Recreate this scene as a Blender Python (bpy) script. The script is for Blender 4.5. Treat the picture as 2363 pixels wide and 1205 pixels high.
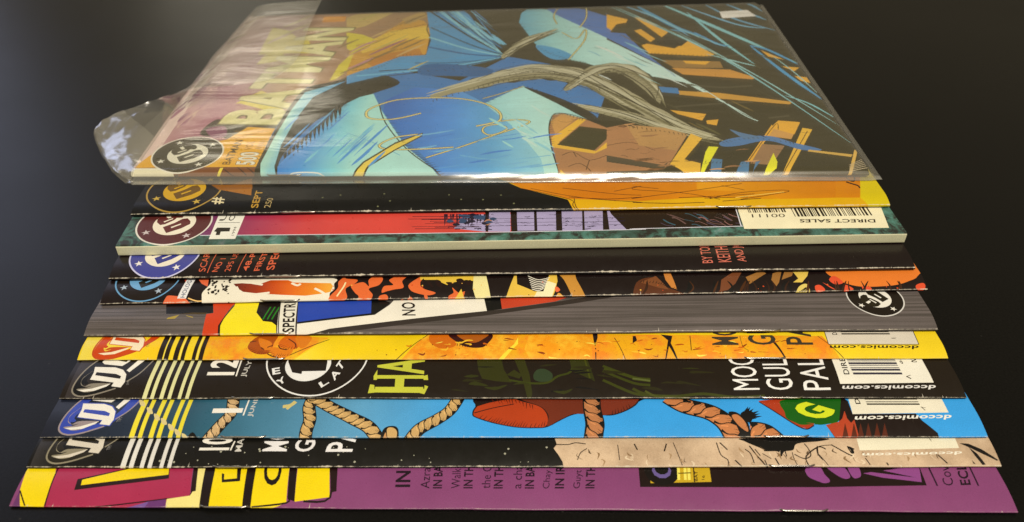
import bpy, math, random
from mathutils import Vector, geometry, noise

# ------------------------------------------------------------------ camera, light, exposure
scene = bpy.context.scene
for o in list(bpy.data.objects):
    bpy.data.objects.remove(o)
COL = scene.collection
R = math.radians
CAM_H = 0.1815
cam = bpy.data.cameras.new("camera"); cam_o = bpy.data.objects.new("camera", cam); COL.objects.link(cam_o)
cam_o.location = (0, 0, CAM_H); cam_o.rotation_euler = (R(90 - 37.5), 0, 0)
cam.sensor_width = 36; cam.lens = 1900 / 2363 * 36
cam.clip_start = 0.01; cam.clip_end = 50
cam.dof.use_dof = True; cam.dof.focus_distance = 0.262; cam.dof.aperture_fstop = 22
scene.camera = cam_o

world = bpy.data.worlds.new("World"); scene.world = world; world.use_nodes = True
wn = world.node_tree.nodes; wn["Background"].inputs[0].default_value = (0.30, 0.25, 0.16, 1); wn["Background"].inputs[1].default_value = 0.64

def area(name, loc, target, size, size_y, power, color):
    l = bpy.data.lights.new(name, 'AREA'); l.shape = 'RECTANGLE'; l.size = size; l.size_y = size_y; l.energy = power; l.color = color
    o = bpy.data.objects.new(name, l); COL.objects.link(o); o.location = loc
    o.rotation_euler = (Vector(target) - Vector(loc)).to_track_quat('-Z', 'Y').to_euler()
    return o
area("ceiling_lamp", (0.22, -0.45, 1.65), (0, 0.25, 0), 0.7, 0.5, 37, (1.0, 0.90, 0.74))
area("window_light", (-1.75, 1.75, 1.2), (0, 0.25, 0), 1.2, 1.5, 7, (0.62, 0.70, 1.0))

area("room_lamp", (-0.92, 2.7, 1.05), (-0.1, 0.36, 0), 0.45, 0.45, 1.6, (1.0, 0.92, 0.74))

vs = scene.view_settings
vs.view_transform = 'Standard'; vs.look = 'None'; vs.exposure = 0.0; vs.gamma = 1.0; vs.use_curve_mapping = False
scene.cycles.max_bounces = 10; scene.cycles.transparent_max_bounces = 24
scene.cycles.caustics_reflective = False; scene.cycles.caustics_refractive = False

# ------------------------------------------------------------------ measurements (mm on each cover: u along the spine, v away from it)
GEO={
 1:dict(o=(-0.13710,0.25344),W=265.72,yaw=0.00446,t=2.20,zs=1.20,L=3.0,z=24.70),
 2:dict(o=(-0.13016,0.23301),W=261.47,yaw=0.02243,t=2.50,zs=1.30,L=6.0,z=21.70),
 3:dict(o=(-0.12955,0.21643),W=261.51,yaw=0.02772,t=4.20,zs=3.90,L=1.0,z=17.50),
 4:dict(o=(-0.12947,0.20646),W=261.18,yaw=0.02163,t=2.60,zs=1.30,L=8.0,z=14.90),
 5:dict(o=(-0.12940,0.19705),W=262.90,yaw=0.02767,t=2.40,zs=1.00,L=8.0,z=12.50),
 6:dict(o=(-0.13042,0.18526),W=261.18,yaw=0.01048,t=2.60,zs=1.10,L=8.0,z=9.90),
 7:dict(o=(-0.12964,0.17696),W=259.99,yaw=0.00283,t=1.80,zs=0.60,L=6.0,z=8.10),
 8:dict(o=(-0.12967,0.16323),W=260.05,yaw=0.00129,t=2.10,zs=0.80,L=10.0,z=6.00),
 9:dict(o=(-0.13005,0.15058),W=261.32,yaw=0.00118,t=2.00,zs=0.80,L=9.0,z=4.00),
 10:dict(o=(-0.13051,0.14202),W=262.34,yaw=0.00165,t=2.10,zs=0.90,L=9.0,z=1.90),
 11:dict(o=(-0.13064,0.13111),W=261.22,yaw=-0.00710,t=1.90,zs=0.80,L=9.0,z=0.00),
}
FREE=[(0.9, -4.2, -0.5), (-7.9, 3.8, -0.3), (-15.8, 14.3, 0.5), (-21.8, 24.8, 3.5), (-19.1, 31.2, 6), (-7.4, 40.2, 9), (10.2, 48.4, 11), (25.0, 53.7, 11), (38.6, 62.2, 10), (42.9, 90.2, 8), (39.0, 133.4, 7), (36.6, 178.4, 7)]
NOSE=[(1.0, -4.3, -0.4), (135.3, -5.5, -0.4), (270.8, -2.6, -0.4)]
SAGL,SAGR=6.2,0.3
ART={}
ART[1]=[
('p','37321f','','',[-1,-4,267,-4,267,169,-1,169]),
('g',0,[(1.09,'a98078'),(20.54,'96616a'),(35.98,'a07a5c'),(103.59,'8a7048')],'',[0.84,0.16,-0.02,12.39,1.88,78.0,-0.28,186.7,45.76,200.69,94.59,177.32,97.62,108.29,65.19,80.66,49.02,67.25,47.35,25.64,19.41,19.53]),
('p','c8ae9c','','',[-1,4,5.2,4,5.2,168,-1,168]),  # pale haze of the film flap, painted into the cover's left edge
('s','3a3524','','',[16.81,28.33,19.7,40.25,26.86,37.48,44.41,36.06,48.12,19.4,29.07,24.46,26.25,25.74]),
('s','7a4658','','',[18.18,32.21,24.4,34.82,27.15,27.0,22.53,25.75]),
('s','8c4f60','','',[10.62,86.93,17.2,100.3,20.6,110.49,21.65,83.09,16.46,76.05]),
('s','96606a','','',[11.34,74.38,15.98,77.81,19.18,61.05,15.56,54.84]),
('p','b49a58','','',[52.17,161.5,56.42,166.62,68.06,168.45,76.49,169.14,64.21,147.73,55.53,140.82]),
('p','b98a34','','',[61.13,115.59,71.67,128.36,84.3,159.2,93.12,153.5,97.56,138.68,97.78,106.28,85.88,105.59,77.98,91.32,64.9,82.44]),
('p','d4ae40','','',[63.88,117.64,78.21,139.65,95.38,145.95,97.65,127.3,84.52,125.61,68.18,109.11]),
('p','a88a50','','',[81.21,156.82,90.94,169.34,94.16,161.11,85.32,148.98]),
('p','a8702c','','',[69.62,99.09,79.52,108.79,94.07,114.54,96.28,106.32,85.99,104.6,76.53,91.34]),
('l','3a3420',0.5,'',[63.77,80.68,76.82,89.12,86.03,104.2,97.12,105.3,98.6,125.06,95.36,141.15,96.44,153.29],0),
('l','7a5a24',0.5,'',[64.2,115.49,80.36,134.85],0),
('l','7a5a24',0.5,'',[70.82,101.02,85.66,114.8],0),
('l','7a5a24',0.5,'',[77.69,137.31,93.54,148.49],0),
('l','7a5a24',0.5,'',[66.2,87.83,75.68,92.29],0),
('p','c2b236','','',[17.0,148.0,26.43,142.38,35.18,127.6,36.43,136.96,44.93,109.78,37.34,110.0,25.93,110.33,19.61,108.42]),
('p','c2b236','','',[23.56,54.79,31.15,67.42,45.55,54.64,42.88,45.78,25.56,54.77]),
('p','c2b236','','',[58.23,77.26,59.41,95.45,61.6,103.22,71.67,128.36,63.88,117.64,64.04,87.87,60.75,78.97]),
('p','c2b236','','',[55.92,138.39,64.52,134.42,71.82,127.23,63.55,119.81,64.39,109.22,59.59,115.64]),
('p','c2b236','','',[22.64,108.33,28.27,116.68,33.85,101.91,21.92,96.24]),
('t','6a6236','BATMAN','title_lettering',[46.93,34.72,59.7,146.11,20.93,35.89],0.12),
('t','c6be80','BATMAN','title_lettering',[46.38,35.78,58.97,144.72,21.39,36.96],0.075),
('p','dd9a2a','','',[-0.22,2.19,3.03,12.14,28.34,24.21,33.91,34.18,45.07,32.78,44.45,3.93,6.28,3.41]),
('l','a06c18',0.35,'',[29.53,24.46,32.24,24.7],0),
('l','a06c18',0.35,'',[30.83,25.28,33.44,25.42],0),
('l','a06c18',0.35,'',[32.13,26.1,34.65,26.14],0),
('l','a06c18',0.35,'',[33.44,26.92,35.87,26.86],0),
('l','a06c18',0.35,'',[34.75,27.75,37.08,27.58],0),
('l','a06c18',0.35,'',[36.07,28.58,38.3,28.31],0),
('l','a06c18',0.35,'',[37.4,29.42,39.53,29.04],0),
('l','a06c18',0.35,'',[38.73,30.26,40.76,29.77],0),
('l','a06c18',0.35,'',[40.06,31.1,41.99,30.51],0),
('l','a87a20',0.3,'',[29.0,25.49,45.19,25.42],0),
('l','a87a20',0.3,'',[29.33,28.09,44.1,28.02],0),
('l','a87a20',0.3,'',[29.65,30.72,42.98,30.66],0),
('p','cfc6a0','','',[-0.77,3.12,14.68,3.24,16.34,-3.2,1.19,-3.2]),
('p','6c4226','','',[14.68,3.24,44.45,3.93,45.45,-3.2,16.46,-3.2]),
('l','7a4a18',0.3,'',[-0.6,3.31,44.47,3.84],0),
('p','c4ac84','','',[15.18,-3.2,18.97,-3.2,20.1,-3.2,16.46,-3.2]),
('p','3a3020','','',[15.71,0.0,17.11,0.11,17.18,-0.9,16.07,-1.12]),
('l','33231a',0.4,'',[32.73,2.63,37.23,-0.77],0),
('l','33231a',0.4,'',[37.75,3.5,41.86,-0.34],0),
('l','33231a',0.4,'',[41.09,3.49,44.32,0.5],0),
('p','e0bc40','','',[31.6,3.3,32.79,3.29,31.78,-3.2,32.89,-3.2,31.95,-3.2,30.95,-3.2]),
('p','cf8a2a','','',[39.88,164.05,51.61,163.95,52.29,155.41,40.68,154.67]),
('l','e8b060',0.5,'',[42.1,159.95,50.79,160.1],0),
('p','3f6f9e','','',[46.29,-3.2,44.26,7.52,44.62,29.49,46.54,53.12,49.73,70.55,65.48,78.9,85.45,89.33,114.9,76.54,135.95,103.35,156.33,93.51,177.47,66.04,170.38,36.84,152.07,42.41,151.95,23.91,154.18,-3.2]),
('s','302c1c','','',[44.26,7.52,44.91,28.2,46.54,53.12,49.9,69.72,58.53,75.53,65.48,78.9,75.81,85.85,89.11,75.16,78.75,63.74,69.32,54.49,67.18,48.55,60.22,40.06,55.05,24.35,52.04,9.81,52.4,-3.19,45.48,-3.16]),
('g',0,[(47.53,'9cc4ae'),(49.19,'82b4b4'),(65.81,'5c94b8')],'',[47.44,-3.2,45.42,6.36,46.11,25.65,47.64,47.93,50.03,65.61,65.75,77.16,72.02,82.33,65.74,77.16,54.37,60.77,51.21,40.1,49.95,19.4,50.95,4.06,53.17,-3.2]),
('g',0,[(50.77,'3f78b4'),(61.43,'4c8cc0'),(71.5,'76b8cc'),(79.2,'98c8b8'),(105.84,'a2ccc0')],'',[53.46,-3.2,52.12,4.05,57.4,21.83,64.24,42.83,69.33,54.49,73.76,60.62,79.09,63.74,84.87,47.0,96.78,19.19,105.06,7.25,112.12,-3.2,112.33,-3.2]),
('p','302c1c','','',[52.43,12.16,53.17,15.73,54.45,6.32]),
('p','302c1c','','',[53.43,14.77,54.18,18.4,55.5,8.63]),
('p','302c1c','','',[54.45,17.42,55.22,21.1,56.57,10.96]),
('p','302c1c','','',[55.48,20.11,56.26,23.84,57.64,13.32]),
('p','302c1c','','',[56.53,22.83,57.32,26.61,58.73,15.71]),
('p','302c1c','','',[57.59,25.6,58.4,29.43,59.84,18.13]),
('p','302c1c','','',[58.66,28.4,59.49,32.29,60.95,20.58]),
('p','302c1c','','',[59.75,31.24,60.6,35.19,62.09,23.06]),
('p','302c1c','','',[60.86,34.12,61.72,38.14,63.23,25.57]),
('p','302c1c','','',[61.98,37.05,62.85,41.16,64.39,28.12]),
('p','302c1c','','',[63.11,40.05,63.99,44.25,65.57,30.69]),
('p','302c1c','','',[64.25,43.11,65.15,47.4,66.76,33.31]),
('p','302c1c','','',[65.41,46.24,66.32,50.61,67.97,35.95]),
('p','302c1c','','',[66.58,49.43,67.5,53.89,69.18,38.65]),
('g',0,[(86.7,'35609e'),(111.44,'4a80bc'),(129.85,'5a98c6'),(150.66,'8abcc8')],'',[85.2,47.0,84.94,57.43,95.86,70.07,115.36,66.62,126.58,54.11,135.89,39.71,145.03,18.97,150.66,7.04,152.46,-3.2,112.33,-3.2,104.09,11.93,95.54,25.43]),
('g',0,[(126.77,'8fc0bc'),(151.13,'a4d0c6'),(161.96,'9cc8bc')],'',[125.92,54.12,142.15,71.22,156.01,56.92,167.98,38.88,155.41,44.5,151.85,36.92,152.05,18.94,154.18,-3.2,149.02,-3.2,147.77,9.38,139.03,31.67]),
('l','6aa4b0',0.4,'',[73.23,29.37,84.24,21.71,95.69,11.96],0),
('l','6aa4c4',0.5,'',[117.87,11.86,132.88,8.28,151.44,11.71],0),
('l','302c1c',0.5,'',[82.64,54.4,87.34,37.21,98.35,15.53,111.77,-1.27],0),
('l','302c1c',0.5,'',[154.35,-2.56,152.2,15.29,151.69,32.93,153.74,43.52,157.4,45.19,163.73,42.35,170.64,36.16],0),
('p','4a86aa','','',[91.97,177.56,117.11,175.34,136.7,103.33,114.24,90.65,85.85,85.69,66.28,73.74,64.9,82.44,85.99,104.6,97.78,106.28,98.6,125.06]),
('l','2f2c20',1.2,'',[93.29,171.88,116.28,130.96,135.95,103.35],0),
('l','7ab0b8',1.6,'',[98.42,172.0,118.64,131.09,135.95,103.35],0),
('l','33505e',1.0,'',[103.53,172.4,121.0,131.43,135.95,103.35],0),
('l','84b8bc',1.8,'',[106.92,172.93,122.57,131.59,135.95,103.35],0),
('l','302c1c',2.6,'',[113.75,173.45,125.72,131.89,135.95,103.35],0),
('l','33505e',1.2,'',[97.19,143.44,117.52,119.0,135.95,103.35],0),
('l','7ab0b8',1.4,'',[97.47,129.53,117.37,112.79,135.95,103.35],0),
('l','2f5a80',1.6,'',[97.72,116.51,117.23,106.76,135.95,103.35],0),
('l','33607e',1.2,'',[93.43,96.65,114.67,97.14,135.95,103.35],0),
('l','2f2c20',0.9,'',[78.45,87.63,106.88,92.62,135.95,103.35],0),
('l','6ca8bc',1.2,'',[69.17,82.37,101.99,89.95,135.95,103.35],0),
('l','2f2c20',0.8,'',[82.69,82.17,108.86,89.83,135.95,103.35],0),
('s','2f5a84','','',[97.99,94.66,114.06,94.34,128.74,88.57,125.3,81.55,110.4,81.77,96.75,83.73]),
('p','37321f','','',[115.49,172.76,144.57,173.04,140.92,150.57,149.68,114.85,140.65,125.6,135.21,107.27]),
('g',0,[(141.73,'5c98a8'),(159.73,'8cb8ae'),(181.01,'a8ccbc'),(208.02,'b4d0c0')],'',[141.3,148.16,142.72,162.81,147.08,170.2,156.3,166.91,168.65,148.97,183.19,125.04,182.98,122.95,204.47,90.78,234.77,38.13,211.66,73.68,201.95,78.76,179.55,87.68,171.0,95.04,160.36,100.85,149.68,114.85]),
('s','4a8aac','','',[148.98,116.91,158.71,112.56,165.65,102.63,158.05,99.02,152.37,104.87]),
('s','4a6a9c','','',[156.3,166.91,171.59,168.32,186.11,155.02,186.33,157.39,197.23,113.38,208.56,80.35,204.47,90.78,183.19,125.04]),
('w','39341f',[103.49,60.39,119.29,71.47,135.93,81.4,153.78,84.61,170.93,75.84,177.47,66.04,188.83,47.84],16.2),
('w','39341f',[128.84,81.5,146.78,90.06,164.48,84.45,177.78,69.22,189.39,52.2,204.63,32.65,217.68,22.33],14.2),
('w','39341f',[159.66,66.17,175.24,87.75,188.16,87.53,195.9,70.61,198.23,53.61],13.2),
('w','39341f',[162.87,52.36,181.8,43.62,198.3,32.68,216.44,22.33],10.2),
('w','39341f',[132.99,101.49,143.69,121.24,159.95,137.94],8.2),
('w','8f8866',[103.49,60.39,119.29,71.47,135.93,81.4,153.78,84.61,170.93,75.84,177.47,66.04,188.83,47.84],15),
('w','98916f',[128.84,81.5,146.78,90.06,164.48,84.45,177.78,69.22,189.39,52.2,204.63,32.65,217.68,22.33],13),
('w','8a8362',[159.66,66.17,175.24,87.75,188.16,87.53,195.9,70.61,198.23,53.61],12),
('w','8f8866',[162.87,52.36,181.8,43.62,198.3,32.68,216.44,22.33],9),
('w','98916f',[132.99,101.49,143.69,121.24,159.95,137.94],7),
('w','aba584',[101.49,63.69,117.29,74.77,133.93,84.7,151.78,87.91,168.93,79.14,175.47,69.34,186.83,51.14],3.5999999999999996),
('w','b6b08f',[101.49,61.14,117.29,72.22,133.93,82.15,151.78,85.36,168.93,76.59,175.47,66.79,186.83,48.59],1.7999999999999998),
('w','6e6848',[117.29,66.97,133.93,76.9,151.78,80.11,168.93,71.34,175.47,61.54,186.83,43.34],2.4),
('w','39341f',[120.55,65.77,137.26,75.7,150.92,78.91,167.01,70.14,176.47,60.34],0.8),
('w','39341f',[120.81,69.67,136.74,79.6,154.25,82.81,172.22,74.04,174.63,64.24],0.8),
('w','39341f',[116.59,73.57,139.18,83.5,150.25,86.71,173.48,77.94,174.07,68.14],0.8),
('w','39341f',[121.67,76.42,132.63,86.35,157.13,89.56,173.48,80.79,178.77,70.99],0.8),
('h','39341f',[103.49,54.99,119.29,66.07,135.93,76.0,153.78,79.21,170.93,70.44,177.47,60.64,188.83,42.44],3.3,1.0),
('w','aba584',[128.84,84.36,146.78,92.92,164.48,87.31,177.78,72.08,189.39,55.06,204.63,35.51,217.68,25.19],3.12),
('w','b6b08f',[128.84,82.15,146.78,90.71,164.48,85.1,177.78,69.87,189.39,52.85,204.63,33.3,217.68,22.98],1.56),
('w','6e6848',[146.78,86.16,164.48,80.55,177.78,65.32,189.39,48.3,204.63,28.75,217.68,18.43],2.08),
('w','39341f',[132.76,76.56,146.17,85.12,164.03,79.51,179.07,64.28,193.16,47.26,204.94,27.71,220.73,17.39],0.8),
('w','39341f',[129.28,79.94,146.84,88.5,161.15,82.89,178.64,67.66,190.74,50.64,204.38,31.09,218.55,20.77],0.8),
('w','39341f',[132.58,83.32,150.59,91.88,165.79,86.27,176.63,71.04,188.3,54.02,206.15,34.47,219.07,24.15],0.8),
('w','39341f',[126.72,85.79,145.68,94.35,164.57,88.74,180.26,73.51,189.39,56.49,200.85,36.94],0.8),
('h','39341f',[128.84,76.82,146.78,85.38,164.48,79.77,177.78,64.54,189.39,47.52,204.63,27.97,217.68,17.65],2.86,1.0),
('w','aba584',[161.66,68.81,177.24,90.39,190.16,90.17,197.9,73.25,200.23,56.25],2.88),
('w','b6b08f',[161.66,66.77,177.24,88.35,190.16,88.13,197.9,71.21,200.23,54.21],1.44),
('w','6e6848',[177.24,84.15,190.16,83.93,197.9,67.01,200.23,50.01],1.92),
('w','39341f',[175.4,83.19,185.94,82.97,195.32,66.05,197.33,49.05],0.8),
('w','39341f',[157.08,64.73,176.81,86.31,184.46,86.09,194.11,69.17,196.98,52.17],0.8),
('w','39341f',[158.6,67.85,173.96,89.43,187.81,89.21,197.47,72.29],0.8),
('w','39341f',[178.89,91.71,185.5,91.49,199.29,74.57,197.14,57.57],0.8),
('h','39341f',[159.66,61.85,175.24,83.43,188.16,83.21,195.9,66.29,198.23,49.29],2.64,1.0),
('w','aba584',[161.87,54.34,180.8,45.6,197.3,34.66,215.44,24.31],2.16),
('w','b6b08f',[161.87,52.81,180.8,44.07,197.3,33.13,215.44,22.78],1.08),
('w','6e6848',[180.8,40.92,197.3,29.98,215.44,19.63],1.44),
('w','39341f',[166.16,48.94,177.85,40.2,196.45,29.26,218.61,18.91],0.8),
('w','39341f',[179.73,42.54,194.37,31.6,212.76,21.25],0.8),
('w','39341f',[166.86,53.62,181.83,44.88,194.49,33.94],0.8),
('w','39341f',[182.91,46.59,196.14,35.65],0.8),
('h','39341f',[162.87,49.12,181.8,40.38,198.3,29.44,216.44,19.09],1.98,1.0),
('w','aba584',[133.99,103.03,144.69,122.78,160.95,139.48],1.68),
('w','b6b08f',[133.99,101.84,144.69,121.59,160.95,138.29],0.84),
('w','6e6848',[144.69,119.14,160.95,135.84],1.12),
('w','39341f',[133.21,98.83,143.51,118.58,160.96,135.28],0.8),
('w','39341f',[131.09,100.65,147.27,120.4,163.1,137.1],0.8),
('w','39341f',[130.29,102.47,142.02,122.22,162.93,138.92],0.8),
('w','39341f',[131.21,103.8,147.24,123.55,160.07,140.25],0.8),
('h','39341f',[132.99,98.97,143.69,118.72,159.95,135.42],1.54,1.0),
('s','302c1c','','',[142.14,70.4,156.16,59.98,168.59,46.56,172.29,36.83,167.98,38.88,155.87,53.92]),
('p','9c7048','','',[151.95,23.91,151.69,32.93,153.74,43.52,157.4,45.19,166.16,40.26,174.27,32.83,180.88,35.41,204.99,27.45,194.7,5.65,191.74,1.53,171.24,0.91,170.64,-3.2,154.18,-3.2]),
('p','d9a338','','',[152.31,25.18,164.28,40.96,166.75,39.57,154.92,21.4,168.48,14.62,173.17,21.32,172.76,17.02,167.73,12.83,152.3,17.72]),
('p','3a3620','','',[154.22,19.55,163.8,34.19,174.15,31.52,173.41,23.82,167.93,15.22]),
('p','b98a4a','','',[152.55,38.27,157.36,44.49,163.68,41.65,153.98,27.72]),
('l','40301c',0.3,'',[155.64,11.7,159.99,14.06,165.55,8.14,172.24,11.62],0),
('l','40301c',0.3,'',[157.56,3.58,161.83,5.84,165.59,0.95],0),
('l','40301c',0.3,'',[159.99,14.06,160.96,10.49],0),
('l','40301c',0.3,'',[165.55,8.14,163.88,1.64],0),
('l','40301c',0.3,'',[172.92,18.81,182.38,21.24,190.73,15.08],0),
('l','40301c',0.3,'',[174.27,8.05,183.48,5.7,191.41,3.39],0),
('p','d9a83c','','',[154.54,1.67,159.7,-3.2,158.77,-3.2,154.47,-3.2]),
('p','4a4230','','',[172.23,11.58,192.17,4.52,194.29,6.81,191.7,1.18,171.78,6.91]),
('p','d9a338','','',[194.61,5.08,206.35,28.09,210.01,24.25,200.51,8.52,205.92,5.6,204.21,-3.2,202.93,-3.2,202.37,-3.2]),
('p','302c1c','','',[204.82,12.62,209.42,21.11,207.32,6.75,201.7,8.51]),
('p','a8804c','','',[182.15,35.4,197.03,32.69,204.99,27.45,198.59,15.04,185.14,18.75]),
('p','cf9a34','','',[186.33,157.39,196.2,149.73,194.86,145.22,189.79,143.21,186.48,134.5,184.54,138.99]),
('p','39341f','','',[185.47,132.37,189.79,143.21,197.0,142.85,199.09,133.94,195.42,129.82]),
('p','cf9a34','','',[197.51,134.01,200.94,136.03,206.23,123.14,203.36,119.17]),
('p','cf9a34','','',[199.19,154.22,205.11,149.22,213.69,131.19,209.62,125.08]),
('p','cf9a34','','',[198.63,115.32,201.55,117.22,213.54,110.95,221.27,120.58,231.92,104.76,228.22,101.14,200.71,105.54]),
('p','302c1c','','',[205.36,117.1,210.55,126.07,221.1,119.59,217.04,113.77]),
('p','8a6a38','','',[204.81,97.98,231.52,95.61,231.51,88.55,209.95,88.92]),
('p','cf9a34','','',[214.91,96.85,227.15,95.7,224.28,92.19,215.84,93.77]),
('p','b9843a','','',[208.52,88.94,234.01,86.78,243.43,78.21,241.64,76.59,212.38,81.98]),
('p','cf9a34','','',[252.84,107.97,261.1,96.8,254.71,100.54]),
('p','cf9a34','','',[257.78,89.83,265.3,88.32,262.12,84.63]),
('p','cf9a34','','',[260.73,79.63,267.29,77.9,267.49,71.45,262.17,74.71]),
('p','b98a38','','',[206.87,65.73,224.85,63.24,253.16,54.73,251.22,52.54,223.75,57.91,207.59,61.84]),
('p','cf9a34','','',[201.3,47.77,215.38,44.16,212.72,38.64,204.0,44.21]),
('p','cf9a34','','',[214.32,38.63,219.33,39.56,217.68,34.58,214.12,35.93]),
('p','3f729c','','',[199.93,69.77,207.94,68.09,207.72,62.61,200.48,64.22]),
('p','b98a4a','','',[237.83,31.19,242.89,38.5,251.18,37.11,243.92,23.46,235.27,26.04]),
('p','cf9a34','','',[242.89,38.5,251.18,37.11,246.21,27.27,238.16,32.5]),
('p','cf9a34','','',[223.58,7.83,239.47,35.15,239.09,31.19,231.56,18.55,225.09,6.67]),
('p','8a6a48','','',[224.23,5.52,231.87,19.78,240.12,18.51,231.61,4.35]),
('p','d9a338','','',[230.82,-3.2,233.14,-3.2,250.81,32.45,254.22,31.12,235.16,-3.2,233.71,-3.2]),
('l','40301c',0.3,'',[251.96,29.82,234.58,-0.76],0),
('l','40301c',0.3,'',[224.17,7.83,240.74,35.14,240.98,31.18],0),
('s','4a6e94','','',[216.19,21.08,223.16,24.82,235.9,26.03,243.85,20.96,253.24,15.4,245.36,15.44,234.94,22.25,223.01,18.58,216.77,18.0]),
('s','506e8a','','',[222.06,31.26,225.89,28.65,233.09,24.77,226.6,23.54]),
('p','c09a48','','',[248.39,15.42,263.56,11.76,262.38,10.0,247.44,14.22]),
('p','c8a04a','','',[255.05,-3.2,256.99,-3.2,265.37,15.35,266.37,14.74,258.21,-3.2,256.2,-3.2]),
('l','a89878',0.3,'',[258.85,0.69,266.36,2.53],0),
('l','a89878',0.3,'',[258.96,1.2,266.89,4.07],0),
('l','a89878',0.3,'',[259.11,1.78,267.45,5.67],0),
('l','a89878',0.3,'',[259.3,2.46,268.02,7.29],0),
('l','a89878',0.3,'',[259.57,3.31,268.58,8.92],0),
('l','a89878',0.3,'',[259.87,4.22,269.16,10.56],0),
('p','e8d42c','','',[203.92,-3.2,209.26,13.79,211.29,18.02,214.87,17.64,207.84,3.32,204.66,-3.2,202.93,-3.2]),
('p','4a708c','','',[210.74,9.06,214.49,8.46,211.53,-3.2,208.69,-3.2,207.53,-3.2]),
('p','4a708c','','',[216.16,-3.2,220.94,6.69,224.04,7.25,221.46,-3.2,217.89,-3.2]),
('p','4a708c','','',[222.62,-3.2,226.27,6.66,228.19,7.23,224.48,1.44]),
('p','e8d42c','','',[224.79,-3.2,226.43,-3.2,234.44,13.08,234.27,6.63,232.83,2.19,226.52,-3.2]),
('l','4a4430',1.4,'',[212.74,101.49,232.64,101.04,248.23,104.36],0),
('l','4a4430',1.4,'',[211.38,72.06,225.97,68.7,240.11,70.15],0),
('l','4a4430',1.4,'',[203.74,50.65,222.83,53.46,236.48,54.84],0),
('l','4a4430',1.4,'',[239.56,40.57,248.51,42.6],0),
('l','b4d0c0',0.5,'',[206.88,78.69,216.63,70.39,229.53,44.79,234.77,38.13],0),
('w','7aa8a4',[186.2,173.57,232.57,100.67,267.79,15.34],1.1),
('w','4a86a0',[200.79,174.19,218.03,138.5,231.04,123.27],3.4),
('w','7ab0ae',[212.97,175.75,239.51,134.32,266.64,91.76],3.0),
('w','7ab0ae',[227.48,158.34,236.77,121.06,247.27,89.67],2.0),
('w','8ab4ac',[247.27,89.67,240.06,94.55,225.98,104.91],1.2),
('w','4a8cae',[226.18,130.67,234.24,116.19,239.68,113.1],2.6),
('w','5c8ca0',[238.32,169.55,250.18,146.78,266.36,131.11],2.6),
('w','6a9cae',[224.83,169.82,248.74,140.3,263.24,134.35],1.6),
('w','5c8ca0',[246.65,173.08,259.74,152.94,265.1,144.91],2.2),
('w','4a8cae',[249.47,112.82,257.4,83.01,267.48,52.44],2.6),
('w','4a8cae',[248.94,113.79,256.56,107.88,266.29,90.55],2.2),
('w','8ab4ac',[217.16,133.16,245.04,79.02,266.21,33.04],0.9),
('w','7ab0ae',[251.42,60.72,259.4,53.22,267.29,38.39],1.1),
('w','4a86a0',[213.57,135.46,223.06,130.8,231.04,123.27],2.0),
('w','8ab4ac',[189.46,172.03,218.46,126.81,243.01,82.38],1.0),
('w','5c8ca0',[258.13,171.23,262.69,165.42,266.21,155.94],1.6),
('w','6a9cae',[193.11,174.3,212.38,148.82,223.52,124.56],1.4),
('w','8ab4ac',[255.63,104.18,261.41,84.64,266.51,59.1],0.7),
('w','8ab4ac',[203.68,163.5,223.06,130.8,239.06,110.24],0.8),
('p','d8d4bc','','price_sticker',[243.98,158.0,258.61,159.39,261.23,150.61,243.69,148.68]),
('l','a8a48c',0.4,'price_sticker',[245.97,153.74,256.1,154.96],0),
('l','39341f',1.25,'',[100.7,45.49,90.8,40.61,81.78,40.65,78.73,44.17,79.91,49.94,88.97,57.4,102.2,59.62,115.72,58.74,125.92,54.12,131.97,46.75,132.67,39.73,129.5,37.02,123.19,34.38],0),
('l','cfbe74',0.8,'',[100.7,45.49,90.8,40.61,81.78,40.65,78.73,44.17,79.91,49.94,88.97,57.4,102.2,59.62,115.72,58.74,125.92,54.12,131.97,46.75,132.67,39.73,129.5,37.02,123.19,34.38],0),
('l','39341f',1.15,'',[100.91,27.95,92.44,25.44,87.47,20.46,88.15,17.39,93.44,16.16,105.52,16.71,115.16,17.88],0),
('l','cfbe74',0.7,'',[100.91,27.95,92.44,25.44,87.47,20.46,88.15,17.39,93.44,16.16,105.52,16.71,115.16,17.88],0),
('l','39341f',1.05,'',[105.42,10.15,117.6,17.87,129.65,26.55,140.96,34.3,144.22,38.31,139.1,39.7,132.68,38.36],0),
('l','cfbe74',0.6,'',[105.42,10.15,117.6,17.87,129.65,26.55,140.96,34.3,144.22,38.31,139.1,39.7,132.68,38.36],0),
('l','39341f',1.05,'',[135.25,33.0,132.06,35.67,127.0,34.36,125.82,30.43,128.39,27.19,132.74,29.1,135.56,32.34],0),
('l','cfbe74',0.6,'',[135.25,33.0,132.06,35.67,127.0,34.36,125.82,30.43,128.39,27.19,132.74,29.1,135.56,32.34],0),
('l','39341f',0.8500000000000001,'',[125.14,58.67,132.51,63.28,142.14,70.4],0),
('l','cfbe74',0.4,'',[125.14,58.67,132.51,63.28,142.14,70.4],0),
('l','39341f',0.8500000000000001,'',[160.28,144.77,159.21,156.72,162.32,169.02,167.77,175.08],0),
('l','cfbe74',0.4,'',[160.28,144.77,159.21,156.72,162.32,169.02,167.77,175.08],0),
('l','39341f',0.95,'',[171.25,139.65,175.5,153.29,176.64,167.94,176.28,174.38],0),
('l','cfbe74',0.5,'',[171.25,139.65,175.5,153.29,176.64,167.94,176.28,174.38],0),
('l','39341f',0.95,'',[163.2,98.91,172.33,122.31,173.87,137.29,168.62,124.54,162.1,133.4],0),
('l','cfbe74',0.5,'',[163.2,98.91,172.33,122.31,173.87,137.29,168.62,124.54,162.1,133.4],0),
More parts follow.
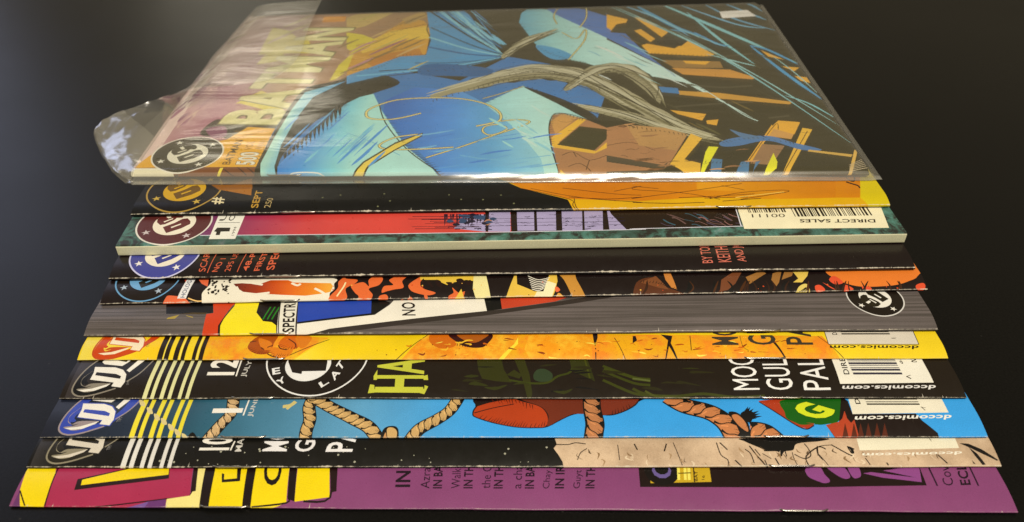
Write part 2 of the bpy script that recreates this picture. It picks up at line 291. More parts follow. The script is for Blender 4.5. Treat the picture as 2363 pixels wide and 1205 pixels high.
('p','39341f','','',[78.79,-3.2,78.82,-3.2,82.56,7.35,92.85,21.68,102.68,29.23,102.89,26.67,93.51,15.55,85.38,3.9,83.48,-3.2,83.66,-3.2]),
('p','dcb84c','','',[79.36,-3.2,79.4,-3.2,83.23,6.77,92.98,20.44,102.43,28.46,102.53,27.18,93.41,16.52,84.72,4.48,82.89,-3.2,83.09,-3.2]),
('l','c8d0cc',0.5,'',[56.67,-1.57,58.61,0.48,67.32,0.58,69.99,-1.63],0),
('h','39341f',[52.55,7.48,57.15,23.08,64.24,42.83,69.33,54.49],-3.0,1.1),
('h','39341f',[85.38,45.56,96.78,19.19,105.06,7.25,112.09,-1.82],2.6,1.0),
('h','39341f',[125.92,54.12,142.15,71.22,156.01,56.92],-2.2,1.0),
('h','39341f',[66.28,73.74,85.85,85.69,114.24,90.65,135.95,103.35],-2.6,0.9),
('h','39341f',[93.29,171.88,113.71,135.59,135.95,103.35],2.6,1.0),
('h','39341f',[151.74,18.94,151.69,32.93,153.74,43.52,157.4,45.19,166.16,40.26],-2.0,1.0),
('h','39341f',[171.78,6.91,183.19,3.43,191.7,1.18],2.0,0.9),
('h','39341f',[180.88,35.41,193.05,31.39,204.99,27.45],-2.4,1.0),
('h','39341f',[200.71,105.54,214.53,103.31,228.22,101.14],2.0,0.9),
('h','39341f',[207.59,61.84,223.69,57.61,251.22,52.54],-1.6,0.9),
('h','39341f',[212.38,81.98,227.98,78.41,241.64,76.59],-1.8,0.9),
('h','39341f',[141.3,148.16,149.68,114.85,160.36,100.85,171.0,95.04],2.4,1.1),
('h','39341f',[182.98,122.95,204.47,90.78,218.49,65.63],2.2,1.2),
('h','39341f',[233.14,0.75,250.81,32.45],1.6,0.9),
('h','39341f',[10.62,86.93,17.2,100.3,22.13,110.45],2.6,1.1),
('h','39341f',[65.48,87.85,77.98,91.32,85.99,104.6,97.03,106.3],2.4,1.0),
('h','39341f',[64.2,115.49,78.49,137.27,93.54,148.49],-2.0,1.0),
('h','39341f',[44.26,7.52,44.91,28.2,46.54,53.12,49.9,69.72],1.6,1.0),
('h','39341f',[203.76,6.76,213.01,5.57,224.82,5.52],1.6,0.8),
('h','39341f',[216.19,21.08,229.37,24.79,243.85,20.96],-1.6,0.8),
('l','2f2a1a',0.15,'',[162.51,135.56,164.38,134.88,166.47,137.76],0),
('l','2f2a1a',0.15,'',[219.13,33.33,219.92,32.27,221.54,35.1],0),
('l','2f2a1a',0.15,'',[174.0,58.22,175.84,58.62,177.4,56.18],0),
('l','2f2a1a',0.22,'',[168.96,26.26,171.63,26.25,174.2,26.92],0),
('l','2f2a1a',0.3,'',[194.32,3.91,195.52,4.51,196.32,3.6],0),
('l','2f2a1a',0.22,'',[170.63,148.57,172.07,150.37,173.42,150.93],0),
('l','2f2a1a',0.22,'',[159.06,30.79,161.57,30.43,164.17,31.47],0),
('l','2f2a1a',0.22,'',[250.04,110.48,251.17,110.96,252.09,111.44],0),
('l','2f2a1a',0.15,'',[214.43,41.68,215.89,42.05,216.99,40.56],0),
('l','2f2a1a',0.15,'',[177.76,45.62,179.64,45.23,181.77,47.12],0),
('l','2f2a1a',0.22,'',[158.46,23.26,159.88,22.25,161.22,22.57],0),
('l','2f2a1a',0.15,'',[207.55,22.03,209.14,21.69,210.68,22.02],0),
('l','2f2a1a',0.15,'',[184.81,13.31,186.67,12.66,188.82,14.25],0),
('l','2f2a1a',0.22,'',[235.71,15.33,237.33,15.32,238.78,14.67],0),
('l','2f2a1a',0.22,'',[248.26,1.23,249.83,1.22,251.45,0.7],0),
('l','2f2a1a',0.22,'',[171.8,31.78,173.89,30.72,176.12,31.06],0),
('l','2f2a1a',0.3,'',[211.96,24.37,213.76,25.04,215.72,25.71],0),
('l','2f2a1a',0.15,'',[200.67,120.41,201.92,122.01,202.3,118.73],0),
('l','2f2a1a',0.3,'',[241.31,4.62,243.59,4.3,246.04,4.59],0),
('l','2f2a1a',0.3,'',[244.74,59.31,247.55,59.7,250.15,59.27],0),
('l','2f2a1a',0.3,'',[242.7,94.41,245.54,94.83,248.57,95.25],0),
('l','2f2a1a',0.15,'',[247.48,29.0,250.07,28.65,252.75,28.63],0),
('l','2f2a1a',0.22,'',[160.94,39.35,163.23,40.07,165.67,40.43],0),
('l','2f2a1a',0.22,'',[177.51,11.43,178.79,11.43,179.93,10.16],0),
('l','2f2a1a',0.22,'',[239.0,18.58,239.82,18.57,240.12,17.26],0),
('l','2f2a1a',0.22,'',[227.66,73.72,230.18,74.12,232.89,75.4],0),
('l','2f2a1a',0.22,'',[214.54,115.67,216.04,116.15,217.2,114.53],0),
('l','2f2a1a',0.22,'',[175.56,113.67,178.87,111.98,182.15,112.41],0),
('l','2f2a1a',0.15,'',[210.73,41.33,212.88,41.69,215.41,43.17],0),
('l','2f2a1a',0.22,'',[195.65,67.61,196.56,68.88,197.18,68.02],0),
('l','2f2a1a',0.15,'',[187.92,8.87,189.67,8.86,191.44,7.92],0),
('l','2f2a1a',0.3,'',[195.38,127.81,197.74,126.59,200.09,125.39],0),
('l','2f2a1a',0.3,'',[241.96,116.92,243.79,116.86,245.15,114.73],0),
('l','2f2a1a',0.15,'',[206.15,5.69,207.14,5.07,208.58,5.99],0),
('l','2f2a1a',0.3,'',[237.69,110.31,239.58,109.75,241.84,111.73],0),
('l','2f2a1a',0.15,'',[181.97,16.54,183.32,15.56,185.15,17.18],0),
('l','2f2a1a',0.22,'',[188.9,65.13,192.12,65.95,195.35,66.76],0),
('l','2f2a1a',0.15,'',[242.85,6.14,243.78,5.52,244.98,5.83],0),
('l','2f2a1a',0.3,'',[157.72,21.92,159.22,22.25,160.87,22.24],0),
('l','2f2a1a',0.15,'',[156.22,37.91,159.11,37.54,161.95,38.98],0),
('w','4a8cc0',[76.97,22.05,79.46,27.82,81.91,34.67],0.7215575011362169),
('w','4a8cc0',[84.99,3.8,87.43,9.36,89.93,15.23],1.3362307184035669),
('w','4682b8',[52.79,5.04,54.69,9.92,56.48,15.74],0.6011614290225354),
('w','5ea4c8',[58.34,29.01,61.78,39.14,65.32,50.13],0.6481581785593683),
('w','4a8cc0',[53.67,7.96,56.74,16.03,59.73,25.55],0.5098290147143271),
('w','4a8cc0',[78.61,11.52,80.9,17.45,83.32,23.1],0.5044165390325951),
('w','4a8cc0',[63.45,29.22,67.03,39.38,70.72,50.41],0.699116129347936),
('w','4a8cc0',[73.38,5.92,77.43,16.34,81.76,26.94],1.3110061863617313),
('w','5ea4c8',[76.31,19.85,79.62,28.09,83.03,37.0],0.6410751173640019),
('w','4a8cc0',[67.15,10.74,70.59,20.07,74.24,29.55],0.45745579112614354),
('w','70b0c6',[72.82,10.51,76.38,19.71,80.14,29.19],1.4841898795546289),
('w','4a8cc0',[82.2,12.01,84.16,16.8,86.19,21.62],0.5621507624392105),
('w','4682b8',[65.71,31.04,68.58,39.49,71.61,48.0],1.0331417135952563),
('w','4a8cc0',[51.21,17.8,54.4,26.92,57.6,37.22],1.1710997023361083),
('w','4682b8',[58.59,12.71,61.27,19.57,63.87,27.68],0.5134229337583026),
('w','5ea4c8',[78.65,24.51,81.1,30.12,83.51,36.87],0.5806736176019385),
('w','4682b8',[52.68,5.01,54.62,10.65,56.63,16.46],1.4636206416763313),
('w','4a8cc0',[70.79,10.89,73.49,17.85,76.28,25.08],0.9186043492254933),
('w','4a8cc0',[64.15,16.1,66.54,21.93,68.84,28.97],1.0510197820899037),
('w','4a8cc0',[48.66,31.07,50.35,37.48,52.32,42.96],0.9614343436392491),
('w','4682b8',[74.59,9.62,76.81,14.4,78.91,20.49],0.7121792152991504),
('w','4682b8',[80.61,16.26,84.57,26.16,88.76,36.31],1.3299894934604926),
('w','70b0c6',[61.34,6.51,63.1,11.27,64.89,16.21],1.4052663684875517),
('w','4682b8',[78.75,4.59,82.48,12.75,86.21,22.61],1.4835238875759278),
('w','70b0c6',[77.21,12.92,79.98,19.77,82.84,26.97],0.8163834375699924),
('w','4a8cc0',[76.07,15.48,79.6,24.74,83.37,33.92],0.7017043549020007),
('w','4478b4',[100.7,23.95,108.17,25.99,115.7,28.59],1.4021259852250325),
('w','4478b4',[125.13,12.08,131.37,14.48,137.67,15.77],1.3416251979218938),
('w','4478b4',[143.32,24.27,149.94,26.75,156.59,28.24],1.1179616068736442),
('w','5a92c4',[113.47,9.01,119.85,10.78,126.28,12.78],0.49531282609487526),
('w','4478b4',[130.44,25.51,135.87,27.0,141.36,28.82],0.4518734789999884),
('w','4478b4',[132.75,23.49,137.94,24.4,143.18,26.63],0.8728487328070321),
('w','6aa0cc',[101.6,17.24,105.38,17.83,109.11,19.52],1.2881227045345036),
('w','6aa0cc',[136.14,2.27,142.07,3.46,148.06,5.55],1.3806996012874078),
('w','6aa0cc',[99.7,26.62,107.54,28.74,115.44,31.53],1.186240956773604),
('w','5a92c4',[105.18,14.32,110.78,15.65,116.38,17.69],0.7571224668297551),
('w','6aa0cc',[107.68,14.19,112.79,15.64,117.94,17.27],1.1252591010809727),
('w','6aa0cc',[123.27,22.2,129.75,24.55,136.31,26.14],1.1216393671444198),
('w','5a92c4',[127.99,9.86,132.66,10.63,137.35,12.59],0.6104540635155695),
('w','4478b4',[121.11,6.16,125.18,7.52,129.29,8.53],1.4324578253471203),
('w','5a92c4',[112.71,23.67,117.21,24.43,121.68,26.42],0.7326984147867004),
('w','5a92c4',[108.99,2.25,114.15,3.41,119.33,5.14],0.7181979670402738),
('w','6aa0cc',[143.07,2.83,148.82,4.54,154.62,6.1],1.0784017873153706),
('w','6aa0cc',[130.19,3.74,136.86,5.42,143.61,7.58],0.791305705309016),
('w','84b8bc',[138.51,40.4,141.13,37.15,143.71,33.67],1.0584719672429364),
('w','b0d8cc',[145.11,52.72,148.98,46.64,152.81,42.1],1.164560041814277),
('w','b0d8cc',[137.32,34.38,141.09,29.77,144.77,24.95],1.3540834951817668),
('w','b0d8cc',[140.9,25.23,143.93,21.93,146.87,17.76],1.4082719577882816),
('w','92c4c0',[130.0,51.97,134.02,46.9,137.95,41.52],1.6476419819847041),
('w','84b8bc',[142.47,27.9,144.89,25.07,147.27,21.83],0.531730333828357),
('w','84b8bc',[140.83,36.22,144.17,32.36,147.43,27.74],1.262115256088201),
('w','92c4c0',[148.76,23.01,151.0,19.47,153.25,17.29],0.6180511321055472),
('w','92c4c0',[128.06,41.25,131.68,36.83,135.22,32.27],1.6323895167727016),
('w','92c4c0',[138.95,35.95,142.73,30.59,146.44,26.39],1.3616792713274943),
('w','84b8bc',[145.39,22.41,149.37,17.83,153.21,12.55],1.531681629843174),
('w','92c4c0',[133.46,22.59,135.68,19.84,137.86,17.25],1.1785458001875408),
('w','92c4c0',[135.52,38.18,139.58,32.38,143.55,27.97],1.2085123563062665),
('w','b0d8cc',[137.5,40.37,140.84,36.11,144.11,31.86],0.718390796774079),
('w','2f2c20',[121.81,150.1,114.12,166.83,105.87,185.26],1.4689388606126539),
('w','3f7aa4',[125.52,150.14,117.95,168.06,109.93,185.01],0.82480205972119),
('w','6ca8bc',[134.09,117.52,130.85,123.38,127.5,131.14],1.4489770477254682),
('w','6ca8bc',[123.41,139.02,117.01,152.05,110.19,167.29],0.8963241773113948),
('w','84b8bc',[120.59,135.26,112.38,152.35,103.54,171.09],0.6972306776312529),
('w','2f2c20',[133.91,134.97,128.03,147.73,121.82,161.45],1.0496930734920904),
('w','33607e',[131.75,132.14,125.63,144.24,119.12,159.38],0.676261684323002),
('w','33607e',[133.06,113.14,126.56,125.39,119.64,140.62],1.7601304859183793),
('w','2f2c20',[107.27,155.48,101.93,167.38,96.43,178.41],1.4414909529832807),
('w','84b8bc',[103.52,165.17,95.88,180.23,87.45,199.96],1.6167865454040462),
('w','84b8bc',[127.88,123.95,121.57,137.6,114.95,150.79],0.6683426712489874),
('w','6ca8bc',[132.48,118.28,125.53,131.63,118.09,148.19],1.3248410617696615),
('w','6ca8bc',[115.33,149.7,110.25,160.73,104.97,171.83],1.3678681694549075),
('w','84b8bc',[128.58,123.62,122.5,136.08,116.09,149.56],1.0183673418647181),
('w','33607e',[104.64,163.15,99.63,172.78,94.22,185.47],0.6242502139093833),
('w','6ca8bc',[127.92,142.6,120.02,159.65,111.51,178.83],0.715218865452887),
('w','2f2c20',[131.59,132.81,127.98,140.73,124.25,148.55],1.0108261189127883),
('w','84b8bc',[125.65,137.33,122.2,143.78,118.59,152.33],1.0254014166524164),
('w','6ca8bc',[135.01,117.78,131.47,124.5,127.8,132.73],1.5874963749982596),
('w','2f2c20',[108.77,145.99,101.37,161.68,93.55,177.61],1.397580305869816),
('w','33607e',[107.85,159.9,102.96,169.35,97.7,181.68],1.1467277500922557),
('w','3f7aa4',[111.16,141.94,103.42,157.4,95.06,175.29],1.4897367192375033),
('w','6ca8bc',[112.22,146.19,105.07,160.19,97.31,177.56],1.2549461527593175),
('w','2f2c20',[116.5,139.06,109.63,152.2,102.21,168.89],1.3121532282899553),
('w','6ca8bc',[108.62,162.53,104.69,170.38,100.54,179.99],0.9973489743575858),
('w','3f7aa4',[130.41,113.63,126.12,122.54,121.67,131.26],0.9449125495732262),
('w','7a6438',[69.8,96.78,76.71,105.88,83.86,115.76],2.4403649283166096),
('w','a8787a',[61.77,110.62,67.01,119.57,72.76,126.5],2.490007318671003),
('w','8a5a66',[-0.19,121.11,3.14,128.3,6.78,134.91],1.5339069805715329),
('w','b89a60',[69.16,130.33,73.38,136.43,77.67,142.95],1.8124360337078285),
('w','7a6438',[78.86,145.26,83.3,152.22,87.94,158.69],0.9748195177361739),
('w','b0a050',[71.78,112.35,79.41,122.18,87.22,133.94],1.7853815722652602),
('w','7a6438',[63.48,109.51,70.79,121.02,78.69,131.3],0.8425292977115874),
('w','8a5a66',[-6.0,165.0,-1.75,174.44,2.41,185.22],1.3779760363763498),
('w','7a6438',[61.56,84.87,67.76,92.54,74.03,101.58],2.3450418095623866),
('w','a8787a',[3.84,113.09,6.99,119.83,10.52,125.66],0.7962659618109017),
('w','7a6438',[83.1,148.52,88.52,157.74,94.31,164.95],2.4428127767062238),
('w','7a6438',[-2.47,120.7,2.24,131.06,7.48,140.64],2.4818433805993925),
('w','a8787a',[59.95,103.37,65.31,111.16,70.88,118.95],0.8884393608238118),
('w','a8787a',[-15.67,156.35,-13.02,163.09,-10.24,169.81],1.686675173813847),
('w','a8787a',[20.14,123.16,24.65,132.67,29.79,140.51],2.090647607257482),
('w','8a5a66',[-1.55,147.48,1.73,154.66,5.1,162.07],1.7345402014343074),
('w','b0a050',[91.05,88.49,95.47,94.29,100.06,99.53],1.1963846900198103),
('w','b0a050',[21.9,146.67,28.18,157.35,34.34,170.58],1.7127101217495464),
('w','8a5a66',[71.32,106.36,79.25,117.63,87.64,128.87],2.224478384531115),
('w','b0a050',[21.99,129.02,28.61,142.7,36.1,154.7],2.124863151822038),
('w','7a6438',[-18.26,149.33,-12.98,164.78,-6.56,178.29],0.9233002272047895),
('w','8a5a66',[26.02,135.23,32.02,145.61,38.13,157.22],0.8072135547068527),
('w','b0a050',[58.69,155.19,63.8,161.87,68.67,171.63],2.212411322426669),
('w','a8787a',[64.02,90.44,69.05,96.66,74.09,104.05],2.4223538876414397),
('w','7a6438',[85.04,112.82,90.51,119.88,96.11,127.6],1.586699312781524),
('w','7a6438',[80.2,113.33,86.44,122.67,93.07,130.82],1.827568720384515),
('w','b89a60',[84.01,104.68,90.38,113.48,97.07,121.8],2.384733972704324),
('w','a8787a',[10.43,112.39,14.5,119.42,18.57,127.18],0.7950107630668676),
('w','7a6438',[54.95,115.13,59.22,122.3,63.81,128.47],1.7258954053513822),
('w','b89a60',[-0.32,147.95,5.49,162.92,12.38,175.78],1.0606322611738874),
('w','a87c78',[9.32,65.91,11.09,73.14,12.47,82.24],1.7957588792595034),
('w','7a4a5a',[-3.37,49.89,-1.86,58.14,-0.3,66.76],2.49494700110185),
('w','8c5666',[1.35,40.93,2.44,47.09,3.82,52.58],2.5377766628114724),
('w','7a4a5a',[-2.03,54.23,-1.05,61.04,0.29,67.04],2.387839430319593),
('w','b89a80',[6.47,33.56,8.51,40.34,10.13,48.92],2.881960175559536),
('w','8c5666',[6.96,34.47,8.29,39.08,9.41,44.59],1.760144943765511),
('w','7a4a5a',[3.76,61.0,5.65,69.65,7.24,79.9],2.9399201744453913),
('w','8c5666',[5.93,56.46,6.96,60.7,7.79,65.76],2.852492440639579),
('w','b89a80',[-12.94,78.47,-11.26,88.77,-10.16,101.62],1.736077646988048),
('w','a87c78',[5.19,59.07,6.5,67.0,8.12,74.32],1.419390197778049),
('w','8c5666',[9.95,50.44,11.36,58.62,13.24,65.68],1.2062585223462485),
('w','8c5666',[9.1,71.47,10.2,76.3,11.09,82.04],2.2202017337135524),
('w','b89a80',[5.21,51.07,6.39,55.38,7.23,60.93],1.5108384886357318),
('w','8c5666',[3.79,55.52,5.4,62.85,6.82,71.25],2.1314041717734735),
('w','a87c78',[5.2,53.28,6.37,58.3,7.38,64.09],2.013562969517832),
('w','a87c78',[-3.16,59.86,-1.85,69.97,0.03,78.85],2.6043200300835823),
('w','8c5666',[-0.15,42.38,1.51,50.48,3.2,58.94],1.1468676853504916),
('w','b89a80',[-6.05,84.31,-5.54,90.07,-4.63,94.75],1.7969039377934477),
('w','7a4a5a',[5.09,38.16,5.87,43.04,7.06,46.76],2.2223103908828805),
('w','7a4a5a',[-7.78,72.85,-7.14,77.49,-6.44,82.13],1.400420166355915),
('w','8c5666',[1.88,82.85,3.71,92.68,5.2,104.44],0.8884225308432523),
('w','b89a80',[1.66,68.75,3.28,78.38,4.98,88.4],1.3535185610145009),
('w','7a4a5a',[-1.86,69.82,-0.26,77.11,0.82,86.57],2.2332401412792215),
('w','a87c78',[10.73,45.85,11.84,51.31,13.13,56.38],2.6112573443691223),
('w','45402a',[244.59,100.32,246.89,96.33,249.24,92.77],0.9078260339058791),
('w','45402a',[242.97,95.53,245.82,92.19,248.21,87.18],1.4145092935737948),
('w','55502f',[209.69,36.51,213.89,31.78,217.87,26.56],1.592720887831899),
('w','55502f',[194.86,77.24,197.37,73.48,199.94,70.49],0.5298124909972779),
('w','6a5a30',[197.25,76.08,199.7,71.94,202.33,69.31],0.8951586218357708),
('w','45402a',[240.02,68.44,243.97,61.69,248.17,56.51],0.6361431365430825),
('w','6a5a30',[190.05,129.84,194.31,122.46,198.63,116.74],0.8960998703975092),
('w','55502f',[202.32,39.15,204.27,36.01,206.42,34.23],0.6858169855218671),
('w','45402a',[234.38,131.36,239.43,122.8,244.28,114.42],0.5962610175486491),
('w','45402a',[245.5,133.93,247.87,128.99,250.43,125.15],1.4397597665405715),
('w','6a5a30',[227.65,56.5,231.46,51.07,235.25,46.12],1.029251654158741),
('w','55502f',[187.17,61.52,190.31,58.31,193.25,53.99],0.9539036138937727),
('w','45402a',[200.45,53.68,203.18,50.99,205.67,47.14],1.2364334602760014),
('w','6a5a30',[206.79,37.74,209.6,34.03,212.45,30.89],0.8264321524773024),
('w','55502f',[227.53,110.23,231.2,103.28,235.12,98.18],1.0946667512994566),
('w','45402a',[190.54,107.11,195.87,98.46,201.26,91.8],0.6735799716087475),
('w','2f2a1a',[180.64,40.09,183.71,36.96,186.65,33.27],0.6165298069781822),
('w','55502f',[209.58,142.26,214.05,135.5,218.23,127.91],1.584631431843042),
('w','2f2a1a',[180.1,38.91,182.87,35.56,185.64,32.66],1.2734258149182416),
('w','55502f',[250.61,103.56,252.89,100.43,254.9,96.4],1.057650781357347),
('w','2f2a1a',[228.81,130.64,233.29,122.14,237.91,115.32],0.9262345702449696),
('w','2f2a1a',[227.99,33.36,231.45,28.35,235.06,24.34],0.8049801415204246),
('w','6a4a2c',[179.47,15.3,181.45,16.2,183.28,15.84],0.5167704164522761),
('w','6a4a2c',[185.76,29.01,189.59,29.8,193.37,30.13],0.4456720894754215),
('w','8a6440',[181.18,23.8,183.48,23.57,185.93,24.49],0.45181998689926584),
('w','4a3420',[200.25,7.33,202.81,7.41,205.46,8.05],0.70224614778184),
('w','6a4a2c',[185.98,1.53,189.09,2.05,192.14,2.12],1.0426929939356837),
('w','b88a58',[180.32,33.2,184.26,34.2,188.11,34.36],0.4335705918507018),
('w','6a4a2c',[181.75,7.41,185.54,8.13,189.29,8.46],1.2815749742675604),
('w','b88a58',[222.23,7.16,225.06,7.07,228.14,7.97],1.086202311633261),
('w','b88a58',[181.08,35.38,183.45,35.7,185.83,36.09],1.0733327500745757),
('w','8a6440',[186.36,26.21,189.98,26.27,193.75,27.29],1.2599604647419294),
('w','4a3420',[182.39,8.8,185.98,9.01,189.66,9.81],0.6962925992960478),
('w','4a3420',[193.69,6.49,196.26,7.31,198.7,7.18],0.5589600526503506),
('w','4a3420',[190.56,6.62,192.17,6.27,193.97,7.09],0.49582220032683155),
('w','8a6440',[190.01,3.82,192.86,4.23,195.7,4.61],1.362094880481137),
('w','8a6440',[190.28,16.15,193.1,17.05,195.78,16.93],0.9996519707391291),
('w','8a6440',[213.86,2.78,217.28,3.79,220.47,3.67],1.1358869261115632),
('w','6a4a2c',[178.56,33.78,180.58,34.55,182.51,34.37],0.9006799560616604),
('w','8a6440',[220.8,15.1,223.57,15.86,226.17,15.85],0.5694733253204783),
('w','b88a58',[208.24,1.45,211.28,1.97,214.25,2.01],0.7310855030945678),
('w','4a3420',[179.19,33.73,180.94,33.5,182.8,34.27],0.75213828940856),
('w','8cb8ae',[187.37,103.35,192.25,96.72,197.08,91.0],1.06008950989871),
('w','c4dccc',[176.85,115.74,183.07,108.7,188.92,100.18],1.5324347878237128),
('w','7aa8ac',[172.69,109.35,175.71,106.57,178.51,102.02],1.1462426837800352),
('w','c4dccc',[201.04,82.7,206.78,76.1,212.22,68.91],0.7983419550613633),
('w','7aa8ac',[190.94,120.0,196.05,112.72,201.11,106.3],1.3860894945407203),
('w','7aa8ac',[193.17,97.05,195.77,92.81,198.55,90.21],0.7884851436090408),
('w','c4dccc',[183.35,104.96,188.62,98.29,193.75,91.78],0.8000203192852517),
('w','8cb8ae',[196.3,110.36,202.01,101.62,207.82,95.13],0.6951113867783193),
('w','8cb8ae',[192.74,81.85,197.17,76.54,201.49,71.28],0.53652769392994),
('w','c4dccc',[175.31,82.5,178.04,79.5,180.7,76.21],0.9826772855011632),
('c','cfc8ae','publisher_emblem',16.7,13.41,13.02),
('c','433d2c','publisher_emblem',16.7,13.41,12.44),
('c','cfc8aa','publisher_emblem',16.7,13.41,7.29),
('p','cfc9b0','','publisher_emblem',[6.85,7.89,7.95,7.51,7.98,6.35,8.68,7.28,9.8,6.94,9.13,7.89,9.8,8.85,8.68,8.51,7.98,9.44,7.95,8.28]),
('p','cfc9b0','','publisher_emblem',[21.33,5.74,22.43,5.35,22.46,4.19,23.16,5.12,24.28,4.78,23.61,5.74,24.28,6.69,23.16,6.36,22.46,7.29,22.43,6.12]),
('p','cfc9b0','','publisher_emblem',[22.38,20.09,23.48,19.71,23.5,18.54,24.21,19.47,25.32,19.13,24.66,20.09,25.32,21.05,24.21,20.71,23.5,21.64,23.48,20.47]),
('p','cfc9b0','','publisher_emblem',[9.5,21.59,10.61,21.21,10.63,20.04,11.33,20.97,12.45,20.63,11.78,21.59,12.45,22.55,11.33,22.21,10.63,23.14,10.61,21.97]),
('p','4a4432','','publisher_emblem',[13.34,11.04,16.55,13.43,18.73,15.96,20.46,16.35,22.0,14.48,22.38,12.78,19.99,10.15,15.63,7.42,15.0,8.27]),
('p','cfc8aa','','publisher_emblem',[16.07,11.02,18.97,13.13,19.26,12.55,16.53,10.35]),
('p','4a4432','','publisher_emblem',[10.32,14.14,9.96,16.0,10.86,18.23,12.84,20.22,15.81,20.71,17.81,19.84,18.8,18.19,18.51,16.7,16.53,16.71,16.16,15.49,13.56,12.82,12.0,12.34]),
('p','cfc8aa','','publisher_emblem',[12.27,18.07,13.23,18.96,14.6,16.97,13.79,16.38,12.99,16.98]),
('p','cfc8aa','','publisher_emblem',[12.53,14.52,15.21,16.57,15.49,16.08,12.96,13.94]),
('t','4a3a1c','BATMAN','lettering',[34.32,5.6,34.77,23.67,31.4,5.76],0.02),
('t','4a3a1c','500','issue_number',[43.65,5.24,43.43,14.78,36.23,5.18],0.1),
('t','e6dcae','500','issue_number',[43.39,5.33,43.25,14.48,36.42,5.36],0.05),
('t','96681c','VOL','lettering',[39.47,15.87,39.49,22.88,36.75,15.88],0.02),
('t','96681c','ANNIV','lettering',[43.05,16.35,43.53,23.88,40.83,16.36],0.02)]
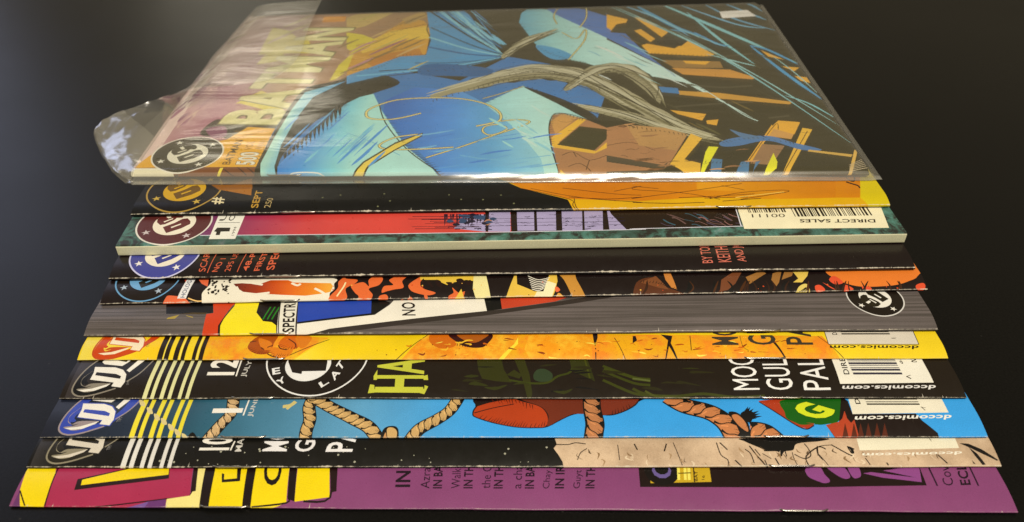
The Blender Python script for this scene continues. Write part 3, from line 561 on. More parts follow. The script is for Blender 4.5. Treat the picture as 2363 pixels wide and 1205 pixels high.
ART[2]=[
('p','1b160c','','',[-1,-4,262,-4,262,169,-1,169]),
('p','11130c','','',[52.92,25.13,137.51,23.23,151.98,-3.2,57.72,-3.2]),
('p','d2a012','','',[125.71,18.17,133.84,11.27,149.69,3.93,150.43,1.77,152.2,-3.2,174.5,-3.2,171.21,-3.2,262.2,-3.2,263.17,24.05,125.79,27.14]),
('g',0,[(133.75,'d08018'),(159.5,'c8740e'),(186.6,'cc7c10'),(222.74,'d08a10'),(258.87,'c87810')],'',[125.72,19.93,133.84,11.27,149.71,4.27,175.22,2.84,172.21,2.89,194.83,4.11,219.36,3.01,243.31,3.23,251.86,3.08,259.37,24.14,125.79,27.14]),
('g',0,[(196.28,'d89420'),(241.98,'c87a0e')],'',[195.77,8.87,220.28,6.65,223.84,2.93,243.31,3.23,250.36,24.34,199.12,25.49]),
('p','cfb81c','','',[259.37,24.14,269.81,23.91,262.2,-3.2,255.15,-3.2,252.08,3.08]),
('l','4a2808',0.28,'',[133.84,11.27,150.16,4.26,151.29,1.21,153.24,-2.15],0),
('l','4a2808',0.28,'',[151.98,4.58,152.18,1.2,153.71,-1.77],0),
('l','4a2808',0.28,'',[137.02,11.2,154.69,4.89,175.14,2.24,172.14,2.29,185.44,1.51,197.1,1.72],0),
('l','4a2808',0.28,'',[150.24,5.35,163.58,4.01,175.48,4.83,172.37,4.19,189.12,7.35,212.69,12.74],0),
('l','4a2808',0.28,'',[148.41,11.2,166.17,7.03,175.65,5.99],0),
('l','4a2808',0.28,'',[166.37,8.7,176.51,11.84,173.14,9.8,189.12,7.35,202.71,2.99],0),
('l','4a2808',0.28,'',[173.44,11.91,182.3,10.02],0),
('l','4a2808',0.28,'',[188.55,4.22,201.7,4.68,215.55,5.93],0),
('l','4a2808',0.28,'',[197.46,3.72,212.85,4.11],0),
('l','4a2808',0.28,'',[205.06,11.63,212.56,8.5],0),
('l','4a2808',0.28,'',[209.88,2.86,226.16,6.52,227.49,7.99,220.62,7.9,211.25,6.85,199.19,3.36],0),
('l','4a2808',0.28,'',[203.44,2.07,217.19,3.37],0),
('l','e8c860',0.3,'',[208.29,3.86,226.27,6.93],0),
('t','2a1c0a','JO','lettering',[253.99,8.58,256.1,17.0,249.96,11.48],0.02),
('c','a8873c','publisher_emblem',14.72,13.0,12.96),
('c','1e190f','publisher_emblem',14.72,13.0,12.38),
('c','c89a1c','publisher_emblem',14.72,13.0,7.26),
('p','c2a040','','publisher_emblem',[4.92,7.51,6.01,7.13,6.04,5.97,6.74,6.89,7.85,6.56,7.19,7.51,7.85,8.46,6.74,8.13,6.04,9.05,6.01,7.89]),
('p','c2a040','','publisher_emblem',[19.33,5.36,20.42,4.98,20.45,3.82,21.15,4.75,22.26,4.41,21.59,5.36,22.26,6.32,21.15,5.98,20.45,6.91,20.42,5.75]),
('p','c2a040','','publisher_emblem',[20.36,19.64,21.46,19.26,21.48,18.1,22.18,19.03,23.3,18.69,22.63,19.64,23.3,20.6,22.18,20.26,21.48,21.19,21.46,20.03]),
('p','c2a040','','publisher_emblem',[7.56,21.14,8.65,20.76,8.68,19.6,9.38,20.52,10.49,20.19,9.83,21.14,10.49,22.09,9.38,21.75,8.68,22.68,8.65,21.52]),
('p','6a4c12','','publisher_emblem',[11.38,10.64,14.57,13.02,16.74,15.54,18.46,15.92,19.99,14.06,20.36,12.37,17.99,9.75,13.65,7.04,13.02,7.88]),
('p','c89a1c','','publisher_emblem',[14.09,10.63,16.97,12.72,17.27,12.14,14.54,9.96]),
('p','6a4c12','','publisher_emblem',[8.37,13.73,8.01,15.58,8.9,17.79,10.88,19.77,13.83,20.26,15.82,19.4,16.81,17.75,16.51,16.28,14.55,16.29,14.18,15.06,11.59,12.41,10.04,11.94]),
('p','c89a1c','','publisher_emblem',[10.31,17.64,11.27,18.52,12.62,16.54,11.82,15.95,11.02,16.55]),
('p','c89a1c','','publisher_emblem',[10.57,14.11,13.24,16.14,13.51,15.65,11.0,13.52]),
('p','a0641a','','',[26.35,13.05,36.81,20.52,39.05,8.88]),
('p','8a5414','','',[23.09,16.17,37.88,15.84,38.48,13.16,26.85,12.66]),
('t','d8c894','#','lettering',[30.65,3.96,30.22,8.12,26.36,3.75],0.04),
('t','b88c34','SEPT','lettering',[42.9,1.84,42.6,11.93,40.35,1.78],0.04),
('t','b09860','250','lettering',[47.03,1.88,47.26,7.0,44.88,1.81],0),
('c','6a6a48','',70.3,8.36,0.35),
('c','6a6a48','',85.5,8.84,0.35),
('c','6a6a48','',87.94,4.41,0.35),
('c','6a6a48','',83.95,1.81,0.35),
('c','6a6a48','',108.29,7.67,0.35),
('c','6a6a48','',112.63,4.78,0.35),
('c','6a6a48','',120.22,4.49,0.35),
('c','6a6a48','',130.89,2.38,0.35),
('c','6a6a48','',126.5,7.1,0.35),
('c','6a6a48','',64.26,6.85,0.35),
('p','cfc4a8','','',[30.96,-0.3,31.2,-0.3,31.22,1.2]),
('p','cfc4a8','','',[242.23,-0.3,242.47,-0.3,242.43,0.4]),
('p','cfc4a8','','',[190.21,-0.3,190.45,-0.3,190.42,0.4]),
('p','cfc4a8','','',[189.94,-0.3,190.18,-0.3,190.16,0.6]),
('p','cfc4a8','','',[80.68,-0.3,80.92,-0.3,80.9,0.6]),
('p','cfc4a8','','',[103.7,-0.3,103.94,-0.3,103.89,0.25]),
('p','cfc4a8','','',[70.67,-0.3,70.91,-0.3,70.88,0.4]),
('p','cfc4a8','','',[94.63,-0.3,94.87,-0.3,94.83,0.4]),
('p','cfc4a8','','',[95.3,-0.3,95.54,-0.3,95.56,1.2]),
('p','cfc4a8','','',[41.83,-0.3,42.07,-0.3,42.09,1.2]),
('p','cfc4a8','','',[172.55,-0.3,172.79,-0.3,172.75,0.4]),
('p','cfc4a8','','',[45.69,-0.3,45.93,-0.3,45.88,0.25]),
('p','cfc4a8','','',[35.06,-0.3,35.3,-0.3,35.27,0.4]),
('p','cfc4a8','','',[10.92,-0.3,11.16,-0.3,11.13,0.4]),
('p','cfc4a8','','',[55.69,-0.3,55.93,-0.3,55.91,0.6])]
ART[3]=[
('p','3a5a56','marble','',[-1,-4,263,-4,263,169,-1,169]),
('g',0,[(25.33,'6e3a5c'),(43.24,'a23650'),(60.0,'c8423e'),(73.96,'d4483c'),(102.79,'d24a3c')],'',[26.01,5.21,74.65,4.52,129.49,4.36,130.03,24.29,16.08,29.16]),
('p','2a2018','','',[129.49,4.36,173.15,4.48,170.3,4.86,207.11,5.42,208.77,22.1,129.58,24.3]),
('p','a89cb6','','',[120.48,4.61,129.06,4.37,129.55,14.64,115.63,15.02,110.13,6.75]),
('p','a89cb6','','',[122.33,5.07,129.29,5.03,129.47,20.21,122.07,20.42]),
('p','a89cb6','','',[131.57,4.82,137.24,4.81,137.77,19.98,131.71,20.15]),
('p','a89cb6','','',[138.23,4.63,144.55,4.61,145.4,19.77,138.67,19.96]),
('p','a89cb6','','',[146.6,4.4,153.36,4.36,154.59,19.52,147.41,19.72]),
('p','a89cb6','','',[154.12,4.19,160.24,4.17,161.77,19.32,155.26,19.5]),
('p','a89cb6','','',[163.12,19.28,164.22,13.68,167.6,5.91,168.25,4.4,162.44,4.56]),
('p','2a2018','','',[120.72,20.46,120.91,4.6,121.77,4.57,122.29,20.41]),
('p','2a2018','','',[129.69,20.21,129.49,4.36,131.3,4.53,131.94,20.14]),
('l','2a2030',0.3,'',[155.86,6.38,156.65,6.51,157.5,6.72],0),
('l','2a2030',0.2,'',[145.3,5.4,146.34,5.53,147.39,5.65],0),
('l','2a2030',0.15,'',[156.37,7.12,157.1,7.1,157.79,7.01],0),
('l','2a2030',0.15,'',[144.3,7.76,145.33,7.58,146.33,7.63],0),
('l','2a2030',0.2,'',[158.88,10.64,159.28,10.32,159.73,10.38],0),
('l','2a2030',0.15,'',[151.15,7.04,152.12,6.79,153.21,7.29],0),
('l','2a2030',0.15,'',[145.88,12.23,146.85,12.28,147.83,11.79],0),
('l','2a2030',0.15,'',[141.85,8.28,142.84,8.03,143.83,7.92],0),
('l','2a2030',0.3,'',[148.18,11.78,148.93,11.84,149.69,11.97],0),
('l','2a2030',0.15,'',[160.53,8.91,160.94,8.74,161.41,8.96],0),
('l','2a2030',0.3,'',[135.15,12.3,136.06,11.96,136.98,11.94],0),
('l','2a2030',0.3,'',[116.33,7.86,116.67,8.0,117.02,7.54],0),
('l','2a2030',0.2,'',[147.29,10.57,148.19,10.78,148.99,10.45],0),
('l','2a2030',0.15,'',[118.39,10.99,119.48,11.04,120.53,10.55],0),
('l','2a2030',0.2,'',[157.14,12.93,158.04,12.6,159.0,12.96],0),
('l','2a2030',0.15,'',[156.26,9.1,157.03,8.85,157.83,9.06],0),
('l','2a2030',0.15,'',[125.43,8.44,126.21,8.26,126.99,8.09],0),
('l','2a2030',0.2,'',[116.75,13.74,117.67,13.87,118.6,13.85],0),
('l','2a2030',0.2,'',[132.47,9.76,133.76,9.27,135.04,9.69],0),
('l','2a2030',0.2,'',[129.34,10.15,130.14,10.51,130.96,10.26],0),
('l','2a2030',0.3,'',[148.06,9.71,148.78,10.0,149.39,9.37],0),
('l','2a2030',0.15,'',[134.79,8.86,135.45,8.99,136.09,8.82],0),
('l','2a2030',0.15,'',[163.66,10.89,164.02,10.96,164.41,11.26],0),
('l','2a2030',0.2,'',[146.72,8.83,147.74,8.96,148.69,8.4],0),
('l','2a2030',0.2,'',[159.64,13.1,160.12,12.69,160.69,12.99],0),
('l','2a2030',0.2,'',[156.52,6.52,157.38,6.87,158.19,6.7],0),
('l','2a2030',0.3,'',[134.26,13.02,135.22,12.92,136.16,13.28],0),
('l','2a2030',0.15,'',[149.57,7.46,149.97,7.53,150.3,7.29],0),
('l','2a2030',0.3,'',[147.64,7.67,148.05,7.35,148.53,7.95],0),
('l','2a2030',0.15,'',[148.03,11.56,149.16,11.37,150.35,11.49],0),
('l','2a2030',0.2,'',[156.35,12.49,157.58,12.06,158.91,12.49],0),
('l','2a2030',0.2,'',[138.6,11.74,139.63,12.1,140.64,11.45],0),
('l','2a2030',0.2,'',[130.14,6.05,130.56,5.66,130.96,6.18],0),
('l','2a2030',0.3,'',[137.43,6.0,137.84,6.36,138.15,5.75],0),
('l','2a2030',0.3,'',[127.76,7.84,128.85,7.89,129.89,8.08],0),
('l','2a2030',0.3,'',[154.31,5.23,155.32,5.35,156.33,5.55],0),
('l','2a2030',0.15,'',[150.2,10.26,150.67,10.02,151.12,10.16],0),
('l','2a2030',0.2,'',[119.44,10.04,119.79,10.03,120.14,10.33],0),
('l','2a2030',0.3,'',[153.35,9.26,154.5,8.92,155.62,8.81],0),
('l','2a2030',0.15,'',[144.17,5.88,144.92,6.16,145.64,5.99],0),
('l','2a2030',0.2,'',[144.6,14.06,145.75,14.11,146.83,13.77],0),
('l','2a2030',0.15,'',[142.78,14.03,143.98,14.0,145.11,13.74],0),
('l','2a2030',0.15,'',[152.1,8.0,153.2,8.12,154.31,7.86],0),
('l','2a2030',0.15,'',[124.05,9.0,124.75,9.36,125.44,9.27],0),
('l','2a2030',0.3,'',[121.53,8.32,121.92,8.38,122.35,8.6],0),
('l','2a2030',0.15,'',[127.17,10.82,128.22,10.64,129.31,10.46],0),
('l','2a2030',0.15,'',[139.6,7.66,140.79,7.93,141.93,7.45],0),
('l','2a2030',0.3,'',[164.29,7.21,164.78,6.97,165.33,7.48],0),
('l','2a2030',0.3,'',[166.43,9.58,167.47,9.78,168.47,9.76],0),
('l','2a2030',0.3,'',[155.15,6.71,155.65,6.54,156.2,6.83],0),
('l','2a2030',0.15,'',[153.24,4.89,154.22,4.71,155.24,4.61],0),
('l','2a2030',0.15,'',[145.41,8.18,146.05,8.01,146.78,8.37],0),
('l','2a2030',0.2,'',[133.98,8.12,134.62,7.95,135.26,7.71],0),
('l','2a2030',0.15,'',[122.83,14.59,123.23,15.05,123.62,14.33],0),
('l','2a2030',0.15,'',[150.13,8.36,150.68,8.65,151.21,8.25],0),
('l','2a2030',0.2,'',[165.65,9.99,166.56,9.89,167.48,9.86],0),
('l','2a2030',0.15,'',[163.31,11.29,163.97,11.66,164.51,11.02],0),
('l','2a2030',0.15,'',[156.82,8.55,158.05,8.21,159.33,8.41],0),
('l','2a2030',0.3,'',[123.42,11.08,124.24,10.75,125.03,10.81],0),
('l','2a2030',0.2,'',[157.09,9.46,158.23,9.05,159.43,9.62],0),
('p','2a2430','','',[106.57,15.43,107.28,15.41,107.34,11.22,107.03,7.96]),
('p','2a2430','','',[107.23,15.41,107.9,15.39,107.94,12.98,107.55,11.52]),
('p','2a2430','','',[108.69,15.37,109.14,15.36,109.4,12.39,109.03,10.33]),
('p','2a2430','','',[109.36,15.35,110.24,15.33,110.04,13.07,109.64,11.69]),
('p','2a2430','','',[110.77,15.31,111.26,15.3,111.5,10.88,111.15,7.47]),
('p','2a2430','','',[111.57,15.29,112.63,15.26,112.24,12.86,111.83,11.4]),
('p','2a2430','','',[112.94,15.25,114.04,15.22,113.62,11.89,113.23,9.46]),
('p','2a2430','','',[113.78,15.23,114.57,15.21,114.46,11.18,114.07,8.15]),
('p','2a2430','','',[114.7,15.21,115.76,15.18,115.38,10.62,115.0,7.07]),
('p','2a2430','','',[115.94,15.17,116.82,15.15,116.6,10.89,116.2,7.63]),
('p','2a2430','','',[117.13,15.14,117.66,15.12,117.77,12.86,117.34,11.56]),
('p','2a2430','','',[117.71,15.12,118.68,15.09,118.34,11.53,117.92,8.87]),
('p','2a2430','','',[118.81,15.09,119.34,15.08,119.44,11.73,119.01,9.37]),
('p','2a2430','','',[120.27,15.05,120.76,15.04,120.88,11.0,120.44,7.97]),
('p','2a2430','','',[121.51,15.02,122.04,15.0,122.11,11.27,121.66,8.46]),
('l','2a2430',0.2,'',[112.64,12.3,113.16,12.83,115.14,12.47],0),
('l','2a2430',0.3,'',[120.44,11.55,120.97,11.69,122.28,11.73],0),
('l','2a2430',0.2,'',[116.16,7.56,116.68,7.77,118.71,7.72],0),
('l','2a2430',0.2,'',[115.51,7.58,116.02,8.17,117.54,7.75],0),
('l','2a2430',0.45,'',[111.65,13.57,112.16,14.26,112.79,13.77],0),
('l','2a2430',0.3,'',[113.99,13.04,114.51,13.34,116.18,13.21],0),
('l','2a2430',0.2,'',[120.05,10.64,120.58,11.16,122.45,10.8],0),
('l','2a2430',0.3,'',[118.78,12.21,119.3,12.74,120.58,12.39],0),
('l','2a2430',0.3,'',[118.24,5.78,118.76,6.36,119.53,5.97],0),
('l','2a2430',0.45,'',[113.07,6.37,113.58,6.96,114.32,6.56],0),
('l','2a2430',0.45,'',[114.3,12.96,114.82,13.17,116.45,13.13],0),
('l','2a2430',0.45,'',[120.74,6.38,121.26,6.74,122.21,6.57],0),
('l','2a2430',0.45,'',[118.04,11.0,118.56,11.52,119.57,11.19],0),
('l','2a2430',0.45,'',[120.66,7.51,121.18,7.72,122.86,7.68],0),
('l','2a2430',0.45,'',[120.7,5.57,121.21,5.92,123.02,5.72],0),
('l','2a2430',0.2,'',[115.01,12.08,115.54,12.3,116.15,12.28],0),
('l','2a2430',0.3,'',[115.45,11.92,115.97,12.21,116.98,12.11],0),
('l','2a2430',0.45,'',[117.16,6.33,117.68,6.62,119.36,6.5],0),
('l','2a2430',0.3,'',[108.4,7.1,108.89,7.69,110.33,7.27],0),
('l','2a2430',0.45,'',[110.71,6.22,111.22,6.42,112.34,6.39],0),
('l','2a2430',0.2,'',[116.1,12.44,116.62,13.05,118.69,12.6],0),
('l','2a2430',0.45,'',[115.67,8.48,116.19,8.92,117.14,8.66],0),
('l','2a2430',0.45,'',[120.71,12.93,121.24,13.38,122.56,13.11],0),
('l','2a2430',0.3,'',[111.44,11.41,111.95,12.09,112.96,11.6],0),
('p','3c5068','','',[111.22,15.15,120.93,14.09,120.49,11.39,116.98,12.49,112.58,13.16]),
('s','b8805a','','',[120.27,9.87,121.36,11.75,122.9,11.56,122.66,9.42,121.35,8.32]),
('l','2a2030',0.18,'',[122.24,12.12,168.37,11.61],0),
('l','2a2030',0.18,'',[122.23,9.81,168.06,9.31],0),
('l','2a2030',0.18,'',[122.22,7.92,167.8,7.41],0),
('l','3a1c24',0.2,'',[96.0,8.2,118.54,7.8],0),
('l','3a1c24',0.28,'',[97.12,6.89,114.53,6.63],0),
('l','3a1c24',0.12,'',[107.17,10.08,120.31,9.94],0),
('l','3a1c24',0.28,'',[95.85,14.17,115.78,13.85],0),
('l','3a1c24',0.12,'',[104.97,13.76,115.03,13.71],0),
('l','3a1c24',0.28,'',[99.08,12.37,115.36,12.15],0),
('l','3a1c24',0.12,'',[107.45,8.33,112.86,8.41],0),
('l','3a1c24',0.2,'',[102.02,12.14,118.21,11.92],0),
('l','3a1c24',0.28,'',[94.42,12.73,112.55,12.46],0),
('l','3a1c24',0.2,'',[100.35,9.89,114.0,9.74],0),
('l','3a1c24',0.12,'',[107.9,8.85,119.66,8.75],0),
('l','3a1c24',0.12,'',[109.32,12.09,116.81,12.11],0),
('l','3a1c24',0.2,'',[101.94,11.14,112.76,11.07],0),
('l','3a1c24',0.12,'',[108.37,7.78,113.52,7.86],0),
('l','3a1c24',0.28,'',[103.8,7.6,119.58,7.39],0),
('l','3a1c24',0.28,'',[103.32,10.42,115.91,10.3],0),
('s','2a2430','','',[113.17,10.22,114.46,10.95,115.78,9.84,114.06,9.13]),
('s','2a2430','','',[107.47,11.22,108.76,11.95,110.1,10.84,108.38,10.12]),
('s','3a4a62','','',[112.09,11.55,113.39,12.28,114.72,11.17,112.99,10.45]),
('s','2a2430','','',[114.98,11.09,116.29,11.82,117.61,10.71,115.87,9.99]),
('s','2a2430','','',[119.53,9.66,120.84,10.39,122.14,9.28,120.4,8.57]),
('s','3a4a62','','',[120.75,10.39,122.06,11.12,123.36,10.01,121.62,9.3]),
('s','2a2430','','',[109.72,9.17,111.0,9.9,112.33,8.8,110.61,8.09]),
('s','3a4a62','','',[107.6,11.37,108.88,12.1,110.23,10.99,108.51,10.27]),
('s','3a4a62','','',[111.64,12.18,112.94,12.92,114.27,11.8,112.54,11.08]),
('s','3a4a62','','',[122.2,12.27,123.52,13.01,124.83,11.89,123.07,11.17]),
('s','3a4a62','','',[111.63,10.8,112.92,11.53,114.25,10.42,112.52,9.7]),
('s','2a2430','','',[115.24,14.88,116.55,15.63,117.89,14.49,116.13,13.76]),
('s','2a2430','','',[115.35,13.24,116.66,13.98,117.99,12.85,116.24,12.13]),
('s','3a4a62','','',[116.62,13.67,117.93,14.41,119.26,13.28,117.51,12.56]),
('l','8a6258',0.4,'',[204.57,12.87,206.01,11.5,208.68,10.11],0),
('l','3c5a62',0.4,'',[190.59,6.86,192.31,6.73,195.26,3.8],0),
('l','6a5048',0.4,'',[196.44,9.44,197.77,7.49,201.45,6.55],0),
('l','6a5048',0.25,'',[183.29,13.38,184.83,12.09,186.67,10.33],0),
('l','6a5048',0.6,'',[202.32,12.38,203.68,10.63,204.89,8.67],0),
('l','5a4a5a',0.4,'',[202.53,11.21,203.91,9.54,204.62,8.83],0),
('l','8a6258',0.25,'',[192.05,8.41,193.78,8.29,195.89,6.33],0),
('l','5a4a5a',0.25,'',[192.59,13.67,194.17,12.69,195.5,10.01],0),
('l','3c5a62',0.4,'',[189.61,13.44,191.28,12.92,194.39,9.73],0),
('l','6a5048',0.6,'',[184.63,11.0,186.31,10.57,188.71,7.29],0),
('l','8a6258',0.4,'',[202.11,8.44,203.37,6.35,204.43,6.4],0),
('l','8a6258',0.25,'',[197.49,9.41,199.22,9.29,202.1,5.78],0),
('l','3c5a62',0.6,'',[181.51,10.09,182.94,8.21,185.07,6.71],0),
('l','5a4a5a',0.25,'',[205.69,7.27,207.32,6.77,208.08,3.74],0),
('l','3c5a62',0.25,'',[187.6,10.38,189.22,9.64,191.75,8.65],0),
('l','3c5a62',0.6,'',[193.48,12.79,195.14,12.27,196.77,9.74],0),
('l','5a4a5a',0.25,'',[180.3,8.13,181.8,6.72,184.22,6.13],0),
('l','5a4a5a',0.4,'',[195.92,7.85,197.44,6.82,199.93,4.71],0),
('l','6a5048',0.4,'',[184.26,12.88,185.84,11.83,188.66,9.73],0),
('l','6a5048',0.25,'',[199.33,11.14,200.89,10.24,202.68,8.81],0),
('l','5a4a5a',0.25,'',[197.01,9.66,198.49,8.39,201.24,7.93],0),
('l','8a6258',0.6,'',[193.74,10.83,195.49,10.78,196.55,8.52],0),
('l','d8d4d0',0.35,'',[26.05,5.08,74.67,4.39,129.49,4.21,173.15,4.48,170.3,4.86,207.76,5.4],0),
('l','d8d4d0',0.35,'',[207.11,5.42,208.32,22.12],0),
('c','e0d8c0','publisher_emblem',15.45,12.5,12.52),
('c','5a2c28','publisher_emblem',15.45,12.5,11.96),
('c','ece0be','publisher_emblem',15.45,12.5,7.01),
('p','c8b8ac','','publisher_emblem',[5.98,7.2,7.04,6.84,7.06,5.72,7.74,6.61,8.81,6.28,8.17,7.2,8.81,8.12,7.74,7.8,7.06,8.69,7.04,7.57]),
('p','c8b8ac','','publisher_emblem',[19.9,5.13,20.96,4.76,20.99,3.64,21.66,4.53,22.74,4.21,22.1,5.13,22.74,6.05,21.66,5.73,20.99,6.62,20.96,5.5]),
('p','c8b8ac','','publisher_emblem',[20.91,18.93,21.97,18.56,21.99,17.44,22.67,18.34,23.74,18.01,23.1,18.93,23.74,19.85,22.67,19.53,21.99,20.42,21.97,19.3]),
('p','c8b8ac','','publisher_emblem',[8.53,20.37,9.59,20.01,9.61,18.88,10.29,19.78,11.36,19.45,10.72,20.37,11.36,21.29,10.29,20.97,9.61,21.86,9.59,20.74]),
('p','64302a','','publisher_emblem',[12.22,10.23,15.3,12.53,17.4,14.96,19.07,15.34,20.54,13.54,20.91,11.9,18.61,9.37,14.42,6.75,13.81,7.57]),
('p','ece0be','','publisher_emblem',[14.85,10.21,17.63,12.24,17.92,11.68,15.28,9.57]),
('p','64302a','','publisher_emblem',[9.31,13.21,8.97,15.0,9.83,17.14,11.74,19.05,14.59,19.52,16.52,18.69,17.47,17.1,17.19,15.68,15.28,15.68,14.93,14.5,12.43,11.94,10.93,11.48]),
('p','ece0be','','publisher_emblem',[11.19,16.99,12.11,17.85,13.43,15.93,12.65,15.36,11.88,15.94]),
('p','ece0be','','publisher_emblem',[11.44,13.58,14.02,15.55,14.28,15.07,11.85,13.01]),
('p','ece6cc','','issue_box',[29.47,2.9,38.17,2.79,38.33,24.11,29.04,24.37]),
('p','2a241a','','issue_box',[30.04,7.28,30.63,9.46,35.08,9.34,35.23,7.13,32.38,7.08,32.5,5.1,31.16,5.13,31.01,6.92]),
('t','4a4438','1994','issue_box',[37.33,4.77,37.1,9.76,36.37,4.79],0.0),
('t','3a342a','US','issue_box',[32.13,13.5,32.37,21.38,30.17,13.56],0.02),
('t','3a342a','CAN','issue_box',[35.07,13.42,35.44,22.73,33.11,13.48],0.02),
('l','3a342a',0.25,'issue_box',[30.06,12.46,37.48,12.26],0),
('p','f0e4b4','','barcode_panel',[207.79,3.82,256.61,3.07,260.25,24.86,209.09,26.28]),
('p','2a2620','','barcode_panel',[226.99,10.53,227.29,10.53,227.29,22.53,226.99,22.53]),
('p','2a2620','','barcode_panel',[227.99,10.53,228.79,10.53,228.79,22.53,227.99,22.53]),
('p','2a2620','','barcode_panel',[229.24,10.53,230.04,10.53,230.04,22.53,229.24,22.53]),
('p','2a2620','','barcode_panel',[230.34,10.53,231.14,10.53,231.14,22.53,230.34,22.53]),
('p','2a2620','','barcode_panel',[231.44,10.53,231.74,10.53,231.74,22.53,231.44,22.53]),
('p','2a2620','','barcode_panel',[232.04,10.53,232.34,10.53,232.34,22.53,232.04,22.53]),
('p','2a2620','','barcode_panel',[232.79,10.53,233.59,10.53,233.59,22.53,232.79,22.53]),
('p','2a2620','','barcode_panel',[233.89,10.53,234.19,10.53,234.19,22.53,233.89,22.53]),
('p','2a2620','','barcode_panel',[234.49,10.53,234.79,10.53,234.79,22.53,234.49,22.53]),
('p','2a2620','','barcode_panel',[235.09,10.53,235.89,10.53,235.89,22.53,235.09,22.53]),
('p','2a2620','','barcode_panel',[236.59,10.53,237.39,10.53,237.39,22.53,236.59,22.53]),
('p','2a2620','','barcode_panel',[237.69,10.53,238.24,10.53,238.24,22.53,237.69,22.53]),
('p','2a2620','','barcode_panel',[238.94,10.53,239.24,10.53,239.24,22.53,238.94,22.53]),
('p','2a2620','','barcode_panel',[239.69,10.53,239.99,10.53,239.99,22.53,239.69,22.53]),
('p','2a2620','','barcode_panel',[240.29,10.53,240.59,10.53,240.59,22.53,240.29,22.53]),
('p','2a2620','','barcode_panel',[240.89,10.53,241.19,10.53,241.19,22.53,240.89,22.53]),
('p','2a2620','','barcode_panel',[241.89,10.53,242.19,10.53,242.19,22.53,241.89,22.53]),
('p','2a2620','','barcode_panel',[242.64,10.53,243.44,10.53,243.44,22.53,242.64,22.53]),
('p','2a2620','','barcode_panel',[244.14,10.53,244.44,10.53,244.44,22.53,244.14,22.53]),
('p','2a2620','','barcode_panel',[244.74,10.53,245.04,10.53,245.04,22.53,244.74,22.53]),
('p','2a2620','','barcode_panel',[245.74,10.53,246.04,10.53,246.04,22.53,245.74,22.53]),
('p','2a2620','','barcode_panel',[246.34,10.53,246.64,10.53,246.64,22.53,246.34,22.53]),
('p','2a2620','','barcode_panel',[246.94,10.53,247.24,10.53,247.24,22.53,246.94,22.53]),
('p','2a2620','','barcode_panel',[247.54,10.53,248.34,10.53,248.34,22.53,247.54,22.53]),
('p','2a2620','','barcode_panel',[249.04,10.53,249.34,10.53,249.34,22.53,249.04,22.53]),
('p','2a2620','','barcode_panel',[249.79,10.53,250.09,10.53,250.09,22.53,249.79,22.53]),
('p','2a2620','','barcode_panel',[250.79,10.53,251.34,10.53,251.34,22.53,250.79,22.53]),
('p','2a2620','','barcode_panel',[251.79,10.53,252.59,10.53,252.59,22.53,251.79,22.53]),
('p','2a2620','','barcode_panel',[253.29,10.53,253.84,10.53,253.84,22.53,253.29,22.53]),
('p','2a2620','','barcode_panel',[211.76,13.3,212.06,13.3,212.06,21.3,211.76,21.3]),
('p','2a2620','','barcode_panel',[212.36,13.3,212.66,13.3,212.66,21.3,212.36,21.3]),
('p','2a2620','','barcode_panel',[213.36,13.3,213.66,13.3,213.66,21.3,213.36,21.3]),
('p','2a2620','','barcode_panel',[213.96,13.3,214.51,13.3,214.51,21.3,213.96,21.3]),
('p','2a2620','','barcode_panel',[214.81,13.3,215.11,13.3,215.11,21.3,214.81,21.3]),
('p','2a2620','','barcode_panel',[215.56,13.3,215.86,13.3,215.86,21.3,215.56,21.3]),
('p','2a2620','','barcode_panel',[216.31,13.3,216.61,13.3,216.61,21.3,216.31,21.3]),
('p','2a2620','','barcode_panel',[217.31,13.3,217.61,13.3,217.61,21.3,217.31,21.3]),
('p','2a2620','','barcode_panel',[217.91,13.3,218.46,13.3,218.46,21.3,217.91,21.3]),
('p','2a2620','','barcode_panel',[218.91,13.3,219.71,13.3,219.71,21.3,218.91,21.3]),
('p','2a2620','','barcode_panel',[220.01,13.3,220.31,13.3,220.31,21.3,220.01,21.3]),
('p','2a2620','','barcode_panel',[220.61,13.3,220.91,13.3,220.91,21.3,220.61,21.3]),
('p','2a2620','','barcode_panel',[221.36,13.3,221.91,13.3,221.91,21.3,221.36,21.3]),
('p','2a2620','','barcode_panel',[222.36,13.3,222.66,13.3,222.66,21.3,222.36,21.3]),
('p','2a2620','','barcode_panel',[223.36,13.3,223.91,13.3,223.91,21.3,223.36,21.3]),
('p','2a2620','','barcode_panel',[224.21,13.3,224.76,13.3,224.76,21.3,224.21,21.3]),
('t','3a3226','DIRECT SALES','barcode_panel',[253.85,8.31,228.09,9.03,253.29,6.26],0.05),
('t','4a4234','00111','barcode_panel',[223.86,12.41,212.44,12.49,223.6,10.31],0.0)]
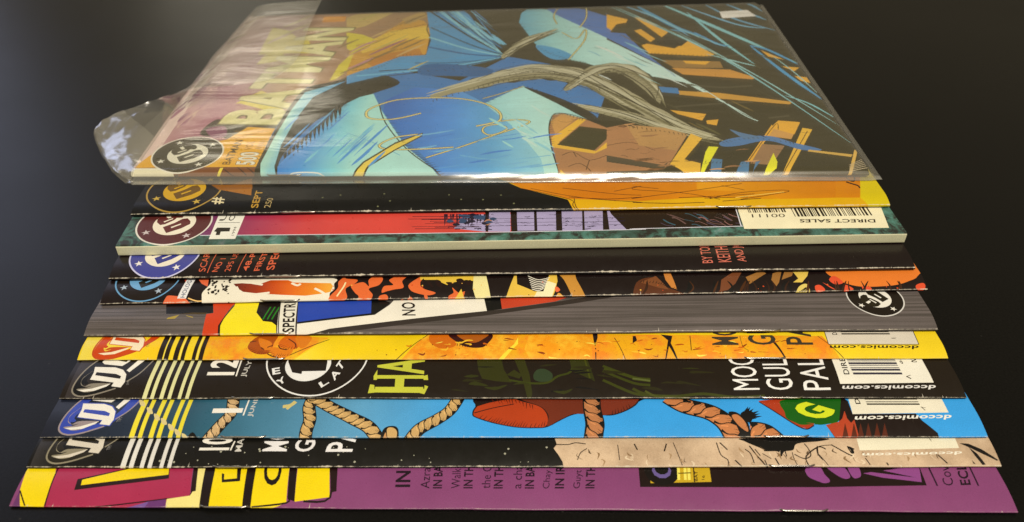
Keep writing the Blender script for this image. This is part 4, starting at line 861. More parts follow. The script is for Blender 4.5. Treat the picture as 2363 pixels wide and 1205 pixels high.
ART[4]=[
('p','211a10','','',[-1,-4,262,-4,262,169,-1,169]),
('c','c8c4d8','publisher_emblem',15.09,10.66,11.41),
('c','46488a','publisher_emblem',15.09,10.66,10.9),
('c','e8dcc0','publisher_emblem',15.09,10.66,6.39),
('p','e8e0d0','','publisher_emblem',[6.46,5.83,7.43,5.5,7.45,4.47,8.06,5.29,9.04,4.99,8.46,5.83,9.04,6.67,8.06,6.37,7.45,7.19,7.43,6.17]),
('p','e8e0d0','','publisher_emblem',[19.15,3.94,20.11,3.61,20.13,2.58,20.75,3.4,21.73,3.1,21.15,3.94,21.73,4.78,20.75,4.48,20.13,5.3,20.11,4.28]),
('p','e8e0d0','','publisher_emblem',[20.06,16.51,21.03,16.18,21.05,15.16,21.67,15.97,22.64,15.68,22.06,16.51,22.64,17.35,21.67,17.06,21.05,17.87,21.03,16.85]),
('p','e8e0d0','','publisher_emblem',[8.79,17.83,9.75,17.49,9.77,16.47,10.39,17.29,11.37,16.99,10.78,17.83,11.37,18.67,10.39,18.37,9.77,19.19,9.75,18.16]),
('p','3a3c80','','publisher_emblem',[12.15,8.58,14.96,10.68,16.87,12.9,18.39,13.24,19.73,11.6,20.06,10.11,17.97,7.8,14.15,5.41,13.6,6.16]),
('p','e8dcc0','','publisher_emblem',[14.54,8.57,17.08,10.42,17.34,9.91,14.94,7.98]),
('p','3a3c80','','publisher_emblem',[9.5,11.3,9.19,12.94,9.97,14.88,11.71,16.63,14.31,17.06,16.06,16.3,16.93,14.85,16.67,13.55,14.94,13.56,14.62,12.48,12.34,10.14,10.97,9.73]),
('p','e8dcc0','','publisher_emblem',[11.21,14.75,12.05,15.53,13.25,13.78,12.54,13.27,11.84,13.79]),
('p','e8dcc0','','publisher_emblem',[11.44,11.64,13.79,13.43,14.03,13.0,11.81,11.12]),
('t','d2613e','SCARY','lettering',[30.32,2.07,29.96,13.08,28.14,1.92],0),
('t','d2613e','NO 1','lettering',[34.25,1.87,35.74,7.9,32.4,1.85],0.02),
('t','d2613e','295 US','lettering',[38.31,1.94,39.44,10.96,36.49,1.79],0),
('t','d2613e','48-PAGE','lettering',[44.09,2.12,46.4,19.28,42.19,1.97],0.03),
('t','d2613e','FIRST','lettering',[47.8,2.06,48.98,10.76,45.9,1.91],0.03),
('t','d2613e','SPECI','lettering',[52.44,2.26,53.3,13.87,49.8,2.07],0.03),
('l','d2613e',0.25,'lettering',[31.13,1.42,32.03,11.76],0),
('l','d2613e',0.25,'lettering',[40.7,1.63,41.96,11.54],0),
('t','d07058','BY TOM','lettering',[195.42,2.78,195.92,12.88,191.95,2.73],0),
('t','d07058','KEITH','lettering',[201.51,3.0,201.77,10.94,197.27,2.96],0),
('t','d07058','AND JO','lettering',[207.43,3.01,207.24,13.0,203.61,2.96],0),
('p','cfc4a8','','',[32.48,-0.3,32.72,-0.3,32.67,0.3]),
('p','cfc4a8','','',[142.03,-0.3,142.27,-0.3,142.22,0.3]),
('p','cfc4a8','','',[61.2,-0.3,61.44,-0.3,61.42,0.6]),
('p','cfc4a8','','',[197.22,-0.3,197.46,-0.3,197.42,0.3]),
('p','cfc4a8','','',[57.89,-0.3,58.13,-0.3,58.11,0.6]),
('p','cfc4a8','','',[45.12,-0.3,45.36,-0.3,45.31,0.3]),
('p','cfc4a8','','',[157.41,-0.3,157.65,-0.3,157.6,0.3]),
('p','cfc4a8','','',[10.92,-0.3,11.16,-0.3,11.11,0.3]),
('p','cfc4a8','','',[21.49,-0.3,21.73,-0.3,21.71,0.6]),
('p','cfc4a8','','',[253.2,-0.3,253.44,-0.3,253.4,0.4]),
('p','cfc4a8','','',[180.23,-0.3,180.47,-0.3,180.42,0.3]),
('p','cfc4a8','','',[48.54,-0.3,48.78,-0.3,48.8,1.2]),
('p','cfc4a8','','',[135.46,-0.3,135.7,-0.3,135.67,0.4]),
('p','cfc4a8','','',[158.92,-0.3,159.16,-0.3,159.14,0.6]),
('p','cfc4a8','','',[37.15,-0.3,37.39,-0.3,37.34,0.25])]
ART[5]=[
('p','221b14','','',[-1,-4,264,-4,264,169,-1,169]),
('s','e0683e','','',[20.15,1.9,22.58,2.28,26.45,1.13,30.87,-3.2,38.95,-3.2,40.48,-3.2,21.6,-3.2]),
('l','efc070',0.4,'',[27.13,1.33,30.23,0.24,33.8,0.37,37.21,-0.41],0),
('p','e0683e','','',[26.55,12.1,30.07,7.27,32.26,5.86,31.41,11.97]),
('p','b84a30','','',[22.8,12.21,24.91,7.4,26.06,8.54,26.17,12.11]),
('s','ece2c2','','',[32.54,11.94,32.84,7.19,31.31,3.66,31.38,1.66,33.0,-3.2,38.14,-3.2,40.78,1.68,40.87,4.89,39.39,8.17,40.02,11.73]),
('s','ece2c2','','',[39.76,1.28,40.61,4.4,39.25,8.76,44.04,10.42,55.12,10.71,66.42,9.8,72.94,8.43,72.51,6.17,72.82,3.67,71.57,1.89,71.8,-3.2,64.22,-3.2,56.93,-3.2,49.65,-3.2,42.51,-3.2]),
('g',0,[(40.69,'6a2a1c'),(48.93,'a03a1c'),(56.26,'d85a20'),(67.26,'e88a28'),(71.66,'efa83a')],'',[40.22,7.0,41.97,4.86,44.08,3.38,50.07,2.35,56.69,1.77,64.0,1.41,69.72,2.15,71.83,2.77,72.28,5.14,71.36,6.47,59.5,7.05,57.43,8.26,51.87,8.42,48.58,6.51,42.93,7.21]),
('l','ece2c2',0.8,'',[41.44,5.63,42.99,3.4,45.71,2.44],0),
('l','ece2c2',0.8,'',[46.25,7.12,49.74,6.21],0),
('l','ece2c2',0.8,'',[45.06,2.02,49.35,2.36,52.55,2.74],0),
('l','ece2c2',0.8,'',[66.53,4.28,68.91,2.83,70.52,1.49],0),
('l','ece2c2',0.8,'',[58.81,6.79,60.83,5.67,61.81,6.44],0),
('l','2a2218',0.4,'',[39.55,2.62,39.33,2.98],0),
('l','2a2218',0.8,'',[37.68,4.13,37.59,5.06],0),
('l','2a2218',0.8,'',[32.68,4.2,33.27,5.12],0),
('l','2a2218',0.8,'',[38.36,5.04,38.25,6.34],0),
('l','2a2218',0.6,'',[33.42,8.1,32.98,9.06],0),
('l','2a2218',0.4,'',[38.61,5.55,39.17,6.0],0),
('l','2a2218',0.8,'',[33.16,8.22,33.15,8.7],0),
('l','2a2218',0.6,'',[34.81,5.08,34.82,6.43],0),
('l','2a2218',0.8,'',[38.19,3.79,38.67,4.79],0),
('l','2a2218',0.6,'',[35.28,2.58,35.96,2.96],0),
('l','2a2218',0.6,'',[37.27,5.32,37.41,6.15],0),
('l','2a2218',0.6,'',[36.18,3.32,36.08,4.46],0),
('l','2a2218',0.8,'',[35.0,3.91,35.21,4.62],0),
('l','2a2218',0.8,'',[33.55,6.25,33.91,6.72],0),
('l','2a2218',0.8,'',[34.62,2.95,34.45,4.11],0),
('l','2a2218',0.6,'',[38.24,4.75,38.33,5.65],0),
('l','2a2218',0.8,'',[33.99,7.0,33.97,8.38],0),
('l','2a2218',0.4,'',[38.86,3.49,38.92,3.77],0),
('l','2a2218',0.8,'',[38.78,7.49,39.06,7.88],0),
('l','2a2218',0.6,'',[34.3,3.14,34.02,3.88],0),
('l','2a2218',0.8,'',[33.52,6.95,34.01,7.79],0),
('l','2a2218',0.4,'',[37.0,7.88,36.99,8.53],0),
('l','2a2218',0.4,'',[33.36,2.75,32.95,3.67],0),
('l','2a2218',0.8,'',[34.31,7.49,34.73,8.71],0),
('l','2a2218',0.4,'',[36.98,5.79,36.5,7.21],0),
('l','2a2218',0.8,'',[38.43,8.2,38.9,9.31],0),
('s','e06a34','','',[76.01,10.13,73.84,7.23,73.87,4.12,71.38,0.23,73.5,-1.97,77.16,0.12,76.48,3.88,79.1,6.05,79.7,7.9,75.89,8.67]),
('s','e06a34','','',[77.99,4.93,79.51,6.04,81.92,6.58,83.74,4.79,83.43,7.8,85.71,9.73,87.92,8.34,86.97,5.28,83.84,3.71,85.27,1.21,83.9,-1.44,80.66,-1.35,80.84,0.83,79.49,2.29]),
('s','e06a34','','',[88.04,2.1,88.66,4.68,91.49,5.17,90.06,7.62,93.99,10.17,95.71,9.46,94.25,6.88,94.85,3.99,92.04,3.27,89.64,2.56]),
('s','e06a34','','',[87.53,-1.54,87.33,0.7,89.32,1.36,90.2,0.19,89.55,-1.59]),
('s','e06a34','','',[96.43,5.05,98.34,7.4,101.51,9.97,100.1,5.53,101.44,3.32,105.17,1.75,102.76,0.85,98.64,1.88,96.95,3.16]),
('s','e06a34','','',[96.35,-0.84,97.29,0.41,98.2,-1.21,97.68,-2.44]),
('s','e06a34','','',[101.54,0.88,102.34,1.09,102.81,-0.39,102.01,-0.69]),
('s','e06a34','','',[109.28,0.27,110.88,1.63,110.44,3.64,112.52,1.59,114.55,2.03,114.16,0.17,115.02,-2.92,110.18,-2.79]),
('s','e06a34','','',[94.0,-1.72,94.71,-0.48,95.64,-2.07]),
('l','efe0a0',0.5,'',[73.94,0.97,75.6,4.44,76.14,6.73],0),
('p','e3bd42','','',[99.71,12.04,100.0,7.35,104.97,7.22,106.73,4.26,105.82,6.58,108.77,4.76,110.8,5.85,114.91,6.96,117.4,6.28,123.09,-3.2,120.27,-3.2,115.43,-3.2,114.97,-3.2,113.32,3.06,110.08,-3.2,119.05,-3.2,120.71,11.46]),
('p','e9dc90','','',[117.36,10.88,117.0,2.98,118.65,-3.2,123.09,-3.2,120.92,11.46]),
('s','2a1c12','','',[100.07,6.12,101.2,7.97,100.95,4.94]),
('s','2a1c12','','',[102.07,7.3,103.37,6.04,104.28,3.78,102.57,5.47]),
('s','2a1c12','','',[104.97,7.22,106.65,6.55,107.16,3.71,105.48,4.84]),
('s','2a1c12','','',[108.32,5.91,110.38,5.86,110.01,4.18]),
('s','2a1c12','','',[111.59,7.05,113.24,7.64,114.51,5.76,112.88,4.66]),
('s','2a1c12','','',[114.92,5.75,116.15,6.93,116.79,5.13,115.35,4.6]),
('s','2a1c12','','',[114.35,1.56,115.37,2.51,116.11,1.05,114.97,0.38]),
('s','2a1c12','','',[111.25,4.15,112.49,3.59,111.68,2.59]),
('p','e3ba48','','',[131.21,11.17,126.72,-3.2,141.24,-3.2,143.19,1.44,144.28,5.61,144.23,10.81]),
('p','eadfa8','','',[137.92,2.53,135.19,-3.2,141.24,-3.2,143.79,4.49,141.39,5.68]),
('p','221b14','','',[131.21,11.17,131.21,4.51,136.64,1.57,139.51,1.51,142.55,10.86]),
('l','efe6c8',0.28,'',[134.87,8.37,138.11,6.36,141.91,7.39],0),
('l','efe6c8',0.28,'',[135.03,7.25,138.06,5.53,141.52,6.52],0),
('l','efe6c8',0.28,'',[135.2,6.19,138.02,4.74,141.14,5.69],0),
('l','efe6c8',0.28,'',[135.36,5.19,137.99,3.97,140.76,4.9],0),
('l','efe6c8',0.28,'',[135.53,4.24,137.95,3.24,140.39,4.13],0),
('l','efe6c8',0.28,'',[135.69,3.34,137.92,2.53,140.02,3.4],0),
('l','efe6c8',0.28,'',[135.86,2.47,137.88,1.84,139.65,2.69],0),
('s','c48a38','','',[144.23,10.81,146.4,6.15,149.3,-3.2,148.77,-3.2,153.25,-3.2,150.54,6.05,149.69,10.66]),
('s','dca040','','',[142.66,-3.2,144.39,0.94,147.63,-3.2,148.63,-3.2,142.49,-3.2]),
('s','e0683e','','',[143.28,2.91,144.12,3.15,144.86,1.89,143.59,1.19]),
('s','5c3420','','',[169.7,4.44,175.01,6.64,176.65,3.74,181.63,1.13,190.87,-3.2,195.95,-3.2,196.53,1.3,190.54,-3.2,171.7,-3.2,167.73,-3.2]),
('p','7c4a2a','','',[170.94,4.41,176.36,7.24,179.61,1.41,176.43,2.2]),
('p','c8803a','','',[179.09,8.49,181.3,9.11,182.29,1.35,180.54,2.12,179.18,5.34]),
('p','74442a','','',[197.24,4.91,202.84,9.19,204.78,8.46,201.46,3.19,198.5,0.79,195.95,0.38]),
('p','9a6a34','','',[205.4,5.88,211.24,8.96,212.56,7.57,205.96,2.83]),
('p','9a6a34','','',[213.44,4.53,214.65,7.51,217.96,8.77,215.67,3.4,214.48,1.9]),
('p','9a6a34','','',[216.77,4.45,218.61,8.07,221.54,7.99,220.57,6.1]),
('p','d8b850','','',[221.32,8.68,226.78,8.53,225.58,5.97,223.13,3.23,220.23,3.3,222.33,4.88]),
('s','d8c060','','',[219.71,-3.2,221.39,1.27,224.59,2.43,224.22,-3.2]),
('l','2a2014',0.3,'',[221.35,-0.49,223.87,1.22],0),
('l','2a2014',0.3,'',[222.17,-0.52,224.2,1.21],0),
('l','2a2014',0.3,'',[222.99,-0.54,224.53,1.21],0),
('s','e27a2e','','',[232.24,8.38,233.09,5.79,236.42,2.94,240.96,1.35,246.73,1.14,253.13,1.59,257.79,2.99,261.5,5.1,264.63,11.61,233.6,12.47]),
('s','dd5230','','',[232.16,4.1,234.34,5.76,236.42,2.94,233.71,2.24]),
('s','dd5230','','',[226.88,1.64,228.67,2.09,229.83,0.17,227.09,-0.65]),
('s','dd5230','','',[229.77,3.09,231.15,2.04,233.19,0.33,231.72,1.06]),
('s','dd5230','','',[236.54,1.93,238.06,1.41,238.98,0.22,235.81,-0.57]),
('s','dd5230','','',[242.2,1.33,244.62,1.04,244.67,-0.17,242.28,0.15]),
('s','dd5230','','',[259.77,1.45,262.1,2.14,262.52,0.92,260.84,-1.26,259.31,0.05]),
('h','1e1610',[169.7,4.44,176.65,3.74,181.63,1.13,190.87,-0.29],1.4,0.6),
('c','e8b048','',228.42,-3.53,0.12),
('c','d8602c','',208.44,1.0,0.12),
('c','e8b048','',100.86,4.67,0.28),
('c','e8b048','',119.76,4.45,0.18),
('c','d8602c','',72.5,3.58,0.28),
('c','1e1610','',203.73,-0.85,0.12),
('c','e8b048','',110.52,5.73,0.28),
('c','e8b048','',170.62,1.45,0.28),
('c','1e1610','',101.09,4.35,0.18),
('c','d8602c','',176.4,3.19,0.18),
('c','c84a24','',138.36,-0.67,0.18),
('c','e8b048','',188.7,-2.67,0.18),
('c','d8602c','',231.11,2.23,0.28),
('c','c84a24','',209.07,-0.0,0.18),
('c','1e1610','',212.23,2.63,0.18),
('c','e8b048','',120.32,5.62,0.12),
('c','1e1610','',105.08,5.55,0.12),
('c','c84a24','',196.06,-2.08,0.28),
('c','c84a24','',100.9,4.07,0.28),
('c','1e1610','',134.82,0.28,0.18),
('c','c84a24','',97.58,4.95,0.28),
('c','1e1610','',149.5,1.55,0.18),
('c','c84a24','',253.31,0.45,0.28),
('c','c84a24','',249.93,0.98,0.18),
('c','c84a24','',177.72,1.16,0.18),
('c','1e1610','',99.33,0.79,0.28),
('c','1e1610','',112.94,4.97,0.12),
('c','1e1610','',194.05,2.58,0.28),
('c','c84a24','',72.48,5.01,0.18),
('c','e8b048','',78.18,5.32,0.28),
('c','c84a24','',125.6,-1.19,0.12),
('c','c84a24','',139.49,5.28,0.28),
('c','e8b048','',113.54,5.36,0.18),
('c','d8602c','',140.83,-1.16,0.28),
('c','c84a24','',75.78,1.85,0.18),
('c','1e1610','',244.18,1.32,0.12),
('c','c84a24','',185.62,-1.8,0.18),
('c','e8b048','',117.38,2.84,0.28),
('c','c84a24','',210.26,1.93,0.28),
('c','1e1610','',188.07,2.02,0.18),
('w','16110c',[218.15,4.02,218.92,0.94,217.22,-2.53],0.8773339164858871),
('w','16110c',[199.12,4.46,200.11,1.32,196.42,-1.96],0.8492459630745464),
('w','16110c',[218.0,4.03,216.27,0.99,217.76,-2.55],0.9745243541461892),
('w','4a2c18',[225.4,3.86,224.41,0.83,223.83,-2.72],0.8301483064914486),
('w','16110c',[244.75,3.43,242.61,0.47,240.42,-3.18],0.6845091060318127),
('w','3a2416',[219.11,4.0,217.15,0.98,217.14,-2.53],0.5533408136682112),
('w','3a2416',[234.49,3.65,234.26,0.63,234.4,-3.01],0.8216003117469863),
('w','3a2416',[211.51,4.17,211.91,1.08,210.31,-2.34],0.36438875899401535),
('w','3a2416',[206.48,4.29,204.14,1.24,203.66,-2.16],0.6989749737040462),
('w','3a2416',[207.1,4.28,207.85,1.16,206.78,-2.25],0.515668940547308),
('w','16110c',[194.98,4.56,194.13,1.44,192.48,-1.85],0.9406289173398243),
('w','3a2416',[173.24,5.07,172.47,1.89,170.19,-1.23],0.977998377974667),
('w','4a2c18',[196.22,4.53,194.6,1.43,192.88,-1.86],0.7085882618106737),
('w','16110c',[187.97,4.72,186.65,1.6,186.77,-1.69],0.522556623765041),
('w','3a2416',[242.34,3.48,242.81,0.46,242.87,-3.24],0.576657556488482),
('w','3a2416',[250.59,3.3,250.99,0.3,247.26,-3.37],0.6576335913692313),
('w','4a2c18',[186.8,4.75,187.6,1.58,183.56,-1.6],0.47661796472503326),
('w','3a2416',[205.92,4.3,205.0,1.22,203.94,-2.17],0.48412286959465767),
('w','3a2416',[213.47,4.13,213.75,1.04,210.56,-2.35],0.5687814429514646),
('w','3a2416',[237.6,3.58,235.78,0.6,234.83,-3.02],0.8395427658066161),
('w','4a2c18',[254.61,3.21,254.05,0.24,249.58,-3.43],0.9183801219523275),
('w','3a2416',[254.13,3.22,254.04,0.24,249.7,-3.43],0.6893551167607106),
('w','3a2416',[238.32,3.57,237.65,0.57,238.09,-3.11],0.5091884495156649),
('w','16110c',[186.75,4.75,186.01,1.61,183.82,-1.61],0.9381306073588198),
('w','4a2c18',[205.15,4.32,203.18,1.26,200.99,-2.09],0.9768230668023481),
('w','4a2c18',[233.74,3.67,233.49,0.65,232.96,-2.97],0.38335868002062784),
('p','cfc4a8','','',[143.74,-0.3,143.98,-0.3,143.94,0.3]),
('p','cfc4a8','','',[194.37,-0.3,194.61,-0.3,194.56,0.3]),
('p','cfc4a8','','',[76.76,-0.3,77.0,-0.3,76.96,0.4]),
('p','cfc4a8','','',[148.34,-0.3,148.58,-0.3,148.61,1.2]),
('p','cfc4a8','','',[196.3,-0.3,196.54,-0.3,196.5,0.4]),
('p','cfc4a8','','',[170.3,-0.3,170.54,-0.3,170.57,1.2]),
('p','cfc4a8','','',[241.13,-0.3,241.37,-0.3,241.32,0.25]),
('p','cfc4a8','','',[96.74,-0.3,96.98,-0.3,97.0,1.2]),
('p','cfc4a8','','',[6.75,-0.3,6.99,-0.3,6.97,0.6]),
('p','cfc4a8','','',[99.35,-0.3,99.59,-0.3,99.54,0.25]),
('p','cfc4a8','','',[90.78,-0.3,91.02,-0.3,91.0,0.6]),
('p','cfc4a8','','',[17.03,-0.3,17.27,-0.3,17.22,0.3]),
('p','cfc4a8','','',[253.63,-0.3,253.87,-0.3,253.82,0.25]),
('p','cfc4a8','','',[43.91,-0.3,44.15,-0.3,44.1,0.3]),
('p','cfc4a8','','',[147.94,-0.3,148.18,-0.3,148.16,0.6]),
('p','e2ded0','','title_panel',[23.71,1.27,26.5,1.21,27.9,13.27,25.27,13.35]),
('t','2a3a58','HOLOGRAM','title_panel',[25.99,1.56,26.96,13.3,24.62,1.59],0.02),
('c','6a9cba','publisher_emblem',12.18,10.4,10.2),
('c','241e18','publisher_emblem',12.18,10.4,9.74),
('c','6fa4c4','publisher_emblem',12.18,10.4,5.71),
('p','a8b4b8','','publisher_emblem',[4.46,6.08,5.32,5.78,5.34,4.87,5.89,5.6,6.77,5.33,6.25,6.08,6.77,6.83,5.89,6.57,5.34,7.3,5.32,6.38]),
('p','a8b4b8','','publisher_emblem',[15.81,4.39,16.67,4.09,16.69,3.18,17.24,3.91,18.11,3.64,17.59,4.39,18.11,5.14,17.24,4.88,16.69,5.61,16.67,4.69]),
('p','a8b4b8','','publisher_emblem',[16.62,15.64,17.49,15.34,17.5,14.42,18.06,15.15,18.93,14.89,18.41,15.64,18.93,16.38,18.06,16.12,17.5,16.85,17.49,15.94]),
('p','a8b4b8','','publisher_emblem',[6.54,16.81,7.4,16.51,7.42,15.6,7.97,16.33,8.85,16.06,8.33,16.81,8.85,17.56,7.97,17.3,7.42,18.02,7.4,17.11]),
('p','2c2820','','publisher_emblem',[9.55,8.54,12.06,10.42,13.77,12.4,15.12,12.71,16.33,11.24,16.62,9.91,14.75,7.85,11.34,5.71,10.84,6.38]),
('p','6fa4c4','','publisher_emblem',[11.69,8.53,13.95,10.19,14.19,9.73,12.04,8.01]),
('p','2c2820','','publisher_emblem',[7.18,10.98,6.9,12.43,7.6,14.18,9.15,15.73,11.48,16.12,13.05,15.44,13.82,14.15,13.59,12.98,12.04,12.99,11.76,12.03,9.72,9.94,8.5,9.57]),
('p','6fa4c4','','publisher_emblem',[8.71,14.05,9.46,14.75,10.53,13.19,9.9,12.73,9.27,13.2]),
('p','6fa4c4','','publisher_emblem',[8.91,11.27,11.01,12.88,11.23,12.49,9.25,10.81])]
ART[6]=[
('p','6c625a','streak','',[-1,-4,262,-4,262,169,-1,169]),
('p','1c1610','','',[20.28,15.88,35.37,15.72,37.34,7.97,31.45,7.67,22.89,7.76]),
('p','a8903c','','',[24.07,6.14,27.12,7.31,26.25,5.65,23.59,5.45]),
('p','a8903c','','',[29.25,7.04,31.67,6.3,31.6,5.92,29.52,6.7]),
('p','4a3a18','','',[26.7,7.57,30.92,8.3,35.41,8.15,35.26,7.48]),
('p','cf4422','','',[35.2,15.72,37.51,7.97,35.43,7.48,35.75,3.62,36.13,-3.2,36.83,-3.2,43.0,-3.2,41.29,-3.2,40.8,4.42,42.45,11.34,45.55,15.61]),
('p','241c12','','',[43.08,11.6,41.16,5.74,40.22,2.78,41.2,-3.2,41.97,-3.2,41.0,2.77,41.61,5.29,43.91,11.06]),
('p','efda28','','',[43.09,15.64,43.17,11.22,41.32,5.07,40.9,2.77,41.87,-3.2,43.0,-3.2,58.99,-3.2,58.04,2.63,57.13,15.49]),
('p','221c12','','',[50.46,15.56,50.82,8.09,53.68,4.3,56.47,3.86,58.04,2.63,59.19,-0.22,58.6,4.26,58.19,15.48]),
('l','2a7a22',0.45,'',[53.55,4.96,54.7,10.68],0),
('l','2a7a22',0.45,'',[54.91,4.94,56.08,10.66],0),
('l','2a7a22',0.45,'',[56.27,4.93,57.46,10.65],0),
('p','241c12','','',[57.98,3.03,59.07,-3.2,59.49,-3.2,59.99,-3.2,57.13,15.49]),
('p','e4dcc0','','title_panel',[56.96,15.49,59.07,-3.2,59.49,-3.2,65.16,-3.2,64.62,-3.2,62.4,15.43]),
('t','241c12','SPECTRE','title_panel',[63.96,0.27,62.03,14.08,60.28,0.19],0.05),
('l','241c12',0.3,'title_panel',[59.17,-0.46,56.96,15.49],0),
('l','241c12',0.3,'title_panel',[64.58,-0.42,62.57,15.43],0),
('p','2d48a0','','',[62.57,15.43,64.32,3.87,74.04,4.77,86.62,7.27,85.93,16.1]),
('p','1a1612','','',[64.32,3.87,64.37,3.18,74.12,4.21,88.1,6.51,92.28,12.24,85.72,16.1,86.61,7.38]),
('p','ebe2c6','','',[64.37,3.18,65.06,-3.2,66.14,-3.2,74.49,1.39,122.69,7.97,121.44,15.73,94.34,16.01,91.98,11.31,87.89,6.68]),
('t','241c12','NO','lettering',[100.64,6.22,99.88,12.47,96.33,6.26],0.04),
('p','1a1612','','',[121.44,15.73,122.69,7.97,127.38,8.96,126.77,15.67]),
('p','c4452a','','',[126.77,15.67,127.38,8.96,144.27,12.45,150.17,15.43]),
('p','39322c','','',[65.06,-2.49,66.09,-1.27,74.49,1.39,127.38,8.77,145.91,12.62,158.38,15.34,166.6,15.26,149.89,11.32,121.6,5.91,74.7,-0.29]),  # dark reflection edge painted as a strip below the white shape
('c','d8d2c0','publisher_emblem',246.29,13.35,8.9),
('c','241e16','publisher_emblem',246.29,13.35,8.5),
('c','e8e0c8','publisher_emblem',246.29,13.35,4.98),
('p','e8e0c8','','publisher_emblem',[250.06,6.62,250.32,7.37,251.12,7.38,250.48,7.87,250.71,8.63,250.06,8.17,249.4,8.63,249.63,7.87,249.0,7.38,249.8,7.37]),
('p','e8e0c8','','publisher_emblem',[251.53,16.51,251.79,17.26,252.59,17.28,251.95,17.76,252.19,18.52,251.53,18.07,250.88,18.52,251.11,17.76,250.47,17.28,251.27,17.26]),
('p','e8e0c8','','publisher_emblem',[241.73,17.22,241.99,17.98,242.78,17.99,242.15,18.47,242.38,19.24,241.73,18.78,241.07,19.24,241.3,18.47,240.67,17.99,241.46,17.98]),
('p','e8e0c8','','publisher_emblem',[240.7,8.43,240.96,9.18,241.76,9.2,241.12,9.68,241.35,10.44,240.7,9.99,240.05,10.44,240.28,9.68,239.64,9.2,240.44,9.18]),
('p','2a241a','','publisher_emblem',[247.91,11.05,246.27,13.24,244.54,14.73,244.28,15.92,245.56,16.96,246.72,17.22,248.52,15.59,250.38,12.61,249.8,12.18]),
('p','e8e0c8','','publisher_emblem',[247.92,12.92,246.48,14.89,246.88,15.1,248.38,13.23]),
('p','2a241a','','publisher_emblem',[245.79,8.99,244.52,8.74,243.0,9.35,241.64,10.71,241.3,12.73,241.89,14.1,243.02,14.78,244.04,14.58,244.03,13.23,244.87,12.98,246.69,11.2,247.02,10.13]),
('p','e8e0c8','','publisher_emblem',[243.11,10.32,242.5,10.98,243.86,11.91,244.26,11.36,243.85,10.81]),
('p','e8e0c8','','publisher_emblem',[245.53,10.5,244.13,12.33,244.47,12.52,245.93,10.79]),
('p','cfc4a8','','',[165.77,-0.3,166.01,-0.3,165.96,0.25]),
('p','cfc4a8','','',[191.63,-0.3,191.87,-0.3,191.82,0.3]),
('p','cfc4a8','','',[60.39,-0.3,60.63,-0.3,60.58,0.25]),
('p','cfc4a8','','',[175.21,-0.3,175.45,-0.3,175.47,1.2]),
('p','cfc4a8','','',[25.89,-0.3,26.13,-0.3,26.11,0.6]),
('p','cfc4a8','','',[11.93,-0.3,12.17,-0.3,12.12,0.25]),
('p','cfc4a8','','',[59.23,-0.3,59.47,-0.3,59.5,1.2]),
('p','cfc4a8','','',[156.3,-0.3,156.54,-0.3,156.56,1.2]),
('p','cfc4a8','','',[54.22,-0.3,54.46,-0.3,54.49,1.2]),
('p','cfc4a8','','',[110.09,-0.3,110.33,-0.3,110.31,0.6]),
('p','cfc4a8','','',[153.07,-0.3,153.31,-0.3,153.26,0.25]),
('p','cfc4a8','','',[195.99,-0.3,196.23,-0.3,196.19,0.3]),
('p','cfc4a8','','',[180.63,-0.3,180.87,-0.3,180.84,0.4]),
('p','cfc4a8','','',[74.23,-0.3,74.47,-0.3,74.43,0.3]),
('p','cfc4a8','','',[246.23,-0.3,246.47,-0.3,246.43,0.4])]
